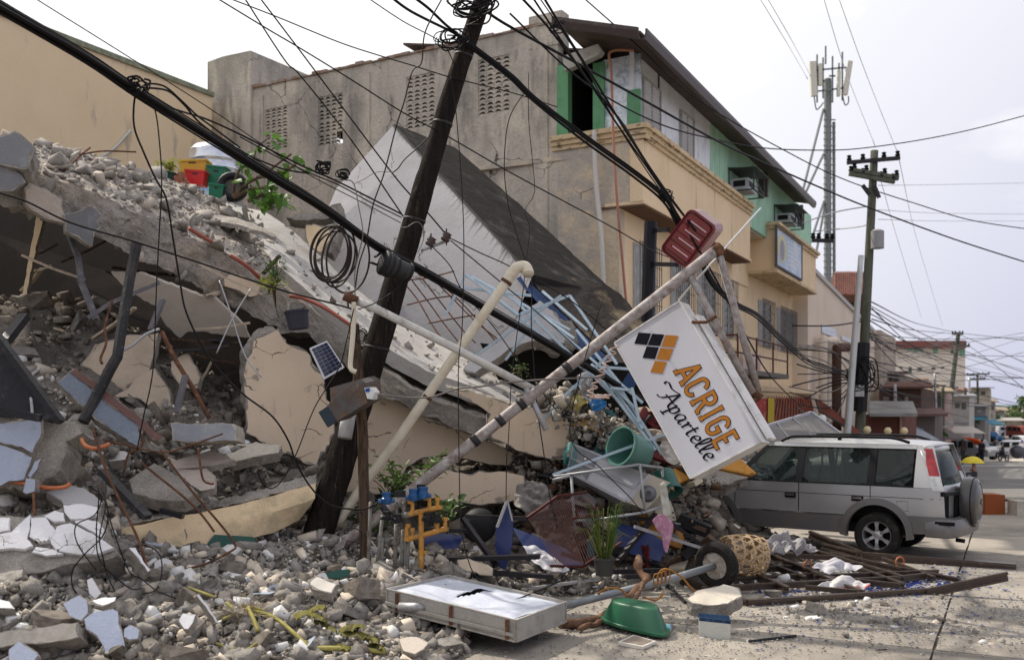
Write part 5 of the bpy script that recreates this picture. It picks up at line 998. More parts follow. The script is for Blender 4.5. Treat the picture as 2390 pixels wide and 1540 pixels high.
script={'A':[[(-.40,.66),(-.42,.82),(-.25,.90),(.1,.84),(.62,1.03)],[(.62,1.02),(.35,.5),(.1,.08),(-.18,-.02)],[(.62,1.02),(.66,.5),(.72,.1),(.9,.06)],[(.12,.38),(.45,.42),(.8,.42)]],
'p':[[(.05,.42),(.18,.52),(.2,.4),(.02,-.42)],[(.17,.3),(.38,.52),(.52,.4),(.42,.08),(.22,.0),(.1,.12)],[(-.14,-.42),(.16,-.40)]],'a':[[(.52,.5),(.3,.54),(.08,.3),(.12,.02),(.32,.08),(.5,.42)],[(.52,.5),(.42,.1),(.5,.0),(.64,.1)]],
'r':[[(.05,.45),(.16,.5),(.12,.0)],[(.14,.25),(.3,.5),(.42,.46)]],'t':[[(.25,.8),(.12,.15),(.2,0),(.36,.08)],[(.02,.5),(.4,.53)]],'e':[[(.1,.25),(.38,.3),(.42,.48),(.25,.52),(.08,.28),(.14,.02),(.3,.0),(.46,.12)]],'l':[[(.1,.12),(.3,.5),(.42,.9),(.3,1.0),(.18,.7),(.12,.15),(.2,0),(.38,.1)]]}
sb0,sb1=V((1345,735)),V((1700,1290));sr_=(sb1-sb0).normalized();su=V((sr_.y,-sr_.x));SH=136
b0=V((1370,868));
sd=(V((1690,1290))-V((1352,838))).normalized();
sd=(V((1690,1285))-V((1362,838))).normalized();su=V((sd.y,-sd.x));org_=V((1346,838-60))
org_=V((1362,800));mb=MB();zk=0
for ch,x0,sc_ in(('A',0,1.0),('p',108,.95),('a',186,.95),('r',270,.95),('t',330,.95),('e',386,.95),('l',444,.95),('l',494,.95),('e',548,.95)):
 for sk in script[ch]:
  pts=cat([V((x*SH*sc_,y*SH*sc_,0))for x,y in sk],8);Lp=[];Rp=[]
  for i,p in enumerate(pts):
   d=(pts[min(i+1,len(pts)-1)]-pts[max(i-1,0)]);d=V((d.x,d.y)).normalized();nr=V((-d.y,d.x));wd=4+9.5*abs(nr.dot(V((.85,.52))))
   Lp.append(V((p.x,p.y))+nr*wd/2*1.35);Rp.append(V((p.x,p.y))-nr*wd/2*1.35)
  zk+=1;z=.003+.0001*zk
  m=lambda q:SPX(*zc(*(org_+sd*(x0+q.x)+su*q.y)),z)
  for i in range(len(pts)-1):mb.poly([m(Lp[i]),m(Lp[i+1]),m(Rp[i+1]),m(Rp[i])])
mb.build('script_lettering',BLK,sg,fix=False,kind='stuff')
rb=empty('red_sign_box',P(1607,560,13.2),'crimson rounded sign box caught under the cables','sign box')
cR=V((1607,557));ux=V((.80,.60));uy=V((-.60,.80))
def RB(x,y,Y=13.0,o=0):q=cR+ux*x+uy*y;p=P(q.x,q.y,Y+.004*x);return p+V((0,o,0))
def rrect(hx,hy,r):
 o=[]
 for cx_,cy_,a0 in((hx-r,hy-r,0),(-hx+r,hy-r,90),(-hx+r,-hy+r,180),(hx-r,-hy+r,270)):
  for k in range(6):a=math.radians(a0+k*18);o.append((cx_+r*math.cos(a),cy_+r*math.sin(a)))
 return o
RED=M('crimson_plastic',(.22,.012,.022),[((.12,.008,.014),3,.45,.65,.8)],r=.25,grain=.05,coat=.4);REDD=M('dark_crimson',(.05,.006,.01),r=.4)
mb=MB();mb.prism([RB(x,y)for x,y in rrect(40,62,15)],(.16,.28,.06));mb.build('red_shell',RED,rb)
mb=MB();pr=[RB(x,y,12.98)for x,y in rrect(34,56,12)];mb.tube(pr,.010,5,closed=True);mb.build('dark_outline',REDD,rb)
for k in(-36,-12,12,36):
 mb=MB();mb.beam(RB(-20,k,12.98),RB(24,k,12.98),.018,.006,0,(0,-1,0));mb.build('pale_stripe',M('pink_stripe',(.62,.42,.46))if k==-36 else bpy.data.materials['pink_stripe'],rb)
 mb=MB();mb.beam(RB(-32,k+12,12.985),RB(34,k+12,12.985),.008,.006,0,(0,-1,0));mb.build('dark_stripe',REDD,rb)
bp=empty('black_bracket_post',P(1517,740,20),'black steel bracket post on the cream wall behind the red box','bracket post')
mb=MB();mb.tube([P(1519,518,19.5),P(1510,752,19.5)],.13,10);mb.beam(P(1522,538,19.5),P(1560,536,19),.08,.08);mb.beam(P(1518,616,19.5),P(1580,618,18.6),.08,.08);mb.build('post',M('black_post_paint',(.012,.012,.016),r=.5),bp,smooth=False)
se=empty('cable_enclosure',P(918,615,11.9),'black cylindrical cable splice enclosure strapped on the thick cables','cable enclosure')
mb=MB();e0,e1=P(895,613,11.55),P(955,638,11.75);mb.tube([e0,e0.lerp(e1,.35),e0.lerp(e1,.36),e1],[.145,.14,.12,.11],18);mb.build('enclosure_body',M('black_enclosure_plastic',(.02,.02,.022),r=.45,grain=.1),se,smooth='auto')
mb=MB()
for t in(.02,.2,.45,.95):c=e0.lerp(e1,t);d=(e1-e0).normalized();mb.tube([c-d*.012,c+d*.012],.150 if t<.3 else.126,18)
mb.build('ring',BLACK,se,smooth=True)
mb=MB();mb.beam(P(875,600,11.5),P(890,590,11.6),.03,.02);mb.beam(P(866,613,11.5),P(880,618,11.6),.03,.02);mb.build('latch',BLACK,se)
co=empty('cable_coil',P(790,600,11.4),'big oval coil of spare black cable hanging left of the leaning pole','cable coil')
q=random.Random(4)
for k,(cx_,cy_,rx,ry,tl)in enumerate(((768,590,44,62,.2),(772,592,46,66,.25),(778,594,42,64,.15),(790,598,38,72,.35),(812,606,50,78,.12),(776,588,40,60,.3),(783,600,50,60,.2))):
 pts=[P(cx_+rx*math.cos(a)+tl*ry*math.sin(a)*-.35,cy_+ry*math.sin(a),11.3+.06*k+.05*math.sin(a*2))for a in np.linspace(0,2*math.pi,26)[:-1]]
 m=MB();m.tube(cat(pts,2,True),.012,6,closed=True);m.build('cable_turn',M('brown_black_cable',(.03,.02,.018),r=.5,grain=0)if k==0 else bpy.data.materials['brown_black_cable'],co,smooth=True)
ir=empty('insulator_rack',P(1020,572,12.3),'small steel rack with two brown insulators on the wires right of the leaning pole','insulator rack')
mb=MB();mb.beam(P(985,584,12.2),P(1050,560,12.4),.07,.02,0,(0,.3,1));mb.build('rack_plate',STEEL,ir)
for u,v in((1006,564),(1042,553)):
 c=P(u,v,12.25);mb=MB();mb.lathe([(.0,-.06),(.045,-.06),(.06,-.035),(.04,-.015),(.065,.01),(.04,.03),(.055,.05),(0,.06)],Matrix.Translation(c)@Matrix.Rotation(.5,4,'Y'),12);mb.build('insulator',M('brown_porcelain',(.05,.025,.02),r=.2)if u==1006 else bpy.data.materials['brown_porcelain'],ir,smooth=True)
 mb=MB();mb.tube([c+V((0,0,-.1)),c+V((0,0,.1))],.01,5);mb.build('bolt',DSTEEL,ir)
# ================================================================= CABLES
def PC(l):return[P(*p)for p in l]
tb_=empty('cable_bundle',P(480,315,9.8),'thick black bundle of cables crossing from the upper left down behind the sign','cable bundle')
ml=[(-60,-25,7.3),(0,18,7.8),(200,135,8.6),(320,215,9.2),(480,315,9.9),(640,415,10.6),(760,490,11.1),(880,575,11.6),(1000,640,11.9),(1150,728,12.3),(1300,815,12.8),(1500,935,13.5),(1600,1000,14)]
for k,(du,dv,dY,r)in enumerate(((0,0,0,.022),(3,-9,.02,.014),(-3,8,.0,.016),(2,-3,-.05,.018),(-4,13,.06,.009),(5,-15,.06,.007))):
 pts=[P(u+du*(1-i*.04)+math.sin(i*1.7+k)*1.0,v+dv*(1-i*.055)+math.cos(i*1.3+k*2)*1.2,Y+dY)for i,(u,v,Y)in enumerate(ml)]
 m=MB();m.tube(cat(pts,6),r,6);m.build('cable_strand',WIRE,tb_,smooth=True)
wire('second cable line sagging just above the thick bundle before the grey wall',PC([(0,28,9),(180,120,9.3),(300,190,9.5),(390,248,10),(480,278,10.6),(560,314,11),(700,385,11.4),(790,425,11.7),(937,500,12.3)]),.011)
wire('parallel strand below the knotted line in front of the grey wall',PC([(560,320,11),(700,394,11.4),(790,432,11.7),(860,470,12),(937,508,12.3)]),.008)
wire('cable from the lower left loops to the left wire knot',PC([(330,205,9.5),(390,212,9.8),(430,245,10),(470,290,10.4),(560,352,11),(651,392,11.3),(720,405,11.5)]),.011)
wire('looping cable springing off the bundle over the yellow building',PC([(325,205,9.3),(350,196,9.4),(385,203,9.5),(420,232,9.8),(460,270,10.1),(500,300,10.4),(560,345,10.8)]),.010)
wire('thin wire over the yellow roof line down to the small tree',PC([(70,-12,10),(87,0,10),(295,130,10.5),(481,248,11),(698,394,11.6),(860,480,12.1),(935,520,12.4)]),.006)
wire('thin dark line from the top left down past the middle of the pole',PC([(500,-8,12),(512,0,12),(627,70,12),(695,110,12.1),(819,186,12.2),(937,261,12.3),(1012,301,12.5),(1049,321,12.7),(1195,405,13),(1417,524,14),(1514,580,15),(1560,600,17)]),.009)
wire('upper thin line sloping gently right above the breeze-block vents',PC([(530,-5,12),(646,40,12.1),(788,98,12.2),(881,129,12.3),(968,155,12.4),(1055,182,12.6),(1195,217,13),(1300,250,14)]),.008)
wire('steep line crossing the grey wall to the middle of the leaning pole, left one',PC([(570,-5,13),(664,140,12.9),(701,177,12.9),(819,326,12.7),(919,472,12.4),(941,505,12.3)]),.010)
wire('steep line crossing the grey wall to the insulator rack, right one',PC([(606,-5,13),(695,112,12.9),(788,236,12.8),(912,400,12.6),(959,456,12.6),(995,493,12.5),(1042,548,12.3)]),.010)
wire('wavy wire hanging down from the top left of the leaning pole',PC([(1036,-10,12.2),(993,74,12.1),(984,146,12.1),(962,168,12.1),(943,239,12),(925,295,12),(897,403,11.9),(871,478,11.8),(856,558,11.8),(837,620,11.7),(828,683,11.6)]),.009)
wire('grey stiff wire bending above the coil into the white conduit',PC([(763,416,11.7),(800,420,11.6),(825,428,11.6),(837,481,11.5),(847,543,11.4),(838,590,11.4),(828,640,11.4),(830,707,11.3)]),.007,WIREG)
wire('heavy cable from the top centre to the tangle left of the pole',PC([(908,-10,12),(960,28,12.1),(1052,74,12.5),(1074,87,12.6)]),.018)
wire('second heavy cable joining at the tangle left of the pole',PC([(960,-10,12),(1000,20,12.2),(1040,58,12.4),(1074,85,12.6)]),.018)
wire('thin line running into the tangle left of the pole',PC([(850,-10,12),(940,50,12.2),(1030,100,12.5),(1060,150,12.6)]),.007)
hb_=empty('heavy_cable_run',P(1363,320,13),'heavy cables from the leaning pole past the cornice to the red box','cable bundle')
for k,(du,dv,r)in enumerate(((0,0,.020),(-4,7,.016),(3,-5,.012),(1,12,.009))):
 pts=[P(u+du,v+dv*(1 if 3<i<8 else.6),Y)for i,(u,v,Y)in enumerate(((1070,85,12.6),(1120,122,12.7),(1195,180,12.8),(1249,232,12.9),(1363,320,13),(1484,407,13.1),(1552,464,13),(1585,520,13.0),(1637,610,13.4),(1666,662,13.8),(1716,708,14.8),(1770,738,16.5),(1830,795,20),(1900,850,26),(1990,872,31)))]
 m=MB();m.tube(cat(pts,6),r,6);m.build('cable_strand',WIRE,hb_,smooth=True)
wire('left steep cable past the parapet corner to the red box',PC([(1212,-10,12.4),(1276,60,12.6),(1336,138,12.7),(1383,202,12.8),(1451,286,12.9),(1498,363,12.9),(1558,454,12.9),(1610,520,12.9)]),.016)
wire('right steep cable past the green posts to the red box',PC([(1266,-10,12.4),(1319,77,12.6),(1377,168,12.7),(1430,256,12.8),(1491,353,12.9),(1565,461,12.9),(1625,540,12.9)]),.016)
wire('middle steep cable between the two that reach the red box',PC([(1240,-10,12.5),(1290,66,12.6),(1360,170,12.8),(1440,290,12.9),(1530,420,12.9),(1590,515,12.9),(1670,650,13.5),(1745,790,15),(1800,880,18),(1870,950,24)]),.013)
wire('fine cable along the steep run ending near the red box',PC([(1255,-10,12.6),(1310,70,12.7),(1368,160,12.8),(1428,270,12.9),(1510,400,12.9),(1575,490,12.9)]),.008)
wire('dark cable crossing the whole facade and the sky to the right edge',PC([(1138,30,12.9),(1195,66,13),(1370,161,14),(1498,232,15),(1656,320,17),(1760,370,19),(1912,437,22),(2031,486,24),(2226,558,27),(2400,614,30)]),.020)
wire('thin sagging cable rising to the right edge above the far pole',PC([(1190,32,13),(1363,192,14),(1531,286,16),(1656,323,18),(1784,346,20),(1912,351,22),(2006,347,23),(2142,328,24),(2266,303,25),(2400,268,26)]),.013)
wire('thin cable from the roof eave sloping to the right edge',PC([(1358,-8,20),(1478,98,21),(1632,235,22),(1834,353,24),(1975,421,25),(2142,477,26),(2266,514,27),(2400,535,28)]),.014)
for k,(a,b,c)in enumerate((((1772,-5),(1830,90),(1885,185)),((1790,-5),(1845,90),(1893,180)),((1922,-5),(1975,170),(2042,340)),((1957,-5),(2020,170),(2097,362)))):
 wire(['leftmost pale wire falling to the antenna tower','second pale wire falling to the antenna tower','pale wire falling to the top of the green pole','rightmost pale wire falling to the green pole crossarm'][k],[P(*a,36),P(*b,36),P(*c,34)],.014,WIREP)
wire('twisted service wire crossing the broken beam at the left',PC([(-10,448,10.5),(60,470,10.6),(165,520,10.8),(310,563,11),(470,615,11.2),(558,645,11.2),(666,680,11.3),(775,708,11.3),(828,723,11.3)]),.011)
wire('long double wire looping down from the bundle across the ruin to the pole foot',PC([(318,212,9.3),(312,250,9.4),(314,300,9.4),(335,355,9.5),(362,415,9.6),(388,465,9.6),(404,558,9.7),(419,651,9.8),(435,730,9.8),(481,823,9.9),(528,882,10),(574,925,10),(636,972,10.1),(673,1028,10.3),(691,1078,10.4),(725,1136,10.5),(769,1177,10.6),(822,1188,10.8),(856,1186,10.9),(887,1170,11)]),.010)
wire('thin wire hanging from the bundle down to the leaning blue-grey slab',PC([(360,250,9.5),(368,290,9.5),(376,380,9.6),(377,447,9.6),(371,558,9.7),(365,677,9.8),(357,863,9.9),(335,972,10),(320,1050,10.1)]),.007)
wire('thin vertical wire hanging to the fallen white sign',PC([(1052,180,12),(1066,279,12),(1082,527,11.8),(1079,757,11.6),(1070,863,11.4),(1073,1155,11),(1079,1248,10.8),(1104,1335,10.6),(1148,1379,10.5),(1194,1403,10.4),(1255,1430,10.3)]),.006)
wire('kinked wire hanging in front of the black mossy top',PC([(1225,215,12.9),(1188,279,12.9),(1177,381,12.9),(1185,471,12.8),(1203,537,12.7),(1228,614,12.6),(1241,651,12.4),(1240,757,12.2),(1248,880,12),(1255,960,11.9),(1268,1050,11.8),(1283,1155,11.7),(1300,1230,11.6)]),.007)
wire('thin wire looping in front of the cream side wall',PC([(1234,170,13),(1234,279,13),(1247,422,13),(1244,459,13),(1225,493,13),(1236,534,12.9),(1228,610,12.8)]),.005)
wire('thin vertical wire down from the mossy top to the blue shards',PC([(1228,614,12.5),(1221,677,12.4),(1204,800,12.2),(1193,895,12.1),(1187,1020,12),(1183,1062,11.9),(1181,1168,11.8)]),.006)
wire('line from the insulator rack to the light blue rails, upper',PC([(1054,558,12.3),(1120,590,12.5),(1194,624,12.8),(1330,700,13.5),(1450,800,14)]),.008)
wire('line from the insulator rack to the light blue rails, lower',PC([(1052,562,12.3),(1110,610,12.4),(1194,680,12.6),(1290,760,13),(1420,880,13.5)]),.008)
wire('line under the insulator rack running to the rubble',PC([(1008,575,12.2),(1050,620,12.3),(1080,680,12.3),(1150,760,12.4),(1215,850,12.5),(1300,960,12.6)]),.007)
wire('short tie wire from the pole band to a hooked end',PC([(1003,318,12.3),(975,345,12.1),(945,372,12),(930,392,12),(918,402,12)]),.008)
wire('thin arc of wire before the pale fallen face',PC([(918,402,12),(880,402,12),(850,418,12),(825,430,12)]),.004,WIREG)
wire('pale thin loop round the middle of the leaning pole',PC([(937,530,12.1),(950,530,12),(972,518,12),(986,530,12),(988,560,12),(975,590,12)]),.005,WIREG)
wire('wire slanting from the enclosure to the white arm',PC([(948,640,11.6),(930,670,11.5),(880,705,11.3),(835,722,11.2)]),.007)
wire('diagonal dark wire from the conduit down to the rubble',PC([(826,720,11.1),(810,790,11),(790,860,10.9),(735,950,10.8),(690,1062,10.6),(650,1130,10.6),(620,1135,10.6),(600,1100,10.6)]),.007)
wire('thick black wire with bare end running right from the meter box',PC([(877,922,11.2),(900,922,11.2),(960,928,11.3),(1010,925,11.3),(1065,908,11.4),(1120,902,11.4),(1180,893,11.5),(1280,885,11.6),(1410,880,11.9)]),.011,WIREG)
wire('black line hanging behind the red box along the sign',PC([(1405,700,11.5),(1330,1000,11.5),(1400,1090,11.5),(1470,1160,11.6),(1500,1200,11.7)]),.006)
for k,l in enumerate(([(205,1133,9.4),(235,1150,9.3),(246,1180,9.2),(238,1220,9.1),(232,1260,9),(240,1300,9),(250,1340,9),(268,1380,8.9)],[(205,1133,9.4),(240,1155,9.3),(252,1200,9.2),(240,1250,9.1),(200,1290,9),(170,1330,9),(170,1370,8.9),(190,1395,8.9)],[(205,1133,9.4),(242,1160,9.3),(262,1230,9.1),(300,1330,9.1),(330,1350,9.1),(370,1380,9),(430,1402,9)],[(205,1133,9.4),(230,1145,9.3),(225,1240,9.2),(235,1310,9.1),(300,1370,9),(330,1372,9)],[(205,1133,9.4),(237,1152,9.3),(222,1200,9.2),(178,1225,9.1),(182,1270,9.1),(225,1330,9)])):
 wire(['black wire falling straightest out of the left orange hose','black wire curling furthest left out of the left orange hose','black wire running far right from the left orange hose','black wire ending near the pointed white shard from the left orange hose','short curling black wire from the left orange hose'][k],PC(l),.006,grp='wires out of the left orange hose')
wire('black wire loop in front of the low cream beam',PC([(288,1330,9.3),(300,1285,9.4),(335,1272,9.4),(370,1290,9.4),(378,1330,9.3),(365,1375,9.1),(330,1385,9)]),.006)
wire('black wire lying over the fallen white sign',PC([(1150,1420,9.8),(1200,1400,9.9),(1270,1372,10.1),(1330,1345,10.4)]),.008)
rb_defs=[('bent rusty bar with hooked foot in the crushed floor',[(263,700,12),(245,760,11.8),(248,800,11.6),(235,835,11.4),(238,848,11.3)],.016),('rusty bar from the middle down to the wood-grain tile',[(463,1045,10.6),(468,1090,10.5),(475,1120,10.5),(490,1128,10.4),(500,1128,10.4)],.012),
('long rusty bar slanting over the rubble to the low cream beam, upper',[(375,1050,10.4),(420,1110,10.3),(460,1160,10.2),(520,1230,10.2),(548,1270,10.1),(540,1285,10),(480,1315,9.8),(400,1335,9.6)],.012),('long rusty bar dropping to the left foreground stones',[(217,1000,9.9),(238,1070,9.7),(262,1130,9.6),(300,1210,9.4),(325,1265,9.3),(345,1330,9.2)],.014),
('rusty bar bent over the left blue-grey pieces',[(92,860,10.2),(70,880,10.1),(63,900,10),(72,930,9.9),(76,972,9.8)],.016),('thin rusty bar across the middle rubble',[(240,1025,10.3),(300,1040,10.3),(380,1055,10.3),(440,1040,10.3),(520,1012,10.4)],.010),
('rusty bar slanting among the mid-left slabs',[(330,1080,10.3),(380,1120,10.2),(430,1160,10.1),(470,1200,10.1),(500,1240,10)],.012),('rusty flat bar with peeling white paint in the crushed floor',[(378,775,11.8),(410,840,11.6),(450,905,11.5),(488,975,11.4)],.028),
('thin rusty rod in the white plaster wall',[(78,1150,9.5),(82,1220,9.4),(85,1265,9.2)],.014),('straight grey rod crossing the dark gap, left one',[(512,655,12.6),(540,735,12.5),(572,830,12.4),(610,880,12.3)],.010),('straight grey rod crossing the dark gap, right one',[(586,673,12.6),(545,740,12.5),(505,825,12.4)],.010),
('thin bar standing out of the upper left rubble',[(150,400,13),(185,365,13.6),(210,345,14)],.014),('long thin bar lying level above the upper left rubble',[(185,362,13.6),(240,353,13.8),(318,355,14)],.012),('rusty bars bundle in the middle heap',[(290,1100,10.3),(300,1060,10.3),(330,1040,10.4),(325,1000,10.4)],.012),('grey curved bar between post and cream wall',[(278,822,11.3),(310,805,11.4),(340,780,11.5),(372,768,11.6)],.018)]
for l_,pts,r in rb_defs:wire(l_,PC(pts),r,STEEL if 'grey' in l_ else RUST,None,6,5,'steel bar','steel_bar')
ORH=M('orange_hose_plastic',(.48,.15,.06),[((.45,.12,.04),8,.5,.7,.7)],r=.45,grain=.08)
wire('orange hose sticking out of the concrete beside the dark cavity',PC([(190,1025,9.9),(200,1040,9.8),(225,1046,9.8),(256,1036,9.8)]),.020,ORH,None,8,6,'hose','hose')
wire('orange hose lying under the small blue-grey tab at far left',PC([(25,1124,9.75),(60,1128,9.7),(110,1138,9.6),(150,1136,9.5),(164,1128,9.5)]),.020,ORH,None,8,6,'hose','hose')
RPI=M('red_brown_conduit',(.34,.10,.07),[((.22,.07,.05),8,.5,.7,.8)],r=.6)
wire('upper red-brown conduit on the broken beam face',PC([(441,533,13.2),(465,548,13.3),(495,565,13.4)]),.028,RPI,None,8,5,'conduit','conduit');wire('lower red-brown conduit on the broken beam face',PC([(537,596,13.6),(575,620,13.7),(612,655,13.9)]),.028,RPI,None,8,5,'conduit','conduit')
wire('thin red-brown conduit under the sloping slab edge',PC([(676,691,13.8),(710,697,13.8),(760,720,13.7),(820,760,13.6)]),.025,RPI,None,8,5,'conduit','conduit')
def bar(name,label,a,b,w_,h_,m,cat_='steel beam',up=(0,0,1)):
 mb=MB();mb.beam(P(*a),P(*b),w_,h_,0,up);return solo(mb,name,m,label,cat_)
bpst=empty('bent_black_post',P(195,985,11),'bent black steel post standing in front of the crushed floor','steel post')
mb=MB();mb.tube([P(319,570,11.5),P(303,650,11.4),P(288,740,11.2),P(274,832,11),P(258,860,10.95),P(225,925,10.85),P(194,985,10.7)],[.062]*7,8);mb.build('post_tube',M('black_dusty_steel',(.025,.024,.026),[((.16,.15,.14),25,.60,.70,.8),((.07,.06,.055),4,.5,.7,.8)],r=.55,grain=.2),bpst,smooth=False)
GB=M('grey_dusty_beam_steel',(.13,.125,.135),[((.24,.22,.21),8,.5,.7,.8)],r=.6,grain=.2)
for lab,pts in(('grey channel hanging in the dark at the left of the crushed floor',[(155,530,13),(182,600,12.8),(190,660,12.7),(225,745,12.6)]),('grey flat steel strip leaning behind the bent black post',[(380,700,12.6),(352,770,12.4)]),('grey flat steel crossing behind the bent black post',[(205,742,12.4),(262,705,12.5),(372,660,12.8)])):
 mb=MB();pp=PC(pts)
 for a,b in zip(pp,pp[1:]):mb.beam(a,b,.07,.05)
 solo(mb,'steel_channel',GB,lab,'steel channel')
bar('steel_plank','upright grey plank beside the peeling flat bar',(433,875,11.5),(412,962,11.4),.09,.03,GB)
bk=M('black_sheet_metal',(.016,.015,.018),[((.07,.065,.07),6,.58,.7,.8)],r=.4,metal=.3,grain=.2,bump=((6,.02),))
frag('black_roof_sheet','bent black metal sheet at the left edge over the rubble','metal sheet',[(-50,800),(0,788),(14,790),(30,815),(60,868),(110,915),(146,983),(120,985),(88,975),(0,970),(-50,965)],9.9,(.3,-.9,.3),.04,[bk,bk],amp=.015)
bar('black_beam','black square beam along the edge of the bent metal sheet',(-15,772,9.75),(142,985,9.65),.09,.06,bk);bar('black_beam','short black post stub at the far left above the metal sheet',(0,812,10.2),(58,738,10.6),.10,.08,bk)
bar('black_beam','nearly level black beam at the foot of the metal sheet',(-15,955,9.6),(95,976,9.6),.07,.07,bk);bar('black_beam','black beam sliding down the dark cavity at left',(240,1000+100,9.8),(345,1207,9.6),.11,.05,bk)
bar('black_beam','black bent strip on the rubble above the low cream beam',(375,1190,10.4),(428,1205,10.4),.09,.05,bk)
# ================================================================= DEBRIS THINGS
def hull_box(p,w_,d_,h_,R,m,name,par=None,bev=.01,taper=1.0,mb=None):
 bm=bmesh.new();bmesh.ops.create_cube(bm,size=1)
 for v in bm.verts:
  k=taper if v.co.z<0 else 1;v.co=V((v.co.x*w_*k,v.co.y*d_*k,v.co.z*h_))
 if bev:bmesh.ops.bevel(bm,geom=bm.edges[:],offset=bev,segments=3,affect='EDGES')
 me=bm_mesh(bm,name,[m]);o=bpy.data.objects.new(name,me);COL.objects.link(o)
 o.matrix_basis=Matrix.Translation(p-(V(par.location)if par else V((0,0,0))))@R.to_4x4()
 if par:o.parent=par
 return o
def frame3(ax,ay):
 ax=V(ax).normalized();ay=V(ay);ay=(ay-ax*ay.dot(ax)).normalized();return Matrix((ax,ay,ax.cross(ay))).transposed()
fs=empty('fallen_sign_box',P(1110,1440,9.9),'white torn light box sign lying face up on the ground in front','sign')
q=[P(902,1372,10.6),P(1046,1342,11.5),P(1320,1405,10.95),P(1200,1447,9.95)]
q=[G(903,1374,.47),G(1046,1342,.44),G(1321,1404,.32),G(1204,1447,.33)]
def FSG(s,t,o=0):return q[0].lerp(q[3],s).lerp(q[1].lerp(q[2],s),t)+V((0,0,o))
VIN=M('torn_white_vinyl',(.52,.55,.63),[((.52,.57,.67),1.5,.45,.65,.7),((.70,.71,.74),3,.55,.7,.6)],r=.45,bump=((4,.03),),grain=.04,world=True)
ALU=M('weathered_aluminium_frame',(.40,.375,.34),[((.25,.22,.19),5,.5,.7,.8),((.5,.48,.46),9,.58,.7,.6)],r=.55,metal=.35,bump=((40,.003),),grain=.12)
mb=MB();N1,N2=60,34
for j in range(N2+1):
 for i in range(N1+1):
  s,t=i/N1,j/N2;e=min(s,1-s,t,1-t)*6;p=FSG(s,t,-.02)
  z=-.08*min(1,e)*max(0,noise.noise(V((s*2.2,t*1.6,2)))+.35)+.02*noise.noise(V((s*7,t*5,0)))*min(1,e);mb.v.append((p.x,p.y,p.z+z))
def hole(s,t):return(.24+.05*math.sin(t*9)<s-.12*t<.30+.10*(t-.55)*1.0 and.50<t<.90 and abs((s-.12*t)-.28)<.05*(t-.45)*2.2)
tears=[((.33,.42),(.40,.88),.05),((.60,.10),(.66,.30),.012),((.86,.28),(.97,.55),.014)]
def torn(s,t):
 for(a,b),(c,d),w_ in tears:
  L2_=(c-a)**2+(d-b)**2;k=((s-a)*(c-a)+(t-b)*(d-b))/L2_
  if 0<k<1 and abs((s-a)*(d-b)-(t-b)*(c-a))/math.sqrt(L2_)<w_*(k if w_>.03 else math.sin(k*3.14)):return True
 return False
for j in range(N2):
 for i in range(N1):
  if torn((i+.5)/N1,(j+.5)/N2):continue
  a=j*(N1+1)+i;mb.f.append([a,a+1,a+N1+2,a+N1+1]);mb.m.append(0)
o=mb.build('vinyl_face',VIN,fs,smooth=True,fix=False);md=o.modifiers.new('thickness','SOLIDIFY');md.thickness=.004
mb=MB()
for i in range(1,8):mb.beam(FSG(.12*i,.02,-.16),FSG(.12*i,.98,-.16),.03,.02)
mb.poly([FSG(0,0,-.18),FSG(1,0,-.18),FSG(1,1,-.18),FSG(0,1,-.18)]);mb.build('dark_inside',SHADEBLK,fs)
for a,b in(((0,0),(1,0)),((1,0),(1,1)),((1,1),(0,1)),((0,1),(0,0))):
 mb=MB();A,B=FSG(*a),FSG(*b);d=(B-A).normalized()*.012;inn=V((-d.y,d.x,0)).normalized()*.012
 mb.prism([A+V((0,0,-.19))-d,B+V((0,0,-.19))+d,B+d,A-d],inn);mb.beam(A,B,.022,.014);mb.beam(A+V((0,0,-.185)),B+V((0,0,-.185)),.03,.02)
 if b==(1,0):mb.beam(A+V((0,0,-.13))-inn*2,B+V((0,0,-.13))-inn*2,.02,.03)
 mb.build('frame_side',ALU,fs)
for s in(.09,.52,.94):mb=MB();a=FSG(s,0);mb.box(a+V((-.005,-.022,-.095)),(.035,.012,.18));mb.build('rusty_bracket',RUST,fs)
mb=MB();mb.tube([FSG(.13,-.04,-.13),FSG(.25,-.02,-.10),FSG(.30,.03,-.09)],.045,12,0);mb.build('pipe_end',STEEL,fs,smooth=True)
fz_=0
mb=MB()
for k,(s0,t0)in enumerate(((.45,.66),(.53,.62),(.61,.58),(.69,.54))):
 for a0 in range(8):
  a=math.radians(a0*40);b=math.radians(a0*40+34);c1=FSG(s0+.028*math.cos(a),t0+.12*math.sin(a),-.012);c2=FSG(s0+.028*math.cos(b),t0+.12*math.sin(b),-.012)
  mb.beam(c1,c2,.016,.002)
wt=empty('washing_machine',P(1410,1120,13.2),'light grey plastic washing machine tipped over in the debris','washing machine')
WPL=M('pale_grey_plastic',(.44,.44,.47),[((.36,.35,.36),2,.5,.7,.7),((.25,.22,.19),5,.63,.74,.6)],r=.4,grain=.05)
WPD=M('dark_grey_plastic',(.17,.17,.19),r=.45,grain=.06);CRM=M('ivory_plastic',(.50,.46,.38),r=.5,grain=.06)
a0,a1,a2,a3=P(1338,1038,13.4),P(1512,1110,12.8),P(1462,1170,12.7),P(1322,1098,13.2)
mb=MB();mb.prism([a0,a1,a2,a3],(.10,.55,-.20));mb.prism([a0.lerp(a1,.02)+V((0,-.02,0)),a0.lerp(a1,.35)+V((0,-.02,0)),a3.lerp(a2,.33)+V((0,-.02,0)),a3.lerp(a2,.02)+V((0,-.02,0))],(0,.03,0),1);mb.build('cabinet',[WPL,WPD],wt)
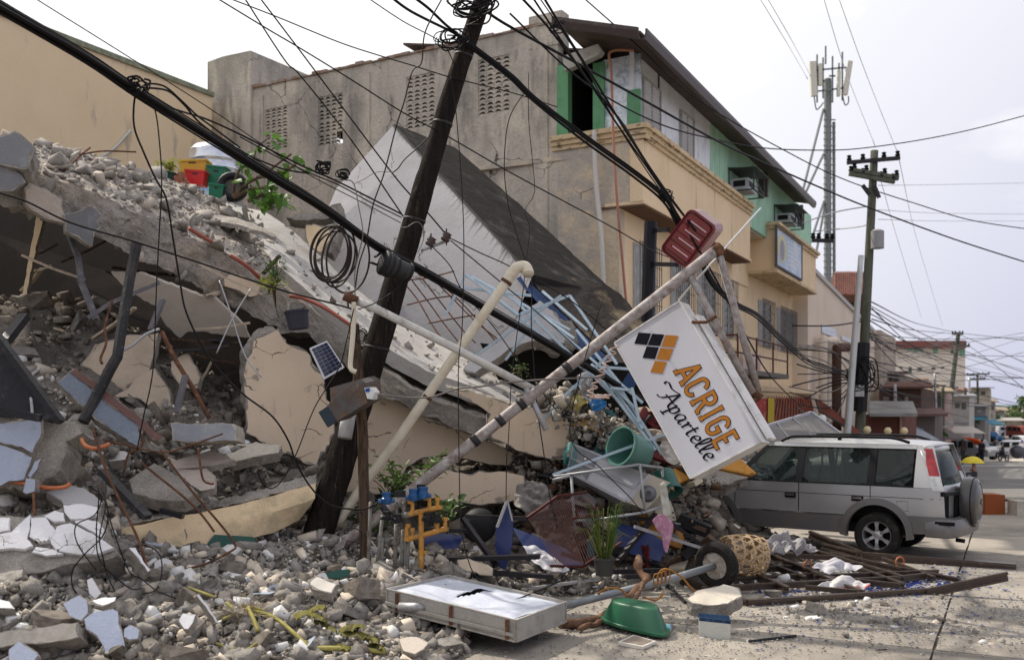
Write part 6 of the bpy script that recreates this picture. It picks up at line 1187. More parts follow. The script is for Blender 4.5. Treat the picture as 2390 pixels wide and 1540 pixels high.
mb=MB();mb.beam(a0.lerp(a3,.5)+V((0,-.03,0)),a1.lerp(a2,.5)+V((0,-.03,0)),.03,.03,0);mb.beam(a1,a2,.05,.05);mb.beam(a0,a1,.04,.04);mb.beam(a3,a2,.03,.03);mb.build('moulded_rib',WPL,wt)
mb=MB();b0,b1=a1,a2;e=V((.26,.1,-.12));mb.prism([b0,b0+e*1.1,b1+e,b1],(.12,.5,-.15));mb.build('base',CRM,wt)
mb=MB();mb.prism([b0+V((0,0,.03)),b0+e*1.3+V((0,0,.05)),b0+e*1.35+V((.0,0,-.02)),b0+V((0,0,-.03))],(.12,.5,-.1));mb.build('lid',CRM,wt)
for lab,k in(('',0),):
 mb=MB();c=(b0+b1)/2+e*.55+V((0,-.03,0));mb.lathe([(0,-.01),(.09,-.01),(.11,.01),(.04,.03)],Matrix.Translation(c)@Matrix.Rotation(1.57,4,'X'),16);mb.build('agitator',WPD,wt,smooth=True)
def tub(name,label,c,r0,r1,h,axis,m,rim=.02,inner=True,n=24,cat_='bucket',thick=.008,sx=1,sy=1,rib=()):
 z=V(axis).normalized();R=z.to_track_quat('Z','Y').to_matrix().to_4x4();mb=MB()
 mb.lathe([(0,0),(r0*.98,0),(r0,.01),(r1,h-.02),(r1+rim,h-.015),(r1+rim,h),(r1-thick,h),(r0-thick,.02),(0,.02)],Matrix.Translation(c)@R,n,0,sx,sy)
 for t in rib:rr=r0+(r1-r0)*t;mb.lathe([(rr,h*t-.01),(rr+.008,h*t-.008),(rr+.008,h*t+.008),(rr,h*t+.01)],Matrix.Translation(c)@R,n,0,sx,sy)
 return mb.build(name,m,label=label,cat=cat_,org=c,smooth='auto')
SEAG=M('sea_green_plastic',(.09,.21,.18),[((.08,.20,.17),4,.5,.7,.7),((.25,.33,.30),9,.62,.72,.5)],r=.4,grain=.05)
tub('bucket','big sea-green bucket lying on its side with its open mouth to the left',P(1500,1060,13.0),.20,.25,.42,(-1,-.75,.38),SEAG,.015,rib=(.85,))
tub('basin','bluish green basin stuck behind the sea-green bucket',P(1440,1052,13.6),.2,.25,.16,(-.6,-.5,.5),M('teal_blue_plastic',(.10,.24,.27),r=.45),.02)
tub('bucket','dark green bucket under the foot of the white sign',P(1545,1105,13.2),.16,.19,.30,(.2,-.5,-.8),M('deep_green_plastic',(.02,.10,.08),r=.45),.015)
mb=MB();c=P(1331,1062,13.1)
for k in range(7):r=.13-.016*k;mb.lathe([(r,.012*k),(r+.008,.012*k+.006),(r,.012*k+.012)],Matrix.Translation(c)@V((-.4,-.9,.2)).to_track_quat('Z','Y').to_matrix().to_4x4(),22,0,.7,1.3)
solo(mb,'pot_cover',M('teal_plastic',(.03,.17,.17),r=.45),'ribbed teal plastic lid beside the grey washing machine','lid',smooth=True)
YPL=M('yellow_plastic',(.36,.29,.07),[((.5,.45,.2),5,.55,.7,.6)],r=.45,grain=.05)
tub('bucket','yellow pail with white cap in the debris below the sign pole',P(1338,935,13.8),.13,.15,.30,(.45,-.6,-.45),YPL,.01)
tub('basin','orange-tan wooden bowl below the yellow pail',P(1375,985,13.6),.14,.22,.13,(-.3,-.2,-.9),M('tan_orange_plastic',(.36,.22,.08),r=.5),.012)
bs=empty('green_basin',G(1482,1488),'bright green plastic basin turned upside down on the road','basin')
GRB=M('bright_green_plastic',(.013,.10,.048),[((.010,.085,.038),3,.5,.7,.7),((.05,.20,.10),8,.62,.74,.5)],r=.38,grain=.05,spec=.5)
mb=MB();c=G(1478,1492,.0);a_l,a_r=G(1398,1455,.04),G(1556,1492,.02);wv_=(a_r-a_l)/2;dv=V((.10,.36,0));cc=(a_l+a_r)/2+dv*.5;n=48
prof=[(1.10,.03),(1.10,.055),(1.02,.06),(.95,.11),(.76,.235),(.71,.255),(.64,.262),(0,.262)]
for r,z in prof:
 for k in range(n):
  a=2*math.pi*k/n;ca,sa=math.cos(a),math.sin(a);e=.7;x=math.copysign(abs(ca)**e,ca);y=math.copysign(abs(sa)**e,sa)
  p=cc+wv_*x*r*.93+dv*y*r*.62;mb.v.append((p.x,p.y,z+.05*(-x)*(0 if z>.2 else.4)+.02))
for i in range(len(prof)-1):
 for k in range(n):mb.f.append([i*n+k,i*n+(k+1)%n,(i+1)*n+(k+1)%n,(i+1)*n+k]);mb.m.append(0)
mb.build('basin_shell',GRB,bs,smooth='auto')
DGR=M('dark_green_plastic',(.008,.07,.05),[((.02,.10,.07),6,.55,.7,.6)],r=.35,grain=.05)
for lab,pts,Y in(('dark green tub on its side in the gap below the low cream beam',[(500,1247),(590,1252),(598,1262),(590,1288),(560,1290),(470,1285),(488,1262)],10.7),('thin rim of a buried green tub among stones near the meters',[(760,1336),(790,1330),(816,1328),(815,1342),(790,1350),(765,1346)],10.1)):
 frag('green_tub',lab,'tub',pts,Y,(.1,-.9,.3),.12,[DGR,DGR],step=.2,amp=.002,inset=.006)
bo=empty('plastic_bottle',G(1560,1455),'clear plastic bottle with a light blue label by the green basin','bottle')
M4=Matrix.Translation(G(1567,1463,.045))@Matrix.Rotation(math.radians(-50),4,'Z')@Matrix.Rotation(math.radians(90),4,'X')
PET=M('clear_plastic',(.75,.8,.82),r=.08,trans=.9,grain=0);mb=MB();mb.lathe([(0,0),(.035,0),(.040,.02),(.040,.16),(.03,.19),(.013,.215),(.013,.235)],M4,16);mb.build('bottle_body',PET,bo,smooth=True)
mb=MB();mb.lathe([(.041,.05),(.041,.13)],M4,16);mb.build('label',M('light_blue_label',(.22,.50,.60)),bo,smooth=True)
mb=MB();mb.lathe([(0,-.003),(.032,-.003),(.03,.002)],M4,16);mb.build('bottle_base',M('grey_bottle_base',(.3,.3,.3)),bo)
cs=empty('battery_case',G(1675,1490),'small dirty white case with dark blue open top standing on the road','case')
mb=MB();A,B=G(1632,1484),G(1705,1492);d=(B-A);bk_=V((.02,.14,0));
CASEW=M('dirty_white_case',(.50,.50,.46),[((.40,.38,.33),6,.5,.7,.8)],r=.6,grain=.08);CASEB=M('navy_case_top',(.03,.07,.15),[((.02,.03,.06),6,.5,.7,.8)],r=.5)
mb.prism([A,B,B+V((0,0,.15)),A+V((0,0,.15))],bk_);mb.build('case_body',CASEW,cs)
for u0,u1 in((0,.22),(.3,.42),(.48,.74),(.82,1)):mb=MB();mb.prism([A+d*u0+V((0,0,.15)),A+d*u1+V((0,0,.15)),A+d*u1+V((0,0,.185)),A+d*u0+V((0,0,.185))],(0,.01,0));mb.build('top_rim',CASEB,cs)
mb=MB();mb.prism([A+V((0,0,.15)),B+V((0,0,.15)),B+V((0,0,.178)),A+V((0,0,.178))],(0,.012,0));mb.prism([B+V((-.004,0,.15)),B+bk_+V((-.004,0,.15)),B+bk_+V((-.004,0,.195)),B+V((-.004,0,.195))],(.006,0,0));mb.prism([A+bk_+V((0,0,.15)),B+bk_+V((0,0,.15)),B+bk_+V((0,0,.2)),A+bk_+V((0,0,.2))],(0,-.008,0));mb.build('inner_rim',CASEB,cs)
te=empty('white_edged_tile',G(1490,1490),'broken tile with white edges lying under the green basin rim','tile')
qt=[G(1442,1497,.035),G(1478,1480,.035),G(1532,1495,.035),G(1500,1508,.035)]
mb=MB();mb.prism(qt,(0,0,-.03));mb.build('tile_plate',M('white_tile_glaze',(.62,.58,.52),r=.5),te)
ct=sum(qt,V((0,0,0)))/4;mb=MB();mb.prism([p.lerp(ct,.2)+V((0,0,.004))for p in qt],(0,0,-.003));mb.build('mortar_face',M('mortar_brown',(.27,.22,.18),r=1,bump=((40,.01),)),te)
def gst(name,label,a,b,r,m,z=.02,c_='stick'):mb=MB();mb.tube([G(*a,z),G(*b,z)],r,6);return solo(mb,name,m,label,c_)
gst('black_rod','short black rod lying on the road below the concrete block',(1748,1496),(1858,1483),.014,BLACK);gst('black_rod','black angle iron lying near the concrete block',(1545,1352),(1600,1405),.022,DSTEEL);gst('black_rod','tiny twig on the sunlit road at the bottom',(2045,1517),(2070,1514),.006,WOODB)
for k,(u,v,s,lab)in enumerate(((1322,1458,.10,'white rough stone alone on the road left of the green basin'),(1975,1482-0,.06,'small stone casting a shadow on the sunlit road'),(1803,1388,.11,'white crumbly stone at the front corner of the dark lattice'),(1785,1400,.08,'square beige stone at the front corner of the dark lattice'),(1565,1405-20,.05,'cream chip with a hole near the black angle iron'),(1262,1425+30,.05,'small white stone beside the corner of the fallen sign'),(2197,1392,.05,'small pale lump under the bent end of the dark lattice'))):
 o=bpy.data.objects.new('loose_stone',meshes[(k*3)%12 if k*3%3!=2 else 1][0]);COL.objects.link(o);p=G(u,v,.02);o.location=p+V((0,0,s*.2));o.scale=(s*2,s*1.7,s*1.5);o.rotation_euler=(0,0,k*1.3);tag(o,lab,'stone')
us=empty('umbrella_stand',P(1670,1310,11.7),'tyre filled with concrete with a grey pole lying tipped on its side','umbrella stand')
ctr=P(1672,1318,11.75);pole_end=P(1322,1412,10.4);axis_=(pole_end-ctr).normalized();axis_=V((-.62,-.72,-.10)).normalized()
R=axis_.to_track_quat('Z','Y').to_matrix().to_4x4();T4=Matrix.Translation(ctr)@R
mb=MB();mb.lathe([(x*.8,y*.8)for x,y in[(.21,-.05),(.20,-.08),(.24,-.10),(.30,-.095),(.335,-.06),(.345,-.02),(.345,.03),(.335,.06),(.30,.095),(.24,.10),(.205,.075),(.215,.04)]],T4,40);mb.build('tyre',M('dusty_black_tyre',(.022,.02,.019),[((.09,.075,.06),12,.58,.7,.8)],r=.8,bump=((60,.006),),grain=.3),us,smooth='auto')
mb=MB();n=30;
for r,z in((0,.08),(.04,.07),(.10,.045),(.16,.036),(.178,.016),(.178,-.06),(0,-.06)):
 for k in range(n):a=2*math.pi*k/n;p=V((r*math.cos(a),r*math.sin(a),z));p+=V((0,0,noise.noise(p*14)*.03))if r<.21 else V((0,0,0));mb.v.append(tuple(T4@p))
for i in range(6):
 for k in range(n):mb.f.append([i*n+k,i*n+(k+1)%n,(i+1)*n+(k+1)%n,(i+1)*n+k]);mb.m.append(0)
mb.build('concrete_fill',M('rough_poured_concrete',(.47,.42,.37),[((.33,.29,.25),9,.45,.65,.8)],r=1,bump=((30,.03),(90,.01)),grain=.2),us)
mb=MB();hub=T4@V((0,0,.06));mb.tube([hub,P(1560,1352,11.1),pole_end],.042,12);mb.build('pole_tube',M('bluish_grey_pole',(.22,.235,.25),[((.32,.33,.34),6,.55,.7,.7)],r=.5,metal=.2,grain=.1),us,smooth=True)
ROPE=M('orange_brown_rope',(.36,.17,.05),[((.22,.10,.03),30,.5,.6,.8)],r=.9,bump=((90,.006),))
rp_=empty('rope',P(1540,1345,11),'orange rope knotted round the grey pole of the umbrella stand','rope')
for pts in([(1536,1340,11),(1545,1330,10.95),(1560,1328,10.9),(1590,1345,10.9),(1610,1368,10.9),(1625,1380,10.9)],[(1395,1385,10.6),(1420,1372,10.5),(1450,1375,10.5),(1462,1390,10.5)],[(1500,1392,10.7),(1530,1400,10.8),(1548,1385,10.9)]):
 mb=MB();mb.tube(cat(PC(pts),6),.012,6);mb.build('rope_length',ROPE,rp_,smooth=True)
for k in range(4):
 c=P(1530+k*9,1350-k*3,10.95);mb=MB();mb.tube([c+V((.055*math.cos(a)*.5,-.03-.02*math.sin(a),.065*math.sin(a)))for a in np.linspace(0,6.28,14)[:-1]],.008,5,closed=True);mb.build('rope_loop',ROPE,rp_,smooth=True)
br=empty('broken_branch',P(1480,1370,10.6),'reddish brown broken branch lying across the grey pole','branch')
BRK=M('red_brown_bark',(.15,.085,.055),[((.30,.20,.14),14,.5,.66,.8),((.06,.035,.025),7,.55,.7,.8)],r=.95,bump=((30,.02),),grain=.25)
mb=MB();pts=cat(PC([(1490,1300,11.4),(1488,1320,11.3),(1500,1340,11.2),(1512,1352,11.0),(1490,1372,10.85),(1460,1402,10.6),(1420,1430,10.3),(1370,1448,10.1),(1318,1455,9.95)]),6);mb.tube([p+nv(p,6,.02)for p in pts],[.035+.018*math.sin(i*.3)**2 for i in range(len(pts))],9);mb.build('limb',BRK,br,smooth=True)
mb=MB();pts=cat(PC([(1500,1352,10.95),(1478,1385,10.7),(1440,1420,10.35),(1400,1440,10.1),(1352,1456,9.9)]),6);mb.tube([p+nv(p,9,.02)+V((0,-.05,-.04))for p in pts],.03,7);mb.build('split_limb',BRK,br,smooth=True)
wb=empty('wicker_basket',P(1735,1300,12.6),'woven bamboo basket lying on its side behind the concrete-filled tyre','basket')
WICK=M('bamboo_strip',(.46,.33,.20),[((.30,.20,.11),9,.5,.65,.8),((.56,.47,.36),14,.55,.7,.7)],r=.7,grain=.15)
c0,ax_=P(1690,1290,12.5),V((.92,.30,-.12)).normalized();Rb=Matrix.Translation(c0)@ax_.to_track_quat('Z','Y').to_matrix().to_4x4()
brad=lambda z:.205+.05*math.sin(min(1,z/.55)*2.6)
for sgn in(1,-1):
 for k in range(13):
  mb=MB();a0=2*math.pi*k/13;pts=[]
  for i in range(15):z=.52*i/14;a=a0+sgn*z*2.3;r=brad(z)+sgn*.004;pts.append((a,z,r))
  for(a,z,r),(b,y,s)in zip(pts,pts[1:]):
   wA=.028;f=lambda a,z,r,o:Rb@V(((r+o)*math.cos(a),(r+o)*math.sin(a),z))
   q8=[f(a-wA/r*.6,z-.008,r,0),f(a+wA/r*.6,z+.008,r,0),f(b+wA/s*.6,y+.008,s,0),f(b-wA/s*.6,y-.008,s,0)]
   q9=[f(a-wA/r*.6,z-.008,r,.004),f(a+wA/r*.6,z+.008,r,.004),f(b+wA/s*.6,y+.008,s,.004),f(b-wA/s*.6,y-.008,s,.004)]
   mb.add(q8+q9,[(0,1,2,3),(7,6,5,4),(0,4,5,1),(2,6,7,3),(1,5,6,2),(3,7,4,0)])
  mb.build('bamboo_strip',WICK,wb,fix=False)
for z in(.03,.15,.28,.41,.50):
 mb=MB();r=brad(z);mb.lathe([(r-.004,z-.012),(r+.006,z-.012),(r+.006,z+.012),(r-.004,z+.012)],Rb,28);mb.build('hoop',WICK,wb)
mb=MB();mb.lathe([(0,.515),(brad(.5)*.98,.512),(brad(.5)*.98,.52),(0,.525)],Rb,24);mb.build('basket_end',WICK,wb)
LBL=M('pale_blue_paint',(.42,.52,.60),[((.30,.38,.45),5,.5,.7,.7),((.25,.17,.13),14,.66,.74,.8)],r=.5,grain=.08)
rk=empty('blue_steel_rack',P(1400,850,14.2),'collapsed pale blue steel rack rails heaped under the fallen storey','steel rack')
for a,b in(((1086,640,14.6),(1210,735,14.2)),((1083,672,14.6),(1240,690,14.3)),((1100,645,14.7),(1330,770,14)),((1150,690,14.4),(1430,915,13.6)),((1200,700,14.3),(1470,960,13.4)),((1240,720,14.2),(1340,790,13.8)),((1210,735,14.2),(1330,690,14.1)),((1266,655+25,14.4),(1370,770,13.9)),((1330,690,14.1),(1440,850,13.5)),((1110,830,14.2),(1310,690,13.7)),((1180,840,14),(1250,745,13.8)),((1300,770,13.8),(1500,940,13.2)),((1345,770,13.8),(1455,905,13.3)),((1380,850,13.5),(1490,960,13.1)),((1400,880,13.4),(1530,1050,12.9)),((1310,930,13.4),(1420,830,13.3)),((1390,850,13.6),(1500,1000,13)),((1450,910,13.3),(1545,1060,12.9)),((1290,1108,12.9),(1560,1010,12.9)),((1320,930,13.5),(1375,870,13.4)),((1340,900,13.5),(1250,1000,13.6)),((1425,905,13.2),(1470,910,13.2)),((1475,905,13.2),(1492,985,13.0)),((1380,855,13.5),(1480,862,13.4)),((1040,735,14.5),(1086,640,14.6))):
 mb=MB();mb.beam(P(*a),P(*b),.036,.026,0,(.1,-1,.3));mb.build('rail',LBL,rk)
wsd=empty('tubular_stand',P(1450,1150,12.8),'light grey tubular stand frame in front of the washing machine','stand')
LGT=M('light_grey_tube',(.36,.37,.38),[((.2,.17,.15),8,.6,.72,.8)],r=.5,metal=.3)
for a,b in(((1293,1112,12.7),(1490,1084,12.6)),((1490,1084,12.6),(1545,1092,13)),((1333,1105,12.7),(1342,1235,12.6)),((1493,1084,12.6),(1505,1190,12.5)),((1380,1215,12.5),(1505,1195,12.5)),((1505,1195,12.5),(1550,1180,13)),((1342,1215,12.6),(1372,1215,12.7)),((1545,1092,13),(1552,1180,13)),((1290,1120,12.6),(1330,1110,12.6))):
 mb=MB();mb.tube([P(*a),P(*b)],.018,8);mb.build('stand_tube',LGT,wsd,smooth=True)
bar('steel_pipe','bluish pipe slanting from the rubble to the wicker basket',(1480,1228,12.4),(1680,1292,12.6),.04,.04,STEEL,'pipe');
gst('white_tube','long whitish tube lying behind the potted grass',(1330,1345),(1560,1310),.02,M('white_tube_paint',(.5,.5,.5)),.12,'tube');bar('steel_strip','bent silver strip in front of the dark red grid',(1220,1375,11.6),(1400,1350,11.9),.05,.03,STEEL)
wire('coiled pinkish plastic cord hanging from the sign corner over the debris',[P(1437+(-1 if k%2 else 1)*9-60*min(1,k/14)+(k-14 if k>14 else 0)*3,808+k*8 if k<15 else 925+4*math.sin(k*1.5),11.9+.05*math.cos(k*1.57))for k in range(30)],.010,M('pinkish_cord',(.50,.38,.33)),None,6,5,'cord','coil_cord')
rg=empty('dark_red_grid',P(1320,1240,12.3),'dark red steel dish rack grid standing tilted in the debris','rack')
DRD=M('dark_red_paint',(.07,.016,.013),[((.05,.02,.018),7,.5,.65,.8)],r=.55,grain=.15)
g00,g10,g11,g01=P(1298,1158,12.6),P(1368,1150,12.7),P(1445,1265,12.1),P(1352,1322,11.8);g0b,g1b=P(1232,1205,12.3),P(1350,1325,11.8)
for i in range(17):
 t=i/16;mb=MB();a=P(1303,1158,12.6).lerp(P(1368,1148,12.7),t);b=P(1362,1322-8,11.8).lerp(P(1448,1268,12.1),t);mb.tube([a,b],.0048,4);mb.build('bar',DRD,rg)
for i in range(17):
 t=i/16;mb=MB();a=P(1303,1158,12.6).lerp(P(1232,1206,12.2),t);b=P(1362,1316,11.8).lerp(P(1300,1320-5,11.6),t);mb.tube([a,b],.0048,4);mb.build('bar',DRD,rg)
for a,b in(((1298,1158,12.6),(1370,1148,12.7)),((1358,1322,11.8),(1450,1266,12.1)),((1298,1160,12.6),(1230,1208,12.2)),((1358,1322,11.8),(1285,1320,11.6)),((1335,1210,12.3),(1405,1200,12.4))):mb=MB();mb.beam(P(*a),P(*b),.035,.03);mb.build('edge_bar',DRD,rg)
BSH=M('deep_blue_panel',(.015,.03,.13),[((.04,.07,.20),6,.55,.7,.7),((.01,.015,.05),3,.55,.7,.7)],r=.3,grain=.08,spec=.6);BLF=M('black_aluminium',(.018,.016,.02),[((.09,.08,.08),15,.62,.72,.7)],r=.4,metal=.3,grain=.15)
for lab,uv,Y,n_ in(('tall pointed dark blue glass panel standing upright right of the meters',[(1181,1162),(1188,1180),(1197,1215),(1196,1270),(1180,1330),(1166,1325),(1155,1270),(1158,1225)],11.9,(-.3,-1,.1)),('wide blue panel lying behind the white sheet',[(1195,1230),(1250,1250),(1320,1280),(1370,1320),(1300,1330),(1230,1290)],12.3,(0,-.7,.7)),('blue panel slanting under the black frame right of the yellow pipes',[(985,1240),(1085,1250),(1060,1288),(1000,1300),(965,1265)],12.1,(0,-.8,.6)),('blue panel behind the potted grass',[(1430,1220),(1500,1230),(1560,1270),(1540,1310),(1460,1290),(1425,1260)],12.9,(.1,-.8,.5))):
 frag('glass_sheet',lab,'glass panel',uv,Y,n_,.012,[BSH,BSH],step=.3,amp=.002,inset=.002)
mb=MB();sil=P(1196,1165,11.85);mb.beam(P(1184,1166,11.85),P(1160,1230,11.8),.02,.03);mb.beam(P(1184,1166,11.85),P(1196,1215,11.85),.02,.03);solo(mb,'silver_edge',STEEL,'silver edging on top of the upright pointed blue panel','edging')
for k,(a,b,w_)in enumerate((((1030,1305,11.6),(1260,1298,11.4),.12),((1085,1205,12.1),(1300,1212,12.3),.06),((1080,1210,12),(1160,1320,11.5),.06),((1130,1335,11.4),(1290,1345,11.5),.10),((985,1235,12),(1110,1240,12.1),.05),((960,1255,12.1),(1010,1310,11.7),.06),((1190,1225,12.2),(1320,1180,12.9),.05),((1430,1205,13),(1560,1215,13),.06),((1440,1310,12.2),(1530,1200,12.8),.06),((1560,1215,12.7),(1650,1280,12.7),.07),((1400,1335,11.9),(1560,1330,12),.07),((1110,1345,11.2),(1160,1385,10.9),.07),((1460,1345,11.7),(1620,1340,11.9),.07),((1310,1290,12),(1430,1330,11.9),.05))):
 bar('black_frame_bar',['longest black window bar lying right of the yellow pipes','upper black bar above the blue panels','black bar slanting down beside the pointed blue panel','black bar low between the stones and the white sheet','thin black bar over the slanting blue panel','short black bar leaning behind the yellow pipes','black bar leaning up towards the crumpled cloth','black bar above the blue panel behind the grass','black bar leaning behind the potted grass','black bar below the pink cloth','black bar flat in front of the grass pot','black bar stub by the fallen sign corner','black bar lying before the concrete-filled tyre','black bar under the dark red grid'][k],a,b,w_,.05,BLF,'frame bar')
mb=MB();c=P(1118,1225,12.5);R0=Matrix.Translation(c)@Matrix.Rotation(1.3,4,'X');mb.lathe([(0,.14),(.10,.13),(.19,.08),(.22,0),(.22,-.05),(.2,-.06)],R0,24);solo(mb,'black_bowl',BLACK,'round black pot lying on its side right of the yellow pipes','pot',smooth=True)
def cloth(name,label,uv,Y,n_,m,amp=.06,cat_='cloth',seed=1,sc=4):
 n_=V(n_).normalized();cu=sum(a for a,b in uv)/len(uv);cv=sum(b for a,b in uv)/len(uv);p0_=P(cu,cv,Y);out_=resamp(cat([RP(a,b,p0_,n_)for a,b in uv]+[RP(*uv[0],p0_,n_)],4),49)[:-1];c=sum(out_,V((0,0,0)))/48;mb=MB();NR=14
 for k in range(NR):
  t=1-k/NR
  for p in out_:q_=c.lerp(p,t);d=abs(noise.noise(q_*sc+V((seed,0,0))))+.5*abs(noise.noise(q_*sc*2.3+V((seed,4,0))));mb.v.append(tuple(q_+n_*amp*(d*2.0-.1)*(1.2-.3*t)))
 mb.v.append(tuple(c+n_*amp*.4))
 for k in range(NR-1):
  for i in range(48):mb.f.append([k*48+i,k*48+(i+1)%48,(k+1)*48+(i+1)%48,(k+1)*48+i]);mb.m.append(0)
 for i in range(48):mb.f.append([(NR-1)*48+i,(NR-1)*48+(i+1)%48,NR*48]);mb.m.append(0)
 o=solo(mb,name,m,label,cat_,smooth=True);md=o.modifiers.new('thickness','SOLIDIFY');md.thickness=.006;return o
WCL=M('white_crumpled_plastic',(.47,.46,.49),[((.36,.345,.35),4,.5,.7,.7)],r=.5,grain=.05)
DCL=M('dirty_cloth',(.30,.275,.255),[((.18,.16,.15),5,.5,.65,.8)],r=.95,grain=.15)
cloth('white_sheet','white crumpled sheet lying behind the black bars',[(1220,1278),(1245,1276),(1275,1290),(1310,1320),(1330,1335),(1290,1338),(1250,1320)],11.8,(0,-.6,.8),WCL,.07)
cloth('crumpled_cloth','grey crumpled cloth bundle beside the dark red grid',[(1205,1140),(1240,1125),(1275,1135),(1285,1170),(1270,1200),(1230,1205),(1200,1180)],13.0,(0,-.9,.4),DCL,.13,seed=3,sc=6)
cloth('pink_cloth','pink patterned cloth hanging from the bluish pipe',[(1522,1215),(1534,1202),(1548,1200),(1560,1208),(1572,1225),(1565,1260),(1556,1290),(1548,1275),(1545,1245),(1535,1238)],12.2,(-.1,-1,.1),M('pink_fabric',(.42,.20,.29),[((.55,.38,.45),14,.5,.62,.8)],r=.9),.018,seed=5)
cloth('pale_cloth','pale patterned cloth strip above the pink cloth',[(1540,1130),(1552,1125),(1560,1160),(1565,1200),(1550,1203),(1543,1170)],12.3,(-.1,-1,.1),M('pale_fabric',(.5,.5,.45),[((.5,.4,.15),20,.58,.66,.8)],r=.9),.04,seed=6)
cloth('white_paper','white sheet of paper on the dark lattice in front of the car',[(1895,1345-20),(1925,1315),(1960,1312),(2005,1325),(2010,1332),(1960,1335),(1930,1342)],12.6,(0,-.45,.9),WCL,.06,'paper',7)
cloth('red_white_wrapper','crumpled white and red plastic wrapper at the front edge of the lattice',[(1905,1372),(1925,1362),(1965,1350),(2000,1356),(2030,1374),(1970,1380),(1920,1380)],12.0,(0,-.5,.85),M('white_red_plastic',(.50,.48,.48),[((.55,.10,.07),2.2,.50,.54,.9)],r=.4,grain=.04),.07,'wrapper',9)
cloth('grey_cloth','grey rags with a blue patch beside the wicker basket',[(1775,1275),(1800,1262),(1840,1258),(1880,1270),(1910,1290),(1860,1300),(1800,1298)],13.0,(0,-.6,.8),M('grey_rag',(.32,.31,.32),[((.08,.11,.28),3,.62,.66,.8),((.2,.19,.19),6,.5,.65,.7)],r=.9),.12,seed=11,sc=6)
cloth('white_bag','dirty white bag hanging beside the big sea-green bucket',[(1545,1030),(1575,1035),(1590,1070),(1575,1085),(1555,1075),(1540,1050)],12.9,(-.2,-1,.1),DCL if False else M('white_bag_plastic',(.50,.47,.44),[((.36,.32,.28),5,.5,.7,.8)],r=.6),.09,'bag',12)
cloth('brown_cloth','tan cloth draped below the yellow pail',[(1420,1000),(1450,990),(1500,1000),(1545,1010),(1560,1030),(1500,1030),(1440,1020)],13.6,(0,-.8,.6),M('tan_rag',(.32,.26,.21),[((.2,.16,.13),5,.5,.7,.8)]),.10,seed=14)
cloth('blue_plastic_bag','bright blue plastic bag beside the yellow pail',[(1373,940),(1395,932),(1415,940),(1410,955),(1385,960)],13.5,(0,-.9,.4),M('bright_blue_film',(.02,.16,.42),r=.3),.08,'bag',15)
cloth('silver_sheet','hanging silver plastic film under the pale blue rails',[(1345,880),(1370,870),(1385,900),(1378,940),(1360,930),(1350,905)],13.7,(0,-1,.2),M('silver_film',(.40,.39,.38),r=.25,metal=.5),.10,'film',16)
OPM=M('orange_yellow_panel',(.42,.20,.035),[((.30,.13,.03),3,.5,.65,.8),((.07,.04,.02),6,.6,.7,.8)],r=.5,grain=.1)
frag('orange_sheet','orange metal awning panel under the foot of the white sign','metal panel',[(1520,1108),(1600,1085),(1680,1050),(1700,1065),(1640,1100),(1580,1130),(1530,1130)],13.6,(0,-.8,.6),.05,[OPM,OPM],step=.3,amp=.004)
frag('orange_sheet','orange panel stuck in the rubble right of the white sign foot','metal panel',[(1665,1090),(1700,1062),(1725,1068),(1766,1104),(1752,1110),(1700,1098)],14.6,(.1,-.8,.6),.05,[OPM,OPM],step=.3,amp=.004)
frag('orange_sheet','orange board behind the pink cloth','metal panel',[(1480,1190),(1530,1200),(1560,1230),(1600,1245),(1590,1280),(1540,1262),(1500,1230)],13.2,(0,-.8,.6),.05,[OPM,OPM],step=.3,amp=.004)
ma=empty('metal_awning',P(1870,1000,17),'flat grey metal awning sheet tipped up behind the silver car','awning sheet')
AWM=M('dull_grey_awning',(.20,.19,.18),[((.14,.13,.125),2,.5,.7,.8)],r=.6,metal=.2,grain=.06)
w0=[P(1775,998,16.5),P(1893,963,17.6),P(1960,1012,17.3),P(1800,1045,16.3)]
mb=MB();mb.prism(w0,(.02,.05,.03));mb.build('sheet',AWM,ma)
mb=MB();mb.beam(w0[0],w0[1],.05,.05);mb.beam(w0[1],w0[2],.06,.06);mb.beam(w0[2],w0[3],.04,.04);mb.build('edge_frame',M('awning_edge',(.36,.36,.40),r=.4,metal=.4),ma)
for t in(.3,.62):mb=MB();mb.beam(w0[0].lerp(w0[1],t)+V((0,-.03,0)),w0[3].lerp(w0[2],t)+V((0,-.03,0)),.03,.02);mb.build('seam',STEEL,ma)
lt=empty('window_lattice',G(1950,1350),'large dark window frame lattice lying on the road in front of the car','window frame')
FRM=M('bronze_aluminium',(.085,.065,.055),[((.17,.135,.115),9,.55,.7,.8),((.22,.18,.155),22,.64,.72,.7)],r=.35,metal=.5,grain=.12)
def Lz(u,v,z):return G(u,v,z)
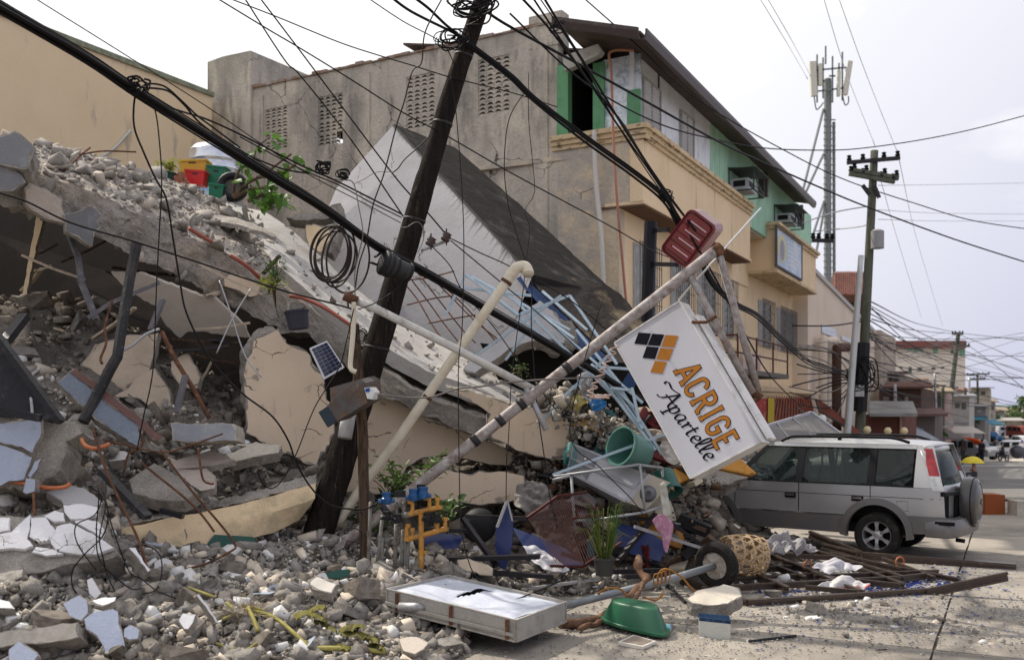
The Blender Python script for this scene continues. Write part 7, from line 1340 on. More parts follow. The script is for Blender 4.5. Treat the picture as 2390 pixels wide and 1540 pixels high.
lat=[((1745,1402,.06),(2165,1375,.05),.07,.13),((2163,1376,.05),(2352,1336,.30),.07,.13),((1745,1402,.06),(1590,1345,.1),.06,.12),((1640,1370,.1),(2100,1345,.1),.05,.09),((2100,1345,.1),(2160,1338,.1),.05,.09),
((1600,1330,.12),(2015,1313,.12),.05,.09),((1690,1306,.14),(1910,1285,.14),.05,.09),((1820,1258,.2),(2110,1345,.1),.05,.09),((1755,1275,.2),(2010,1378,.08),.05,.09),((1840,1370,.1),(1700,1312,.14),.05,.09),((1935,1288,.15),(2105,1325,.12),.05,.09),((2095,1322,.1),(2240,1350,.08),.05,.07),((2010,1290,.1),(2372,1318,.06),.10,.14),((1790,1260,.25),(1900,1290,.15),.05,.09),((1890,1240,.35),(2010,1288,.15),.07,.12),((1920,1268,.2),(2000,1288,.2),.06,.1),((2000,1352,.1),(2100,1362,.1),.05,.08),((1880,1366,.09),(2000,1377,.09),.04,.07),((1760,1300,.14),(1880,1345,.1),.05,.09),((1640,1352,.1),(1900,1338,.1),.05,.09),((1735,1322,.1),(1835,1372,.08),.05,.08),((1845,1310,.15),(1960,1352,.1),.05,.08),((1990,1318,.13),(2110,1362,.08),.05,.08),((1780,1288,.16),(1990,1300,.14),.05,.08),((1900,1342,.1),(2190,1330,.1),.05,.07),((2060,1300,.14),(2180,1345,.08),.05,.07)]
for a,b,w_,h_ in lat:
 mb=MB();A,B=Lz(*a),Lz(*b);mb.beam(A,B,w_,h_*.25);up_=V((0,0,1));mb.beam(A+V((0,0,-h_*.35)),B+V((0,0,-h_*.35)),w_*.35,h_*.5);mb.beam(A+V((0,0,-h_*.62)),B+V((0,0,-h_*.62)),w_,h_*.18);mb.build('frame_bar',FRM,lt)
for u,v in((1886,1322),(2102,1292+20)):
 mb=MB();c=G(u,v,.15);mb.tube([c+V((.055*math.cos(a),.02,.07*math.sin(a)))for a in np.linspace(0,6.28,12)[:-1]],.012,5,closed=True);mb.build('orange_strap',ORH,lt,smooth=True)
rs=np.random.RandomState(21)
CLM0=M('dark_brown_crumbs',(.12,.10,.085),r=1,grain=.2)
BG2=M('blue_glass_bits',(.03,.05,.24),r=.15,grain=.05,spec=.8);CG2=M('clear_glass_bits',(.55,.60,.62),r=.1,grain=0,spec=.8)
def bits(name,label,n,reg,m,smin,smax,seed,flat=.15):
 r_=np.random.RandomState(seed);MBx=MB()
 for _ in range(n):
  u,v=reg(r_);p=G(u,v,.012);s=r_.uniform(smin,smax);a=r_.uniform(0,3.14)
  k=r_.randint(3,6);pts=[p+V((math.cos(a+6.28*i/k)*s*r_.uniform(.5,1),math.sin(a+6.28*i/k)*s*r_.uniform(.5,1),0))for i in range(k)];MBx.prism(pts,(0,0,s*flat))
 return MBx.build(name,m,label=label,kind='stuff')
bits('blue_glass_crumbs','blue broken glass scattered over the road around the lattice',700,lambda r:(r.uniform(1620,2390),r.triangular(1290,1370,1540)),BG2,.005,.028,3)
bits('blue_glass_drift','drift of blue broken glass inside the lattice',1500,lambda r:(r.normal(2010,130),r.normal(1358,14)),BG2,.008,.04,4,.3)
bits('clear_glass_crumbs','clear glass crumbs glinting on the road',900,lambda r:(r.uniform(1700,2390),r.triangular(1300,1390,1540)),CG2,.004,.014,5,.4)
bits('clear_glass_drift','clear broken glass pieces inside the lattice',900,lambda r:(r.normal(2000,140),r.normal(1352,18)),CG2,.008,.03,6,.4)
bits('road_crumbs','grey concrete crumbs strewn on the road',2000,lambda r:(r.uniform(1120,2390),r.triangular(1380,1420,1560)),CHUNK,.004,.018,7,.7)
bits('dark_crumbs','dark crumbs of soil strewn on the road',900,lambda r:(r.normal(1640,260),r.normal(1500,28)),CLM0,.003,.009,8,.5)
wm=empty('water_meters',P(960,1330,11),'orange-yellow pipe manifold with blue water meters on grey riser pipes','water meters')
OYP=M('orange_yellow_pipe',(.47,.22,.035),[((.25,.13,.04),8,.48,.64,.8),((.45,.36,.24),14,.6,.7,.6)],r=.45,grain=.08);GRP=M('grey_riser_pipe',(.19,.185,.17),[((.10,.07,.05),9,.5,.68,.8),((.33,.32,.30),6,.55,.7,.7)],r=.6,metal=.2,grain=.15);MBL=M('blue_meter_body',(.012,.07,.20),[((.03,.2,.4),4,.6,.7,.6)],r=.35)
cc6=lambda x,y,Y=10.9:P(557.7+x/3.221,1062+y/3.221,Y)
for pts,r in(([(1370,920),(1370,420)],.030),([(1290,440),(1400,415),(1505,390)],.030),([(1265,630),(1400,595),(1550,555)],.030),([(1305,440),(1303,360),(1285,350)],.022),([(1432,400),(1430,330),(1405,322)],.022),([(1492,385),(1492,330)],.022),([(1262,630),(1262,560),(1272,530)],.022),([(1552,555),(1548,480)],.022),([(1490,570),(1488,520)],.022),([(1305,615),(1303,560)],.022),([(1370,730),(1400,728)],.014)):
 mb=MB();mb.tube(cat([cc6(*p)for p in pts],5),r,10)
 for p in(pts[0],pts[-1]):c=cc6(*p);mb.lathe([(r*1.25,-.02),(r*1.35,0),(r*1.25,.02)],Matrix.Translation(c),10)
 mb.build('yellow_pipe',OYP,wm,smooth='auto')
mb=MB();mb.tube([cc6(1215,460),cc6(1295,440)],.034,10);mb.build('grey_joint',GRP,wm,smooth=True)
for x0,y0,x1,y1 in((990,350,965,940),(1080,450,1030,880),(1075,620,1072,860),(1180,520,1170,850),(1232,560,1218,870),(1250,620,1245,890),(1272,640,1262,870),(1240,350,1238,430),(1180,350,1185,440)):
 mb=MB();mb.tube([cc6(x0,y0,10.95),cc6((x0+x1)/2+2,(y0+y1)/2,10.95),cc6(x1,y1+10,10.9)],.020,8);c=cc6(x0*.6+x1*.4,y0*.6+y1*.4,10.95);mb.lathe([(.027,-.03),(.027,.03)],Matrix.Translation(c),8);mb.build('riser_pipe',GRP,wm,smooth=True)
for x,y,cap in((1110,330,1),(1315,305,0),(1385,290,1),(1190,480,2),(1110,460,2),(1420,470,2),(1490,480,2)):
 m_=MBL if cap<2 else BLACK;c=cc6(x,y,10.85);mb=MB();k=1 if cap<2 else.75
 mb.lathe([(0,-.06*k),(.04*k,-.055*k),(.06*k,-.02*k),(.062*k,.01*k),(.05*k,.02*k),(.05*k,.05*k),(.055*k,.055*k),(.055*k,.075*k),(0,.08*k)],Matrix.Translation(c),16);mb.tube([c+V((-.09*k,0,-.02)),c+V((.09*k,0,-.02))],.022*k,8);o=mb.build('meter',m_,wm,smooth='auto')
mb=MB();mb.box(cc6(1210,290,10.9),(.12,.08,.07));mb.box(cc6(1370,240,11),(.09,.08,.06));mb.build('meter_cover',BLACK,wm)
for pts in([(790,590),(800,560),(850,545),(915,570),(920,620),(870,650),(810,640)],[(835,470),(860,430),(910,425),(930,450)]):
 wire('thin black hose loop beside the grey riser pipes' if len(pts)>4 else 'thin grey wire arc beside the grey riser pipes',[cc6(*p,10.9)for p in pts],.006)
so=empty('solar_panel',P(765,838,12.6),'small solar panel tilted against the standing cream wall','solar panel')
sq=[P(723,815-3,12.55),P(763,795,12.75),P(804,857,12.65),P(757,885,12.4)]
def SO(s,t,o=0):
 p=sq[0].lerp(sq[1],s).lerp(sq[3].lerp(sq[2],s),t);nn_=(sq[1]-sq[0]).cross(sq[3]-sq[0]).normalized();nn_=nn_ if nn_.y<0 else-nn_;return p+nn_*o
mb=MB();nn_=SO(0,0,.02)-SO(0,0,0);mb.prism([SO(0,0),SO(1,0),SO(1,1),SO(0,1)],-nn_);mb.build('panel_frame',M('white_panel_frame',(.62,.63,.66),r=.4),so)
CEL=M('dark_blue_cell',(.012,.018,.05),r=.15,grain=.05,spec=.7)
for i in range(4):
 for j in range(8):
  mb=MB();a,b,c,d=.06+i*.222,.06+(i+1)*.222-.014,.05+j*.113,.05+(j+1)*.113-.010;mb.prism([SO(a,c,.004),SO(b,c,.004),SO(b,d,.004),SO(a,d,.004)],-nn_*.1);mb.build('cell',CEL,so)
tk=empty('water_tank',P(505,400,19),'stainless steel water tank standing behind the plastic crates','water tank')
mb=MB();c=P(505,440,19);r=.5;pr=[(0,1.02),(.2,1.0),(.42,.93),(.5,.84),(.5,.66),(.507,.65),(.5,.64),(.5,.48),(.507,.47),(.5,.46),(.5,.30),(.507,.29),(.5,.28),(.5,-.6)]
mb.lathe([(a,b)for a,b in pr][::-1],Matrix.Translation(c+V((0,0,-.15))),36);mb.build('tank_body',M('polished_steel',(.62,.64,.68),r=.22,metal=.75,grain=0),tk,smooth='auto')
mb=MB();mb.box(c+V((.1,-.505,-.3)),(.5,.01,.45));mb.build('blue_label',M('pale_blue_label_print',(.30,.5,.7),[((.6,.65,.7),8,.5,.6,.9)]),tk)
def crate(label,u0,u1,v0,v1,Y,m,tilt=0,dep=.3):
 a,b=P(u0,v1,Y),P(u1,v0,Y);w_,h_=b.x-a.x,b.z-a.z;r=empty('plastic_crate',(a+b)/2-V((0,0,h_/2)),label,'crate',rot=(0,tilt,0));g=MB();k=.86
 o=V((0,0,0));lo=[V((-w_/2*k,-dep/2*k,0)),V((w_/2*k,-dep/2*k,0)),V((w_/2*k,dep/2*k,0)),V((-w_/2*k,dep/2*k,0))];hi=[V((-w_/2,-dep/2,h_)),V((w_/2,-dep/2,h_)),V((w_/2,dep/2,h_)),V((-w_/2,dep/2,h_))];ins=[p*.93 for p in lo];
 hin=[V((p.x*.93,p.y*.9,h_))for p in hi];lin=[V((p.x*.93,p.y*.9,.02))for p in lo]
 g.add(lo+hi+hin+lin,[(3,2,1,0)]+[(i,(i+1)%4,4+(i+1)%4,4+i)for i in range(4)]+[(4+i,4+(i+1)%4,8+(i+1)%4,8+i)for i in range(4)]+[(8+i,8+(i+1)%4,12+(i+1)%4,12+i)for i in range(4)]+[(12,13,14,15)])
 o=g.build('crate_body',m,fix=True);o.parent=r
 g=MB();z=h_*.9
 for a_,b_ in zip(hi,hi[1:]+hi[:1]):g.beam(V((a_.x*1.02,a_.y*1.03,h_-.01)),V((b_.x*1.02,b_.y*1.03,h_-.01)),.025,.03)
 o=g.build('crate_rim',m);o.parent=r
 g=MB();g.box((0,-dep/2*.99,h_*.75),(w_*.25,.012,h_*.09));o=g.build('grip',M('grip_shadow_plastic',(.05,.05,.05))if 'grip_shadow_plastic' not in bpy.data.materials else bpy.data.materials['grip_shadow_plastic']);o.parent=r  # dark bar painted in for the shadow inside the crate's grip hole
 return r
crate('yellow plastic crate standing highest before the steel tank',423,488,378,405,17.2,M('bright_yellow_plastic',(.62,.38,.04),r=.4,grain=.04),-.03)
crate('bright red plastic crate in front of the yellow crate',436,482,402,434,16.9,M('bright_red_plastic',(.62,.02,.02),r=.35,grain=.04),.08)
crate('green plastic crate right of the yellow crate',484,528,392,438,17.1,M('crate_green_plastic',(.01,.16,.08),r=.4,grain=.04),.1)
crate('dark green planter box with yellow-green plants',366,410,402,418,16.6,M('planter_dark_green',(.01,.05,.04),r=.5),.25)
crate('green crate under the spare tyre on the slab',490,525,434,466,16.8,bpy.data.materials['crate_green_plastic'],.12)
cloth('brown_jute_bag','reddish brown clay lump beside the bright red crate',[(408,410),(428,404),(438,420),(446,432),(425,433),(410,424)],16.5,(0,-1,.2),M('reddish_clay',(.30,.13,.09),r=.9),.08,'clay lump',4)
ty=empty('spare_tyre',P(545,436,16.8),'old black tyre standing on the pale slab below the little tree','tyre')
Rt_=Matrix.Translation(P(543,437,16.8))@V((.25,-1,.15)).to_track_quat('Z','Y').to_matrix().to_4x4()
mb=MB();mb.lathe([(.145,-.06),(.17,-.08),(.22,-.08),(.255,-.05),(.26,0),(.255,.05),(.22,.08),(.17,.08),(.145,.06),(.14,0)],Rt_,30);mb.build('tyre_ring',BLACK,ty,smooth=True);mb=MB();mb.lathe([(0,-.01),(.15,-.01),(.15,.01),(0,.01)],Rt_,24);mb.build('hub_disc',M('grey_hub',(.12,.11,.10)),ty)
hp_=empty('hanging_pot',P(697,745,13.0),'dark grey plastic pot with a concrete lump hanging by the beam end','pot')
mb=MB();Rp_=Matrix.Translation(P(697,768,13.0))@Matrix.Rotation(-.12,4,'Y');mb.lathe([(0,0),(.13,0),(.15,.22),(.162,.22),(.162,.245),(.14,.245),(.12,.03),(0,.03)],Rp_,24);mb.build('pot_body',M('dark_violet_grey_plastic',(.045,.045,.06),r=.5,grain=.1),hp_,smooth='auto')
o=bpy.data.objects.new('concrete_lump',meshes[0][0]);COL.objects.link(o);o.parent=hp_;o.location=P(694,716,13.0)-V(hp_.location);o.scale=(.26,.24,.22)
# ================================================================= PLANTS
def leafmesh(name,L_,W_,m,cup=.25,tip=.3):
 mb=MB();n=5;vs=[]
 for i in range(n+1):
  t=i/n;w_=W_*math.sin(math.pi*min(1,t**.7))*.5 if i<n else 0;vs+=[(-w_,L_*t,-abs(w_)*-cup-L_*tip*t*t),(0,L_*t,-L_*tip*t*t),(w_,L_*t,abs(w_)*cup-L_*tip*t*t)]
 fs=[]
 for i in range(n):fs+=[(3*i,3*i+1,3*i+4,3*i+3),(3*i+1,3*i+2,3*i+5,3*i+4)]
 mb.add(vs,fs);o=mb.build(name,m,fix=False);me=o.data;bpy.data.objects.remove(o);return me
def place_leaf(me,par,p,d,s,name='leaf',up=None,roll=0):
 o=bpy.data.objects.new(name,me);COL.objects.link(o);o.parent=par
 q_=V(d).to_track_quat('Y','Z').to_matrix().to_4x4()@Matrix.Rotation(roll,4,'Y');o.matrix_basis=Matrix.Translation(V(p)-V(par.location))@q_@Matrix.Scale(s,4);return o
TLEAF=M('backlit_leaf',(.085,.18,.03),[((.05,.11,.02),5,.45,.62,.8)],r=.45,grain=.1)
def translucent(m):
 T=m.node_tree;N=T.nodes;b=N['Principled BSDF'];o=N['Material Output'];tr_=N.new('ShaderNodeBsdfTranslucent');mx=N.new('ShaderNodeMixShader');mx.inputs[0].default_value=.4
 src=b.inputs['Base Color'].links[0].from_socket;T.links.new(src,tr_.inputs[0]);T.links.new(b.outputs[0],mx.inputs[1]);T.links.new(tr_.outputs[0],mx.inputs[2]);T.links.new(mx.outputs[0],o.inputs[0])
for m_ in(TLEAF,LEAF,LEAFD,LEAFY):translucent(m_)
st_=empty('small_tree',P(560,480,16),'small tree with big heart-shaped bright leaves growing on the slab','tree')
mb=MB();limbs=[[(545,462,16.2),(575,430,16.1),(620,405,16),(645,385,15.9),(680,360,15.8)],[(545,462,16.2),(548,430,16.2),(560,395,16.2),(590,375,16.1),(600,345,16.1),(630,320,16)],[(550,460,16.2),(590,440,16),(640,440,15.9)],[(600,415,16),(660,400,15.9),(690,385,15.8)],[(580,470,16.1),(610,455,16),(625,440,16)]]
for l in limbs:mb.tube(cat(PC(l),5),[.03-.02*i/25 for i in range(len(cat(PC(l),5)))],6)
mb.build('branches',BARK,st_,smooth=True)
lm=leafmesh('leaf',.19,.17,TLEAF,.15,.25);q=random.Random(8)
for(u,v,n,sp_)in((640,318,7,9),(612,350,5,9),(600,360,4,8),(690,375,9,14),(560,385,5,10),(575,385,4,8),(650,400,8,14),(668,415,6,10),(560,425,5,8),(640,440,8,14),(655,455,6,10),(600,400,5,14),(615,465,7,14),(585,440,4,10),(630,480,6,12),(655,478,5,12)):
 for i in range(n):
  p=P(u+q.gauss(0,sp_),v+q.gauss(0,sp_*.7),16+q.uniform(-.3,.3));place_leaf(lm,st_,p,(q.uniform(-1,1),q.uniform(-1,.5),q.uniform(-1,.1)),q.uniform(.6,1.05),roll=q.uniform(-.6,.6))
def bush(name,label,cu,cv,Y,ru,rv,n,m,L_=.12,W_=.05,cat_='shrub',seed=1,stems=9,grp=None,droop=.3):
 q=random.Random(seed);root=P(cu,cv+rv,Y);b=empty(name,root,label,cat_,grp);me_=leafmesh('leaf',L_,W_,m,.2,droop);mb=MB();tips=[]
 for i in range(stems):
  t=P(cu+q.uniform(-1,1)*ru,cv-q.uniform(.1,1)*rv,Y+q.uniform(-.25,.25));mid_=root.lerp(t,.5)+V((0,0,.08));c=cat([root,mid_,t],5);mb.tube(c,.006,4);tips.append(c)
 mb.build('stems',BARK,b)
 for i in range(n):
  c=q.choice(tips);k=q.randint(3,len(c)-1);p=c[k]+V((q.gauss(0,.05),q.gauss(0,.05),q.gauss(0,.05)));place_leaf(me_,b,p,(q.uniform(-1,1),q.uniform(-1,.6),q.uniform(-.3,.9)),q.uniform(.7,1.3),roll=q.uniform(-1,1))
 return b
bush('shrub','leafy green shrub growing behind the leaning cream drain pipe',935,1135,12.4,95,65,230,LEAF,.12,.04,seed=2,stems=16)
bush('shrub','dark shrub growing between the riser pipes at the pole foot',880,1225,12.1,60,40,110,LEAFD,.11,.045,seed=3)
bush('shrub','round-leaved plant beside the black pot and yellow pipes',1045,1195,11.6,38,38,40,LEAF,.11,.07,seed=4)
bush('hanging_fern','green fern tuft hanging at the end of the broken beam',640,650,13.7,26,45,120,LEAFD,.10,.02,seed=5)
bush('hanging_fern','yellow-green spiky tuft below the fern at the beam end',628,672,13.5,26,14,70,LEAFY,.12,.018,seed=6)
bush('potted_plants','yellow-green seedlings growing in the dark green planter',400,395,16.6,26,12,90,LEAFY,.08,.04,seed=7)
bush('shrub','dense low greenery below the small tree on the slab',635,470,16.4,45,22,110,TLEAF,.12,.06,seed=8)
bush('moss_tuft','tiny green plant at the end of the white arm pipe in the debris',1212,870,13.0,22,10,40,LEAF,.06,.03,seed=9)
pg=empty('potted_grass',P(1412,1335,11.7),'tall green grass in a dark pot standing in front of the dark red grid','plant')
mb=MB();cpt=P(1410,1342,11.7);mb.lathe([(0,0),(.10,0),(.12,.18),(.13,.18),(.13,.21),(.11,.21),(.1,.05),(0,.05)],Matrix.Translation(cpt),20);mb.build('pot',M('dark_plastic_pot',(.05,.048,.045),r=.6,grain=.2),pg,smooth='auto')
q=random.Random(6)
for i in range(70):
 a=q.uniform(0,6.28);r=q.uniform(.02,.22);h=q.uniform(.25,.68);b0_=cpt+V((math.cos(a)*.05,math.sin(a)*.05,.18));t=b0_+V((math.cos(a)*r,math.sin(a)*r,h));t2=t+V((math.cos(a)*r*.7,math.sin(a)*r*.7,-h*.12*q.random()*2));c=cat([b0_,b0_.lerp(t,.55)+V((0,0,.04)),t,t2],4)
 mb=MB();mb.tube(c,[.006*(1-k/len(c))+.001 for k in range(len(c))],3,0,False);mb.build('grass_blade',LEAF if i%4 else LEAFY,pg,smooth=True)
wl=empty('withered_leaves',P(700,1470,8.7),'withered yellow-green banana leaves and stalks lying on the stones','withered leaves')
STK=M('yellow_stalk',(.34,.30,.09),[((.22,.20,.07),9,.5,.65,.8)],r=.7,grain=.15);WLF=M('withered_leaf',(.14,.13,.035),[((.05,.045,.02),6,.5,.62,.9),((.28,.25,.08),8,.58,.7,.7)],r=.8,grain=.2)
for pts,r in(([(578,1418,8.7),(590,1440,8.6),(602,1472,8.5)],.018),([(590,1425,8.8),(640,1440,8.7),(690,1480,8.5),(722,1512,8.4)],.018),([(560,1412,8.8),(620,1425,8.8),(680,1455,8.75)],.012),([(700,1515,8.4),(760,1512,8.4),(840,1515,8.4),(900,1522,8.4)],.022),([(530,1405,8.9),(545,1430,8.8),(520,1445,8.7)],.015),([(505,1500,8.4),(560,1520,8.35),(600,1500,8.35)],.012),([(440,1370,9.1),(480,1385,9),(500,1392,9)],.012)):
 mb=MB();mb.tube(cat(PC(pts),6),r,7);mb.build('stalk',STK,wl,smooth=True)
q=random.Random(12)
for k,(u,v,du,dv)in enumerate(((700,1445,60,-20),(740,1450,50,20),(760,1470,55,25),(820,1475,60,-10),(830,1490,70,10),(860,1500,50,10),(740,1430,40,-12),(720,1515,30,25),(880,1520,40,12),(790,1520,60,4))):
 Y=8.75-.3*(v-1430)/90;c=cat([P(u-du/2,v-dv/2,Y+.15),P(u,v-6,Y),P(u+du/2,v+dv/2,Y-.1)],6);mb=MB();n=len(c)
 for i,p in enumerate(c):
  w_=.075*math.sin(math.pi*(i+.4)/n)+.008;ph=q.uniform(-.02,.02);mb.v+=[tuple(p+V((.3*w_,-w_,.02+ph))),tuple(p+V((0,0,.05))),tuple(p+V((-.3*w_,w_,.01-ph)))]
 for i in range(n-1):mb.f+=[[3*i,3*i+1,3*i+4,3*i+3],[3*i+1,3*i+2,3*i+5,3*i+4]];mb.m+=[0,0]
 o=mb.build('leaf',WLF,wl,smooth=True,fix=False)
mb=MB()
for i in range(90):a=P(565+q.gauss(0,20),1425+q.gauss(0,12),8.75);mb.tube([a,a+V((q.gauss(0,.12),q.gauss(0,.1),q.uniform(-.08,.1)))],.0025,3,0,False)
mb.build('root_fibres',M('pale_fibre',(.33,.27,.18)),wl,kind='stuff')
q=random.Random(77)
for k in range(34):
 u,v=q.uniform(10,600),q.uniform(590,900);Y=q.uniform(13.2,14.6)-(v-600)/600;a=q.uniform(-.5,1.3);l=q.uniform(40,170);w_=q.choice((.02,.03,.06,.12));mi=q.randrange(3)
 m_=(bpy.data.materials['brown_post_wood'],DSTEEL,bpy.data.materials['dull_cream_wall'])[mi];nm=('timber_batten','steel_bar','wall_strip')[mi];mb=MB();A=P(u,v,Y);B=P(u+l*math.cos(a),v-l*math.sin(a)*.7+20,Y+q.uniform(-.5,.5));mb.beam(A,A.lerp(B,.55)+V((0,0,-.02)),w_,.03);mb.beam(A.lerp(B,.52)+V((0,0,-.02)),B,w_,.03)
 z_='under the left end of the broken beam' if u<200 else('behind the bent black post' if u<380 else 'in the dark gap left of the standing cream wall');c_=('brown timber batten','dark steel bar','narrow cream wall strip')[mi];s_='long' if l>105 else 'short';solo(mb,nm,m_,f'{s_} {c_} jammed {z_}',('batten','bar','wall strip')[mi],f'{s_} {c_}s {z_}')
rbm=empty('rebar_mesh',P(1080,730,15),'bent rusty reinforcement mesh sagging before the pale fallen face','rebar mesh')
for pts in([(940,657,15),(975,700,14.8),(1010,760,14.5),(1040,800,14.2)],[(962,655,15),(1000,705,14.8),(1040,760,14.5),(1080,810,14.2)],[(985,650,15),(1040,720,14.8),(1080,770,14.5),(1110,800,14.3)],[(1005,645,15),(1060,700,14.8),(1110,750,14.5),(1160,790,14.3)],[(975,640,15),(1030,665,14.9),(1090,720,14.7),(1160,800,14.3)],[(940,655,15),(1000,648,15),(1060,633,15)],[(950,712,14.8),(1010,697,14.8),(1060,690,14.8)],[(1000,755,14.6),(1050,745,14.6),(1110,735,14.6)]):
 mb=MB();mb.tube(cat(PC(pts),5),.011,5);mb.build('rebar',RUST,rbm,smooth=True)
frag('white_fragment','curved pale wall piece under the fallen storey above the dark hole','wall fragment',[(1082,862),(1105,835),(1150,800),(1185,760),(1215,730),(1260,700),(1300,735),(1330,780),(1318,800),(1270,790),(1230,800),(1190,815),(1150,845),(1110,870)],14.6,(-.1,-.9,.35),.25,[M('lilac_white_plaster',(.50,.49,.50),[((.36,.34,.34),3,.5,.7,.8)],grain=.06),CONC],amp=.03)
frag('concrete_lump','brown concrete lump between the pale piece and the blue rails','concrete lump',[(1230,760),(1275,735),(1330,750),(1345,800),(1300,830),(1250,810)],14.9,(0,-1,.1),.4,[CONC,CONC],amp=.05)
mb=MB();mb.prism([P(1120,800,15.2),P(1480,850,15.0),P(1560,1060,14.6),P(1300,1110,14.6),P(1180,920,15.0)],(0,.8,0));solo(mb,'dark_cavity',[SHADEBLK],'dark hollow under the fallen storey','hollow')  # solid black block added as painted shade below the fallen storey
frag('concrete_lump','small jagged concrete lump at the top left of the pale fallen face','concrete lump',[(780,478),(795,472),(802,490),(800,512),(785,520),(768,505),(700,515),(668,508),(680,500),(740,498)],17.6,(0,-1,.2),.4,[CONC,CONC],amp=.05)
frag('concrete_lump','dark rough concrete hanging under the small jagged lump','concrete lump',[(770,520),(800,515),(790,560),(775,590),(755,585),(760,550)],17.4,(0,-1,.2),.4,[CONC,CONC],amp=.05)
q3=np.random.RandomState(31);n=900;tt=q3.rand(n);A_r=np.array(P(1290,930,13.9));B_r=np.array(P(1400,1010,13.6));pp=A_r+(B_r-A_r)*tt[:,None]+q3.normal(0,.14,(n,3))*[1.4,1.4,.8]
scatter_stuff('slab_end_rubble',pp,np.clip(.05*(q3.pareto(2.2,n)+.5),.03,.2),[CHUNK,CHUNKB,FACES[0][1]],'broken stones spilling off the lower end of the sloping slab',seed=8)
cl=np.random.RandomState(44);CLM=[M('clutter_'+n_,c_,r=.6,grain=.15)for n_,c_ in(('black',(.02,.02,.022)),('brown',(.10,.06,.04)),('grey',(.25,.25,.26)),('maroon',(.12,.02,.02)),('cream',(.5,.44,.34)),('teal',(.04,.14,.15)))]
for k in range(70):
 u,v=cl.uniform(1240,1640),cl.uniform(930,1330);Y=13.9-1.6*(v-930)/400;p=P(u,v,Y+.45);w_,d_,h_=cl.uniform(.12,.5),cl.uniform(.05,.3),cl.uniform(.02,.10)
 R=Matrix.Rotation(cl.uniform(0,3.14),3,'Z')@Matrix.Rotation(cl.normal(0,.6),3,'X')@Matrix.Rotation(cl.normal(0,.5),3,'Y');mi=cl.choice(6,p=[.3,.25,.15,.08,.17,.05]);o=hull_box(p,w_,d_,h_,R,CLM[mi],'debris_board',None,.006)
 cn=['black','brown','grey','maroon','cream','teal'][mi];zn='between the washing machine and the sloping slab' if v<1080 else('around the tubular stand and the washing machine' if v<1200 else 'low in front of the red grid and pink cloth')
 szn='long' if w_>.35 else 'short';tag(o,f'{szn} {cn} broken board {zn}','broken board',f'{szn} {cn} boards {zn}')
q4=np.random.RandomState(45);n=2600;uu=q4.uniform(1200,1660,n);vv=q4.uniform(960,1330,n);pp=np.array([tuple(P(a,b,13.9-1.5*(b-930)/400+.55))for a,b in zip(uu,vv)])+q4.normal(0,.08,(n,3))
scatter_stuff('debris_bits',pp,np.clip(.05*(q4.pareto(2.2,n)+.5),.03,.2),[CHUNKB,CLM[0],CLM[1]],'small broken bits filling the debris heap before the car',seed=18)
# ================================================================= CAR
car=empty('parked_car',(4.78,16.06,0),'silver-grey minivan crushed at the front by rubble with a spare wheel behind','car',rot=(0,0,math.atan2(.59,-.81)))
SILV=M('silver_car_paint',(.42,.415,.415),[((.34,.335,.33),(1,1,3),.5,.7,.5),((.30,.27,.24),(6,6,6),.62,.74,.35)],r=.30,metal=.55,grain=.03,coat=.5,gs=120)
CLAD=M('grey_brown_lower_paint',(.15,.145,.145),[((.20,.17,.15),4,.5,.7,.6)],r=.42,metal=.4,grain=.06,coat=.2)
BLKT=M('black_trim',(.008,.008,.010),r=.5,grain=.05,spec=.15);CHR=M('chrome_strip',(.7,.7,.72),r=.12,metal=1,grain=0)
GLS=bpy.data.materials.new('car_glass');GLS.use_nodes=True;T=GLS.node_tree;N=T.nodes;b_=N['Principled BSDF'];b_.inputs['Base Color'].default_value=(.02,.03,.03,1);b_.inputs['Roughness'].default_value=.03;b_.inputs['Specular IOR Level'].default_value=.8
tb2=N.new('ShaderNodeBsdfTransparent');tb2.inputs[0].default_value=(.78,.84,.84,1);mx=N.new('ShaderNodeMixShader');mx.inputs[0].default_value=.72;T.links.new(b_.outputs[0],mx.inputs[1]);T.links.new(tb2.outputs[0],mx.inputs[2]);T.links.new(mx.outputs[0],N['Material Output'].inputs[0])
REDL=M('red_lamp_lens',(.45,.008,.012),[((.30,.004,.01),(2,2,14),.45,.55,.9)],r=.12,grain=0,coat=.6);CLRL=M('clear_lamp_lens',(.62,.62,.62),[((.4,.4,.4),14,.5,.6,.8)],r=.12,grain=0,coat=.6)
def yb_(x,z):
 y=.835+.012*math.sin((z-.3)*4)if z<1.06 else.84-.215*((z-1.06)/.58)**1.15
 if x<-1.95:y-=.45*(-1.95-x)**1.7
 if x>1.55:y-=.35*(x-1.55)**1.8
 return y
def cput(mb,name,m,smooth=True,side=None,par=None):
 o=mb.build(name,m,smooth=smooth);o.parent=par or car;return o
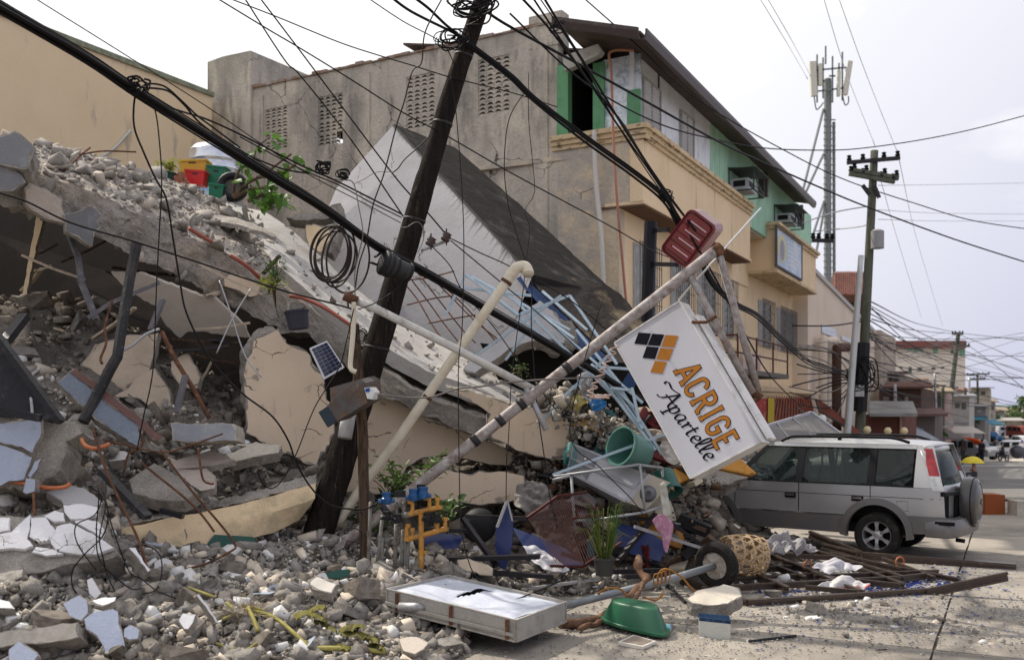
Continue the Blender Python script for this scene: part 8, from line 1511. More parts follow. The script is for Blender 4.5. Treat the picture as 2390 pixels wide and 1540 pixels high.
def cpanel(name,bot,top,m,off=0,n=26,mrow=8,both=True,par=None):
 for sg_ in((1,-1)if both else(1,)):
  B=resamp([V((x,0,z))for x,z in bot],n);T_=resamp([V((x,0,z))for x,z in top],n);mb=MB()
  for lay_ in(off,off-.012):
   for j in range(mrow+1):
    for i in range(n):p=B[i].lerp(T_[i],j/mrow);mb.v.append((p.x,sg_*(yb_(p.x,p.z)+lay_),p.z))
  K_=n*(mrow+1)
  for j in range(mrow):
   for i in range(n-1):a=j*n+i;mb.f+=[[a,a+1,a+n+1,a+n],[K_+a,K_+a+n,K_+a+n+1,K_+a+1]];mb.m+=[0,0]
  ed=[i for i in range(n)]+[j*n+n-1 for j in range(1,mrow+1)]+[mrow*n+i for i in range(n-2,-1,-1)]+[j*n for j in range(mrow-1,0,-1)]
  for a,b in zip(ed,ed[1:]+ed[:1]):mb.f.append([a,K_+a,K_+b,b]);mb.m.append(0)
  cput(mb,name,m,'auto',par=par)
def arch(cx,r,a0,a1,n=14,cz=.36):return[(cx+r*math.cos(math.radians(a0+(a1-a0)*i/n)),cz+r*math.sin(math.radians(a0+(a1-a0)*i/n)))for i in range(n+1)]
def zl(x):return.36
cpanel('front_fender',[(2.1,.45),(1.76,.42)]+arch(1.31,.44,8,172)+[(.90,.36)],[(2.12,.80),(.90,1.03)],SILV)
cpanel('front_door',[(.885,.36),(-.14,.36)],[(.885,1.06),(-.14,1.06)],SILV)
cpanel('rear_door',[(-.155,.36),(-.80,.36)]+arch(-1.31,.45,12,79),[(-.155,1.06),(-1.215,1.06)],SILV,n=34)
cpanel('rear_quarter',arch(-1.31,.45,80,172)+[(-1.80,.40),(-2.26,.44)],[(-1.23,1.06),(-2.23,1.06)],SILV,n=34)
cpanel('rear_pillar',[(-1.835,1.065),(-2.225,1.065)],[(-1.835,1.66),(-2.06,1.66)],SILV,n=10)
cpanel('quarter_frame',[(-1.24,1.065),(-1.28,1.065)],[(-1.24,1.66),(-1.28,1.66)],BLKT,n=4)
cpanel('roof_rail_panel',[(.40,1.61),(-1.83,1.61)],[(.30,1.675),(-1.83,1.675)],SILV,n=20,mrow=2)
cpanel('front_window',[(.84,1.085),(-.08,1.085)],[(.40,1.60),(-.08,1.60)],GLS,-.012)
cpanel('rear_window_glass',[(-.20,1.085),(-1.17,1.085)],[(-.20,1.60),(-1.17,1.60)],GLS,-.012)
cpanel('quarter_window',[(-1.29,1.085),(-1.70,1.085),(-1.80,1.20)],[(-1.29,1.60),(-1.60,1.60),(-1.80,1.60)],GLS,-.010)
for z0,z1,x0,x1 in((1.066,1.084,.86,-1.82),(1.60,1.612,.42,-1.82)):cpanel('window_trim',[(x0,z0),(x1,z0)],[(x0,z1),(x1,z1)],BLKT,.002,mrow=1)
for x0,x1 in((-.085,-.195),(-1.175,-1.285),(-.66,-.69)):cpanel('pillar',[(x0,1.08),(x1,1.08)],[(x0,1.61),(x1,1.61)],BLKT,-.006 if x1>-.6 or x1<-1 else-.03,4)
cpanel('front_pillar',[(.99,1.06),(.84,1.06)],[(.44,1.63),(.40,1.60)],BLKT,-.002,5)
cpanel('lower_cladding',[(.88,.345),(-.80,.345)]+arch(-1.31,.455,12,35,4),[(.88,.60),(-.93,.60)],CLAD,.010)
cpanel('lower_cladding',arch(-1.31,.46,150,172,5)+[(-1.80,.40),(-2.27,.42)],[(-1.72,.66),(-2.27,.66)],CLAD,.012)
cpanel('chrome_moulding',[(.86,.605),(-.90,.605)],[(.86,.625),(-.90,.625)],CHR,.014,mrow=1)
for x0,x1,z in((.88,-2.2,.905),):cpanel('crease',[(x0,z),(x1,z)],[(x0,z+.008),(x1,z+.008)],BLKT,.001,mrow=1)  # thin black strip painted in as the shade line of the body fold
for cx_ in(1.31,-1.31):
 for sg_ in(1,-1):
  mb=MB();ri=arch(cx_,.43,-8,188,30);ro=arch(cx_,.53,-4,184,30)
  for k,(pts,o_)in enumerate(((ri,-.08),(ri,.035),(ro,.028),(ro,-.01))):
   for x,z in pts:mb.v.append((x,sg_*(yb_(x,z)+o_),z))
  for j in range(3):
   for i in range(30):mb.f.append([j*31+i,j*31+i+1,(j+1)*31+i+1,(j+1)*31+i]);mb.m.append(0)
  cput(mb,'wheel_flare',CLAD,'auto')
def skin(name,secs,m,th=.012):
 mb=MB();n=len(secs[0])
 for s_ in secs:mb.v+=[tuple(p)for p in s_]
 for j in range(len(secs)-1):
  for i in range(n-1):mb.f.append([j*n+i,j*n+i+1,(j+1)*n+i+1,(j+1)*n+i]);mb.m.append(0)
 o=cput(mb,name,m);md=o.modifiers.new('thickness','SOLIDIFY');md.thickness=th;return o
ysec=[math.sin(math.radians(a))for a in range(-90,91,9)]
def crown(x,z0,zc,w_):return[(x,w_*s_,z0+(zc-z0)*(1-abs(s_)**2.6))for s_ in ysec]
skin('roof',[crown(x,1.665,1.665+h,yb_(x,1.66))for x,h in((.30,.015),(.15,.045),(-.3,.07),(-1.0,.075),(-1.6,.065),(-1.95,.04),(-2.07,.0))],SILV)
skin('bonnet',[crown(x,z,z+.06,yb_(x,.9))for x,z in((.92,1.03),(1.3,.93),(1.8,.82),(2.14,.74))],SILV)
skin('windscreen',[crown(x,z,z+.02,w_)for x,z,w_ in((.90,1.07,.78),(.62,1.36,.73),(.33,1.655,.66))],GLS,.005)
def rear(z):return-2.27 if z<1.06 else-2.27+.21*(z-1.06)/.6
def rpt(y,z,o=0):return(rear(z)-o+.22*abs(y/.8)**3.2,y,z)
skin('tailgate',[[rpt(y,z)for y in np.linspace(-.72,.72,17)]for z in(.50,.7,.9,1.02,1.10)],SILV);skin('tailgate_top',[[rpt(y,z)for y in np.linspace(-.66,.66,17)]for z in(1.58,1.62,1.665)],SILV)
for sg_ in(1,-1):skin('tailgate_side',[[rpt(sg_*y,z)for y in(.585,.66,.74)]for z in(1.08,1.3,1.6)],SILV)
skin('rear_screen',[[rpt(y*(1 if z<1.3 else.95),z,.004)for y in np.linspace(-.60,.60,15)]for z in(1.10,1.25,1.4,1.59)],GLS,.005)
mb=MB();mb.tube([rpt(y,z,.01)for y,z in((-.6,1.1),(.6,1.1),(.58,1.59),(-.58,1.59))],.012,6,closed=True);cput(mb,'screen_seal',BLKT)
for sg_ in(1,-1):
 for m_,za,zb in((REDL,1.24,1.62),(CLRL,1.03,1.235)):
  mb=MB();n=8;
  for j in range(n+1):
   z=za+(zb-za)*j/n;t=(z-1.03)/.59;xo=-2.24+.20*t;
   for x_,o_ in((xo+.145-.03*t,.004),(xo+.145-.03*t,.018),(xo+.03,.02),(xo-.005,.012)):mb.v.append((x_,sg_*(yb_(x_,z)+o_),z))
   p=rpt(sg_*.70,z,.02);mb.v.append((p[0],p[1],p[2]))
  for j in range(n):
   for i in range(4):a=j*5+i;mb.f.append([a,a+1,a+6,a+5]);mb.m.append(0)
  cput(mb,'tail_lamp',m_,'auto')
 mb=MB();mb.tube([(-2.235,sg_*.80,1.02),(-2.25,sg_*.78,1.0),(-2.26,sg_*.70,1.0)],.012,5);cput(mb,'lamp_edge',REDL)
prof_b=[(-2.0,.86),(-2.2,.855),(-2.34,.80),(-2.42,.6),(-2.45,.3),(-2.455,0)];pb_=prof_b+[(x,-y)for x,y in prof_b[-2::-1]]
pbr=resamp(cat([V((x,y,0))for x,y in pb_],4),46);mb=MB()
for dx,z in((.06,.36),(.0,.38),(-.01,.46),(0,.56),(.03,.62),(.14,.64)):
 for p in pbr:k=V((p.x,p.y,0));c=V((-1.9,0,0));d=(c-k).normalized();q=k+d*dx;mb.v.append((q.x,q.y,z))
for j in range(5):
 for i in range(45):mb.f.append([j*46+i,j*46+i+1,(j+1)*46+i+1,(j+1)*46+i]);mb.m.append(0)
cput(mb,'rear_bumper',CLAD,'auto')
for sg_ in(1,-1):
 mb=MB();mb.box((-2.26,sg_*.842,.575),(.26,.03,.05));cput(mb,'bumper_insert',BLKT,False);mb=MB();mb.lathe([(0,0),(.03,0),(.025,.01)],Matrix.Translation((-2.44,sg_*.42,.47))@Matrix.Rotation(-1.57,4,'Y'),12);cput(mb,'reflector',REDL)
mb=MB();mb.beam((-2.24,.80,.985),(-2.33,.36,.98),.05,.05);mb.beam((-2.29,.30,.5),(-2.31,.30,1.0),.04,.05);mb.beam((-2.24,.80,.985),(-2.22,.83,.985),.06,.06);cput(mb,'spare_carrier',BLKT,False)
SPC=M('grey_spare_cover',(.055,.052,.052),[((.08,.078,.075),3,.5,.7,.6)],r=.35,metal=.3,grain=.04,coat=.3)
mb=MB();Rs=Matrix.Translation((-2.34,-.02,.83))@Matrix.Rotation(-math.pi/2,4,'Y');mb.lathe([(.30,-.03),(.355,.0),(.365,.06),(.36,.13),(.34,.17),(.29,.20),(.27,.19),(.25,.20),(.12,.225),(0,.23)],Rs,48);cput(mb,'spare_wheel_cover',SPC,'auto')
sw=COL.objects[-1]
mb=MB();mb.tube([Rs@V((.36*math.cos(a),.36*math.sin(a),.145))for a in np.linspace(0,2*math.pi,48)[:-1]],.008,5,closed=True);cput(mb,'cover_band',BLKT)
for k in range(3):
 a=math.pi/2+k*2*math.pi/3;d=V((math.cos(a),math.sin(a)));e=V((-d.y,d.x));mb=MB();mb.prism([Rs@V((d.x*r+e.x*s_,d.y*r+e.y*s_,.232))for r,s_ in((0,0),(.035,.02),(.07,0),(.035,-.02))],(-.006,0,0));cput(mb,'emblem',M('dark_emblem',(.04,.04,.045),r=.3)if k==0 else bpy.data.materials['dark_emblem'],False)
ALW=M('silver_alloy',(.42,.42,.43),r=.35,metal=.7,grain=.05)
for cx_ in(1.31,-1.31):
 for sg_ in(1,-1):
  W4=Matrix.Translation((cx_,sg_*.73,.335))@Matrix.Rotation(-sg_*math.pi/2,4,'X');mb=MB();mb.lathe([(.215,-.10),(.29,-.11),(.325,-.09),(.335,-.04),(.335,.05),(.325,.09),(.30,.105),(.24,.11),(.212,.095)],W4,44);tyo=cput(mb,'wheel',M('car_tyre',(.022,.021,.02),[((.06,.05,.04),9,.55,.7,.7)],r=.8,bump=((70,.004),),grain=.2)if 'car_tyre' not in bpy.data.materials else bpy.data.materials['car_tyre'],'auto')
  mb=MB();mb.lathe([(.212,.09),(.205,.10),(.195,.085),(.19,-.08),(.0,-.08)],W4,40);cput(mb,'rim_barrel',ALW,'auto',par=tyo)
  mb=MB();mb.lathe([(.07,.0),(.075,.05),(.05,.075),(.03,.08),(0,.08)],W4,20);cput(mb,'wheel_hub',ALW,'auto',par=tyo)
  mb=MB();mb.lathe([(.188,-.05),(.0,-.05)],W4,30);cput(mb,'brake_disc',BLKT,False,par=tyo)
  for k in range(6):
   a=math.pi/6+k*math.pi/3;d=V((math.cos(a),math.sin(a)));e=V((-d.y,d.x));mb=MB();q=[(.05,.024),(.12,.020),(.197,.034),(.197,-.034),(.12,-.020),(.05,-.024)]
   mb.prism([W4@V((d.x*r+e.x*s_,d.y*r+e.y*s_,.072 if r<.1 else.085))for r,s_ in q],(0,-sg_*.03,0));cput(mb,'spoke',ALW,False,par=tyo)
  mb=MB();mb.lathe([(.42,-.22),(.42,.1)],W4,30);
mb=MB();mb.box((-.1,0,.42),(3.9,1.36,.14));mb.box((.0,0,.66),(1.7,1.60,.5));mb.box((-2.0,0,.72),(.46,1.4,.5));mb.box((-1.3,0,.78),(1.0,1.2,.4));mb.box((1.3,0,.65),(1.5,1.2,.4));mb.box((1.31,0,.5),(.9,1.0,.3));cput(mb,'underbody',BLKT,False)
SEAT=M('grey_seat_fabric',(.10,.10,.10),[((.16,.155,.15),9,.5,.6,.8)],r=.95,grain=.1)
for x,ys_ in((.25,(.38,-.38)),(-.65,(.42,0,-.42)),(-1.5,(.42,-.42))):
 for y in ys_:
  o=hull_box(V((x-.02,y,1.12)),.12,.44,.50,Matrix.Rotation(-.2,3,'Y'),SEAT,'seat_back',None,.05);o.parent=car
  o=hull_box(V((x-.10,y,1.46)),.09,.26,.17,Matrix.Rotation(-.2,3,'Y'),SEAT,'headrest',None,.04);o.parent=car
for sg_ in(1,-1):
 mb=MB();mb.tube(cat([(.22,sg_*.60,1.68),(.10,sg_*.60,1.74),(-.1,sg_*.60,1.765),(-1.2,sg_*.60,1.77),(-1.5,sg_*.60,1.76),(-1.72,sg_*.60,1.70)],6),.022,8);mb.box((-.7,sg_*.60,1.745),(.05,.04,.06));cput(mb,'roof_rack_rail',BLKT)
 for x in(-.02,-1.04):
  mb=MB();mb.box((x,sg_*.850,.865),(.17,.02,.075));h=cput(mb,'handle_recess',BLKT,False);mb=MB();mb.box((x,sg_*.868,.875),(.14,.022,.03));cput(mb,'handle_grip',CHR,False)
 mb=MB();mb.lathe([(0,-.09),(.07,-.08),(.085,0),(.07,.08),(0,.09)],Matrix.Translation((.80,sg_*.93,1.12))@Matrix.Rotation(math.pi/2,4,'X')@Matrix.Scale(.6,4,V((1,0,0))),16);cput(mb,'wing_mirror',SILV)
mb=MB()
q=[(-1.60,.72),(-1.76,.72),(-1.76,.86),(-1.60,.86)];mb.tube([(x,yb_(x,z)+.001,z)for x,z in q],.003,4,closed=True);cput(mb,'fuel_flap_gap',BLKT,False)
mb=MB();mb.beam((-2.23,.28,1.115),(-2.21,-.05,1.13),.012,.02);cput(mb,'rear_wiper',BLKT,False)
mb=MB();mb.box((2.12,0,.55),(.12,1.5,.25));cput(mb,'front_bumper',CLAD,False)
mb=MB();mb.tube([(-2.3,.35,.30),(-2.42,.35,.29)],.03,8);cput(mb,'exhaust_tip',BLKT)
# ================================================================= BACKGROUND: poles, tower, vehicles, people, trees
PG=M('green_grey_pole_wood',(.12,.125,.10),[((.05,.05,.04),(4,4,.6),.45,.65,.8),((.16,.17,.13),3,.55,.7,.6)],r=.95,grain=.15);LAMP_Y=M('cream_globe',(.62,.52,.30),r=.4,grain=.02)
def upole(label,top,basept,Y,r,arms=(),m=PG,name='utility_pole',cat_='utility pole'):
 a,b=P(*top,Y),P(*basept,Y);e=empty(name,b,label,cat_);mb=MB();mb.tube(resamp([b,a],12),[r*(1.15-.35*i/11)for i in range(12)],10);mb.build('pole_shaft',m,e,smooth=True)
 for u0,v0,u1,v1,w_ in arms:
  mb=MB();A,B=P(u0,v0,Y-.2),P(u1,v1,Y-.2);mb.beam(A,B,w_,w_*1.2);mb.build('crossarm',m if w_>.1 else DSTEEL,e)
  for t in(.04,.3,.7,.96):p=A.lerp(B,t);mb=MB();mb.lathe([(.05,0),(.09,.06),(.05,.1),(.08,.16),(0,.2)],Matrix.Translation(p+V((0,0,w_*.5))),8);mb.build('insulator',BLKT,e)
 return e
p2=upole('tall green-grey utility pole with three crossarms behind the car',(2041,352),(2001,1120),32,.15,((1977,380,2100,369,.10),(1990,398,2097,416,.12),(1982,405,2088,424,.12),(1896,561,1945,562,.10)))
mb=MB();mb.lathe([(0,0),(.2,0),(.2,.55),(.12,.6),(0,.6)],Matrix.Translation(P(2048,580,31.6)),14);mb.build('transformer_can',M('grey_can',(.3,.3,.31)),p2,smooth='auto')
mb=MB();mb.beam(P(2013,432,31.8),P(2030,455,31.8),.1,.1);mb.beam(P(2040,432,31.8),P(2052,462,31.8),.1,.1);mb.build('arm_brace',DSTEEL,p2)
mb=MB();mb.tube([P(2015,800,31.7),P(2008,960,31.7)],.22,8);mb.build('cable_mass',BLACK,p2);mb=MB();mb.box(P(2005,912,31.5),(.28,.15,.35));mb.build('meter_box',STEEL,p2)
upole('white galvanised street pole just left of the green-grey pole',(2010,596),(1972,1080),30,.10,(),M('galvanised_white',(.50,.52,.52),[((.4,.42,.42),3,.5,.7,.7)],r=.4,metal=.3),'street_pole','street pole')
upole('leaning green utility pole far down the street before the hotel',(2237,775),(2203,1062),86,.22,((2222,779,2248,779,.14),(2224,802,2263,808,.14)))
upole('short grey street pole in the middle distance',(2182,872),(2186,1060),66,.10,(),STEEL,'street_pole','street pole');upole('thin grey street pole beside the timber house',(2089,896),(2091,1060),52,.09,(),STEEL,'street_pole','street pole')
upole('far utility pole with wide crossarms at the end of the street',(2281,872),(2284,1000),150,.18,((2256,874,2310,872,.2),(2262,884,2300,884,.2)));upole('thin dark post beside the leaning far pole',(2201,900),(2200,1060),70,.12);upole('tilted dark tree-like post left of the far pole',(2252,905),(2262,1040),96,.15);upole('pale post near the white shops',(2262,880),(2266,1040),110,.14,(),STEEL,'street_pole','street pole')
tw=empty('antenna_tower',P(1940,1000,70),'slim antenna tower with white panel antennas behind the green roof','tower');TWM=M('grey_tower_steel',(.20,.22,.22),r=.6)
mb=MB();mb.tube([P(1932,700,70),P(1932,185,70)],.26,8);mb.tube([P(1947,700,70),P(1946,285,70)],.11,6);mb.build('mast',TWM,tw)
for i in range(27):mb=MB();v=280+i*15;mb.beam(P(1922,v,69.8),P(1950,v,69.8),.09,.07);mb.build('rung',TWM,tw)
for a,b in(((1922,255),(1875,440)),((1922,360),(1880,450)),((1923,470),(1890,570)),((1925,480),(1905,590))):mb=MB();mb.tube([P(*a,70),P(*b,68)],.09,5);mb.build('strut',TWM,tw)
PANT=M('panel_antenna_white',(.62,.60,.52));
for pts in(((1896,145),(1900,225),.42),((1984,144),(1972,222),.32),((1914,150),(1914,200),.25),((1958,165),(1957,225),.2)):mb=MB();mb.beam(P(*pts[0],69.5),P(*pts[1],69.5),pts[2],.3);mb.build('panel_antenna',PANT,tw)
for u0,v0,u1,v1 in((1897,165,1975,158),(1897,215,1975,205),(1907,128,1907,240),(1921,135,1921,230),(1943,132,1943,240),(1966,122,1966,235),(1927,108,1927,150),(1958,148,1958,220),(1935,178,1950,178),(1912,190,1930,190)):mb=MB();mb.beam(P(u0,v0,69.6),P(u1,v1,69.6),.1,.1);mb.build('antenna_frame',TWM,tw)
for pts in([(1967,225),(1972,245),(1980,240),(1980,225)],[(1900,225),(1905,255),(1914,250),(1922,240)]):mb=MB();mb.tube(cat([P(*p,69.5)for p in pts],5),.05,5);mb.build('antenna_cable',TWM,tw)
for k,(a,b,c)in enumerate((((2035,705,32),(2140,755,60),(2237,777,86)),((2035,745,32),(2130,770,60),(2237,780,86)),((2035,720,32),(2120,800,60),(2200,850,80)),((2030,860,32),(2200,900,50),(2400,948,70)),((2030,880,32),(2150,930,50),(2400,965,90)),((2237,777,86),(2310,785,70),(2400,795,50)),((2237,780,86),(2310,810,70),(2400,850,50)),((2260,805,86),(2320,850,70),(2400,915,50)),((2020,840,32),(2200,872,60),(2400,882,60)),((2020,900,32),(2180,930,55),(2400,985-30,70)),((1905,905,30),(1950,890,31),(2005,880,32)),((1880,930,30),(1940,900,31),(2005,890,32)),((1850,760,30),(1940,760,31),(2010,750,32)),((1860,850,28),(1930,870,30),(2000,876,32)),((1850,900,28),(1930,882,30),(2000,880,32)),((2020,870,32),(2110,935,45),(2260,975,80)),((1875,520,30),(1950,495,32),(2035,480,32)),((1900,540,40),(2000,530,33),(2035,520,32)),((2050,433,32),(2200,431,50),(2400,427,60)),((2050,490,32),(2200,498,50),(2400,500,60)),((2050,512,32),(2200,516,50),(2400,516,60)),((2097,365,32),(2140,560,70),(2200,760,85)),((2050,400,32),(2095,560,60),(2150,740,85)))):
 d_=['upper','second','slack','long','lower','right-hand','steep right','lowest right','level','drooping','short','slanting','flat','frayed','messy','sagging','pale left','thin left','highest level','middle level','low level','steep pale','steep thin'][k]
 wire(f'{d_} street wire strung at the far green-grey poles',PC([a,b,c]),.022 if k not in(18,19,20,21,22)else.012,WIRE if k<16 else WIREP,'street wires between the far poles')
q=random.Random(9)
for k in range(26):
 v0=q.uniform(690,900);v1=q.uniform(770,960);Y2=q.uniform(50,90);u1=2400 if k%2 else q.uniform(2180,2260)
 wire('one of many sagging street wires right of the green-grey pole',PC([(2020,v0,32),(2020+(u1-2020)*.45,(v0+v1)/2+q.uniform(4,26),(32+Y2)/2),(u1,v1,Y2)]),q.uniform(.012,.022),WIRE if k%3 else WIREG,'sagging wires right of the green-grey pole')
for k in range(12):
 v0=q.uniform(800,960);wire('one of many loose wires strung before the beige building',PC([(q.uniform(1840,1880),v0,27),(1940,v0+q.uniform(-30,40),30),(2004,q.uniform(840,930),32)]),q.uniform(.012,.02),WIRE if k%2 else WIREG,'loose wires before the beige building')
tangle('mass of dark wires tangled on the green-grey pole',P(2008,870,31.5),.42,12,.018,22,1.3)
WHT=M('white_vehicle_paint',(.62,.62,.62),r=.3,coat=.4,grain=.02);DKV=M('dark_vehicle_paint',(.06,.06,.07),r=.3,coat=.4,grain=.05)
def vehicle(label,u,Y,L_,W_,H_,m,ang,prof,cat_='car',name='parked_suv'):
 g=gz(Y);e=empty(name,V(((u-CX)/FL*Y,Y,g)),label,cat_,rot=(0,0,ang));mb=MB();pts=[V((x*L_,-W_/2,z*H_))for x,z in prof];mb.prism(pts,(0,W_,0));o=mb.build('body',m);o.parent=e;md=o.modifiers.new('round','BEVEL');md.width=.07;md.segments=2
 for sg_ in(1,-1):
  for x0,x1 in((-.42,-.22),(-.19,.0),(.03,.17)):mb=MB();mb.prism([V((x0*L_,sg_*W_/2,.60*H_)),V((x1*L_,sg_*W_/2,.60*H_)),V((x1*L_-.1,sg_*W_/2,.90*H_)),V((x0*L_+.04,sg_*W_/2,.90*H_))],(0,sg_*.015,0));o=mb.build('window',BLKT);o.parent=e
  for x in(-.30,.30):
   mb=MB();mb.lathe([(0,-.1),(.33,-.1),(.35,0),(.33,.1),(.2,.1),(.18,.05),(0,.05)],Matrix.Translation((x*L_,sg_*(W_/2-.05),.34))@Matrix.Rotation(math.pi/2,4,'X'),18);o=mb.build('wheel',BLACK);o.parent=e
 for x,nm in((.5,'front_lamp'),(-.5,'rear_lamp')):
  for sg_ in(1,-1):mb=MB();mb.box((x*L_,sg_*W_*.38,.48*H_),(.06,.25,.14));o=mb.build(nm,CLRL if x>0 else REDL);o.parent=e
 return e
suvp=[(-.5,.22),(.5,.22),(.5,.52),(.42,.60),(.24,.64),(.14,.98),(-.40,1.0),(-.49,.62)];vanp=[(-.5,.2),(.5,.2),(.5,.5),(.44,.62),(.33,.98),(-.48,1.0),(-.5,.6)]
vehicle('white SUV driving on the far road at the right edge',2358,100,4.6,1.75,1.75,WHT,math.radians(160),suvp)
vehicle('white van half out of frame at the right edge of the far road',2392,125,4.6,1.7,2.0,WHT,math.radians(-100),vanp,'van','white_van')
vehicle('dark jeep with bright headlamp parked by the stalls behind the car',2272,84,4.2,1.7,1.75,M('grey_jeep_paint',(.18,.19,.20),r=.3,coat=.3),math.radians(-65),suvp)
vehicle('pale van parked among stalls at the far end of the street',2345,190,4.6,1.7,1.9,M('pale_van_paint',(.4,.42,.45)),math.radians(20),vanp,'van','parked_van');vehicle('red-topped jeepney at the far right end of the street',2385,175,6,2,2.2,M('red_jeepney',(.25,.07,.06)),math.radians(-80),vanp,'jeepney','jeepney')
vehicle('small blue car on the far left side of the street',2310,160,4.2,1.7,1.6,M('blue_car_far',(.05,.12,.25)),math.radians(-70),suvp)
SKIN=M('brown_skin',(.25,.13,.08),r=.6,grain=.02)
def person(label,loc,shirt,trous,ang=0,pose='stand',hair=(.015,.012,.01)):
 e=empty('person',loc,label,'person',rot=(0,0,ang));
 sit=pose=='sit';hz=.50 if sit else.90;kn=(.42,.48)if sit else(.03,.48);an=(.42,.06)if sit else(0,.06)
 J={'pel':(0,0,hz),'ch':(.03,0,hz+.40),'nk':(.04,0,hz+.52),'hd':(.07,0,hz+.64),'tp':(.06,0,hz+.74)};Eg=[('pel','ch'),('ch','nk'),('nk','hd'),('hd','tp')];Rr={'pel':.13,'ch':.14,'nk':.05,'hd':.09,'tp':.06}
 for s_,n_ in((1,'l'),(-1,'r')):
  J['hp'+n_]=(0,.09*s_,hz-.03);J['kn'+n_]=(kn[0],.11*s_,kn[1]);J['an'+n_]=(an[0],.11*s_,an[1]);J['to'+n_]=(an[0]+.16,.12*s_,.03);J['sh'+n_]=(.02,.19*s_,hz+.45);J['el'+n_]=(.05 if pose!='hold' or s_<0 else.2,.25*s_,hz+.18);J['ha'+n_]=(.24 if pose!='stand' else.08,.22*s_,hz+(.20 if pose!='stand' else-.05))
  Eg+=[('pel','hp'+n_),('hp'+n_,'kn'+n_),('kn'+n_,'an'+n_),('an'+n_,'to'+n_),('ch','sh'+n_),('sh'+n_,'el'+n_),('el'+n_,'ha'+n_)];Rr.update({'hp'+n_:.09,'kn'+n_:.06,'an'+n_:.04,'to'+n_:.035,'sh'+n_:.06,'el'+n_:.045,'ha'+n_:.035})
 def sk(name,keys,m,grow=0):
  ks=list(keys);me=bpy.data.meshes.new(name);me.from_pydata([J[k]for k in ks],[(ks.index(a),ks.index(b))for a,b in Eg if a in ks and b in ks],[]);me.materials.append(m);o=bpy.data.objects.new(name,me);COL.objects.link(o);o.parent=e;o.modifiers.new('skin','SKIN');
  for i,k in enumerate(ks):me.skin_vertices[0].data[i].radius=(Rr[k]+grow,Rr[k]+grow);me.skin_vertices[0].data[i].use_root=(i==0)
  sd=o.modifiers.new('sub','SUBSURF');sd.levels=1;sd.render_levels=1;o.modifiers['skin'].use_smooth_shade=True
 sk('body',J.keys(),SKIN)
 sk('shirt',['ch','pel','shl','shr','ell','elr'],M('shirt_fabric',shirt,r=.9),.022);sk('trousers',['pel','hpl','hpr','knl','knr','anl','anr'],M('trouser_fabric',trous,r=.9),.016)
 mb=MB();mb.lathe([(.0,-.02),(.085,-.02),(.105,.04),(.085,.10),(0,.125)],Matrix.Translation((.05,0,hz+.68)),12);o=mb.build('hair',M('hair_or_cap',hair,r=.7),smooth=True);o.parent=e
 return e
def gp(u,Y,dz=0):return V(((u-CX)/FL*Y,Y,gz(Y)+dz))
person('child sitting under the yellow umbrella behind the car',gp(2274,34,.0),(.45,.25,.22),(.1,.1,.12),2.6,'sit').scale=(.6,.6,.6)
person('person in dark clothes walking behind the yellow umbrella',gp(2291,72),(.03,.03,.04),(.03,.03,.05),.3)
person('person in a white shirt and blue trousers at the right edge',gp(2386,88),(.6,.6,.66),(.04,.08,.25),1.2,hair=(.1,.1,.5))
person('rider on the dark tricycle',gp(2340,75,.18),(.05,.05,.06),(.04,.04,.05),2.8,'sit');person('rider on the oncoming far motorcycle',gp(2322,128,.2),(.1,.1,.1),(.05,.05,.06),-1.6,'sit');person('person in a pale shirt standing by the far stalls',gp(2318,170),(.5,.5,.6),(.1,.15,.4),0);person('person in a light blue shirt beside the far blue awning',gp(2306,165),(.3,.4,.6),(.05,.05,.1),1);person('dark dressed person at the stall nearest the orange canopy',gp(2248,80),(.06,.04,.04),(.05,.05,.05),2);person('person in a red helmet on a far motorcycle',gp(2344,135,.2),(.3,.32,.4),(.1,.1,.12),-1.6,'sit',(.5,.05,.04))
ub=empty('umbrella',gp(2272,34,1.0),'open yellow umbrella above the roof line of the car','umbrella');c=P(2270,1078,34);YU=M('yellow_umbrella_fabric',(.72,.58,.05),[((.6,.46,.04),5,.5,.6,.7)],r=.6,grain=.03)
mb=MB();mb.lathe([(.40,-.02),(.30,.09),(.16,.17),(0,.20)],Matrix.Translation(c),8);o=mb.build('canopy',YU,ub);md=o.modifiers.new('t','SOLIDIFY');md.thickness=.01;mb=MB();mb.tube([c+V((0,0,.24)),c+V((.03,0,-.6))],.01,5);mb.build('shaft',BLACK,ub)
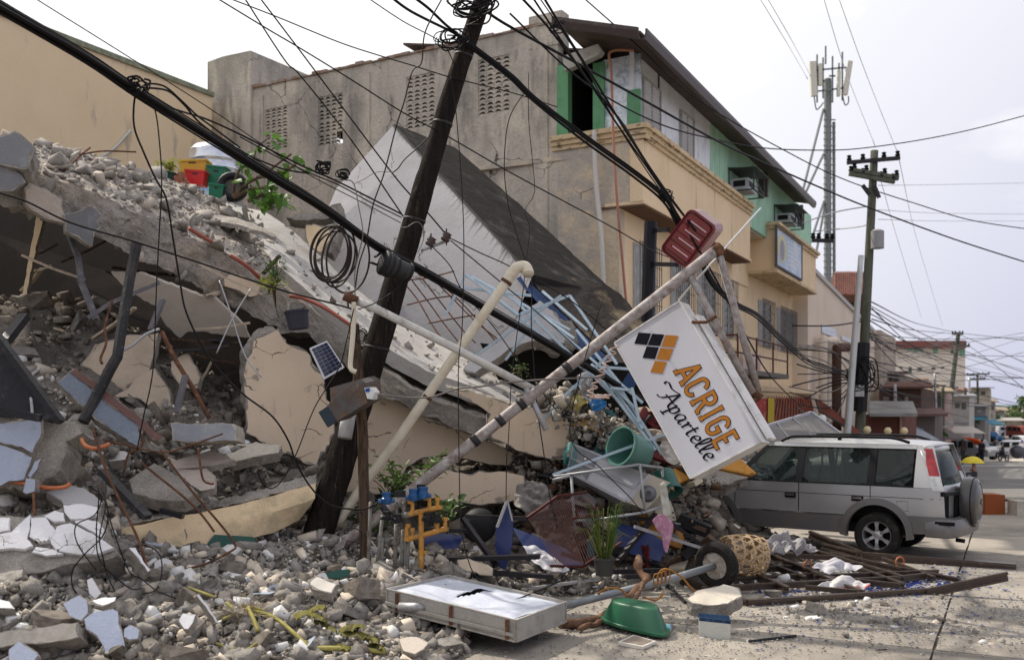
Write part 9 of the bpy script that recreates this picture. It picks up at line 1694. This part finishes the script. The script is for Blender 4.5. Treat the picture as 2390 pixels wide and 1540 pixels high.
def moto(label,u,Y,ang,side=False):
 e=empty('motorcycle' if not side else 'tricycle',gp(u,Y),label,'motorcycle' if not side else 'tricycle',rot=(0,0,ang))
 for x in(-.6,.6):mb=MB();mb.lathe([(.24,-.04),(.30,-.04),(.31,0),(.30,.04),(.24,.04),(.23,0)],Matrix.Translation((x,0,.31))@Matrix.Rotation(1.5708,4,'X'),18);o=mb.build('wheel',BLACK,smooth=True);o.parent=e
 mb=MB();mb.tube([(-.6,0,.32),(-.25,0,.55),(.3,0,.7),(.45,0,.95),(.6,0,.32)],.04,6);mb.box((0,0,.45),(.4,.22,.3));mb.box((-.25,0,.74),(.75,.22,.1));mb.box((.22,0,.78),(.36,.24,.2));mb.tube([(.42,-.3,1.0),(.42,.3,1.0)],.02,6);o=mb.build('frame',DKV);o.parent=e
 mb=MB();mb.box((.55,0,.85),(.12,.16,.16));o=mb.build('headlamp',CLRL);o.parent=e
 if side:
  mb=MB();mb.lathe([(0,-.35),(.55,-.35),(.62,0),(.55,.35),(0,.35)],Matrix.Translation((-.1,-.95,.75))@Matrix.Rotation(1.5708,4,'Y'),16,0,.85,.8);o=mb.build('sidecar',DKV,smooth=True);o.parent=e;mb=MB();mb.lathe([(.2,-.04),(.26,-.04),(.26,.04),(.2,.04)],Matrix.Translation((-.2,-1.55,.26))@Matrix.Rotation(1.5708,4,'X'),14);o=mb.build('wheel',BLACK);o.parent=e;mb=MB();mb.beam((-.3,0,.3),(-.3,-1.6,.3),.04,.04);mb.box((-.2,-.3,1.5),(.8,1.3,.04));o=mb.build('canopy_frame',DKV);o.parent=e
moto('dark tricycle with a round sidecar on the far road',2342,75,1.5,True);moto('oncoming motorcycle with a glowing lamp far up the street',2322,128,-1.6);moto('motorcycle with a rider in a red helmet far up the street',2344,135,-1.6)
for k,(u,Y)in enumerate(((2268,140),(2275,132),(2281,146),(2288,138),(2295,150),(2301,143),(2262,118),(2270,112))):moto(f"{['first','second','third','fourth','fifth','sixth','seventh','eighth'][k]} dark motorcycle counted from the left in the parked far row" if k<6 else f"dark motorcycle {'left' if k == 6 else 'right'} in the nearer pair before the far stalls",u,Y,.3*k)
oc=empty('orange_canopy',gp(2240,80),'curved orange canopy over a stall behind the car','canopy');mb=MB();c=P(2243,1027,80)
for k in range(9):a=math.pi*k/8;mb.v+=[(c.x-1.5*math.cos(a),c.y-.6,c.z+.55*math.sin(a)-.4),(c.x-1.5*math.cos(a),c.y+1,c.z+.55*math.sin(a)-.4)]
mb.f=[[2*i,2*i+1,2*i+3,2*i+2]for i in range(8)];mb.m=[0]*8;o=mb.build('canopy_sheet',M('orange_red_fabric',(.55,.09,.02)),oc,fix=False);md=o.modifiers.new('t','SOLIDIFY');md.thickness=.12
mb=MB();mb.tube([V((c.x-1.45,c.y,gz(80))),V((c.x-1.45,c.y,c.z-.3))],.06,6);mb.tube([V((c.x+1.45,c.y,gz(80))),V((c.x+1.45,c.y,c.z-.3))],.06,6);mb.build('canopy_post',DSTEEL,oc)
rx=empty('rust_brown_board',G(2328,1200,0),'flat rust-brown board standing on the road behind the spare wheel','board');a=G(2300,1201);mb=MB();mb.prism([a,G(2346,1200),G(2346,1200)+V((0,0,.40)),a+V((0,0,.42))],(.0,.5,0));mb.build('board_face',M('rust_brown_paint',(.24,.065,.02),[((.19,.05,.02),2,.5,.7,.7)],r=.7,grain=.05),rx)
mb=MB();a=G(2386,1205);mb.box(a+V((.1,.3,.15)),(.3,.4,.3));solo(mb,'low_wall_stub',[PALEC],'end of a low pale wall cut by the right edge of the picture','wall stub')
for k,(u,v)in enumerate(((2024,1003),(2072,1006),(2110,1006),(1919,977))):
 mb=MB();Y=28 if k<3 else 26;p=P(u,v,Y);mb.lathe([(0,-.11),(.07,-.09),(.11,0),(.07,.09),(0,.11)],Matrix.Translation(p),14);g_=mb;ee=empty('globe_lamp',V((p.x,p.y,0)),['left cream globe lamp seen above the car roof','middle cream globe lamp seen above the car roof','right cream globe lamp seen above the car roof','white globe lamp beside the tipped grey awning sheet'][k],'lamp');g_.build('globe',LAMP_Y if k<3 else M('white_globe',(.7,.7,.68)),ee,smooth=True);mb=MB();mb.tube([V((p.x,p.y,0)),p],.025,6);mb.build('lamp_post',DSTEEL,ee)
frag('maroon_roof','sloping maroon sheet roof beside the tiled awning','roof sheet',[(1905,930),(1925,940),(2012,1010),(1995,1012),(1960,985),(1915,960)],30,(.3,-1,.3),.1,[M('maroon_sheet',(.18,.06,.045),[((.10,.04,.03),1,.5,.7,.8)]),CLAD],step=2,amp=.01)
def tree(label,u,v0,v1,Y,n=260,m=LEAFD,w_=1.0,seed=1):
 q=random.Random(seed);b_=V(((u-CX)/FL*Y,Y,gz(Y)));top=P(u,v0,Y).z;hgt=top-b_.z;e=empty('broadleaf_tree',b_,label,'tree','trees at the end of the street');mb=MB();mb.tube([b_,b_+V((.1,0,hgt*.5)),b_+V((0,0,hgt*.8))],[hgt*.04,hgt*.03,.05],7)
 for i in range(5):a=q.uniform(0,6.28);mb.tube([b_+V((0,0,hgt*.4)),b_+V((math.cos(a)*hgt*.25*w_,math.sin(a)*hgt*.25,hgt*q.uniform(.6,.85)))],[hgt*.02,.03],5)
 mb.build('trunk',BARK,e);mb=MB();s=hgt*.085
 cl_=[(q.gauss(0,.26)*w_,q.gauss(0,.26),q.uniform(.42,.95))for _ in range(16)]
 for i in range(n):
  c=q.choice(cl_);p=b_+V((c[0]*hgt+q.gauss(0,.07)*hgt,c[1]*hgt+q.gauss(0,.07)*hgt,c[2]*hgt+q.gauss(0,.05)*hgt));d=V((q.gauss(0,1),q.gauss(0,1),q.gauss(0,1))).normalized();e2=d.orthogonal().normalized();mb.add([p+d*s,p+e2*s*.5,p-d*s,p-e2*s*.5],[(0,1,2,3)])
 mb.build('crown',m,e,fix=False)
for k,(u,v0,Y,w_)in enumerate(((2325,948,300,1.6),(2345,955,260,1.8),(2365,950,280,1.8),(2388,958,230,1.6),(2318,962,200,1.4),(2397,925,240,.7),(2240,968,120,.9),(2150,985,60,1.0))):
 tree(['round dark tree leftmost behind the far stalls','wide low tree in the middle of the far greenery','broad tree right of the middle in the far greenery','tree beside the road sign at the right edge','small tree just above the far motorcycles','tall thin palm-like tree at the right edge of the horizon','dark bush-like tree beside the white shops','small tree among the stalls by the grey street pole'][k],u,v0,0,Y,300,[LEAFD,LEAFD,LEAFY,LEAFD][k%4]if k<5 else LEAFD,w_,k+3)
for k,(u,v,Y,c,w_)in enumerate(((2290,985,130,(.10,.25,.33),5),(2330,978,200,(.35,.33,.30),10),(2225,1003,90,(.42,.38,.34),4.5),(2165,1012,62,(.14,.12,.12),3.4),(2120,1012,48,(.30,.32,.36),1.8),(2200,1015,72,(.30,.26,.24),2))):
 e=empty('market_stall',gp(u,Y),['stall with a teal awning far down the street','long grey-roofed stall at the very end of the street','stall with a pale sheet roof near the leaning far pole','dark tarpaulin stall behind the car roof','small stall with a bluish panel behind the car roof','low brown stall beside the short grey pole'][k],'stall');p=P(u,v,Y);h=p.z-gz(Y);mb=MB();x0,x1=p.x-w_/2,p.x+w_/2;mb.prism([V((x0,Y-1.4,p.z-.25)),V((x1,Y-1.4,p.z-.3)),V((x1,Y+1.2,p.z+.25)),V((x0,Y+1.2,p.z+.25))],(0,0,.06));mb.build('stall_roof',M('stall_roof',c),e)
 for x in(x0+.1,x1-.1):mb=MB();mb.tube([V((x,Y-1.2,gz(Y))),V((x,Y-1.2,p.z-.2))],.05,5);mb.build('post',DSTEEL,e)
 mb=MB();mb.box(V((p.x,Y-.3,gz(Y)+.45)),(w_*.8,1,.9));mb.build('counter',M('stall_counter',tuple(x*.5+.05 for x in c)),e)
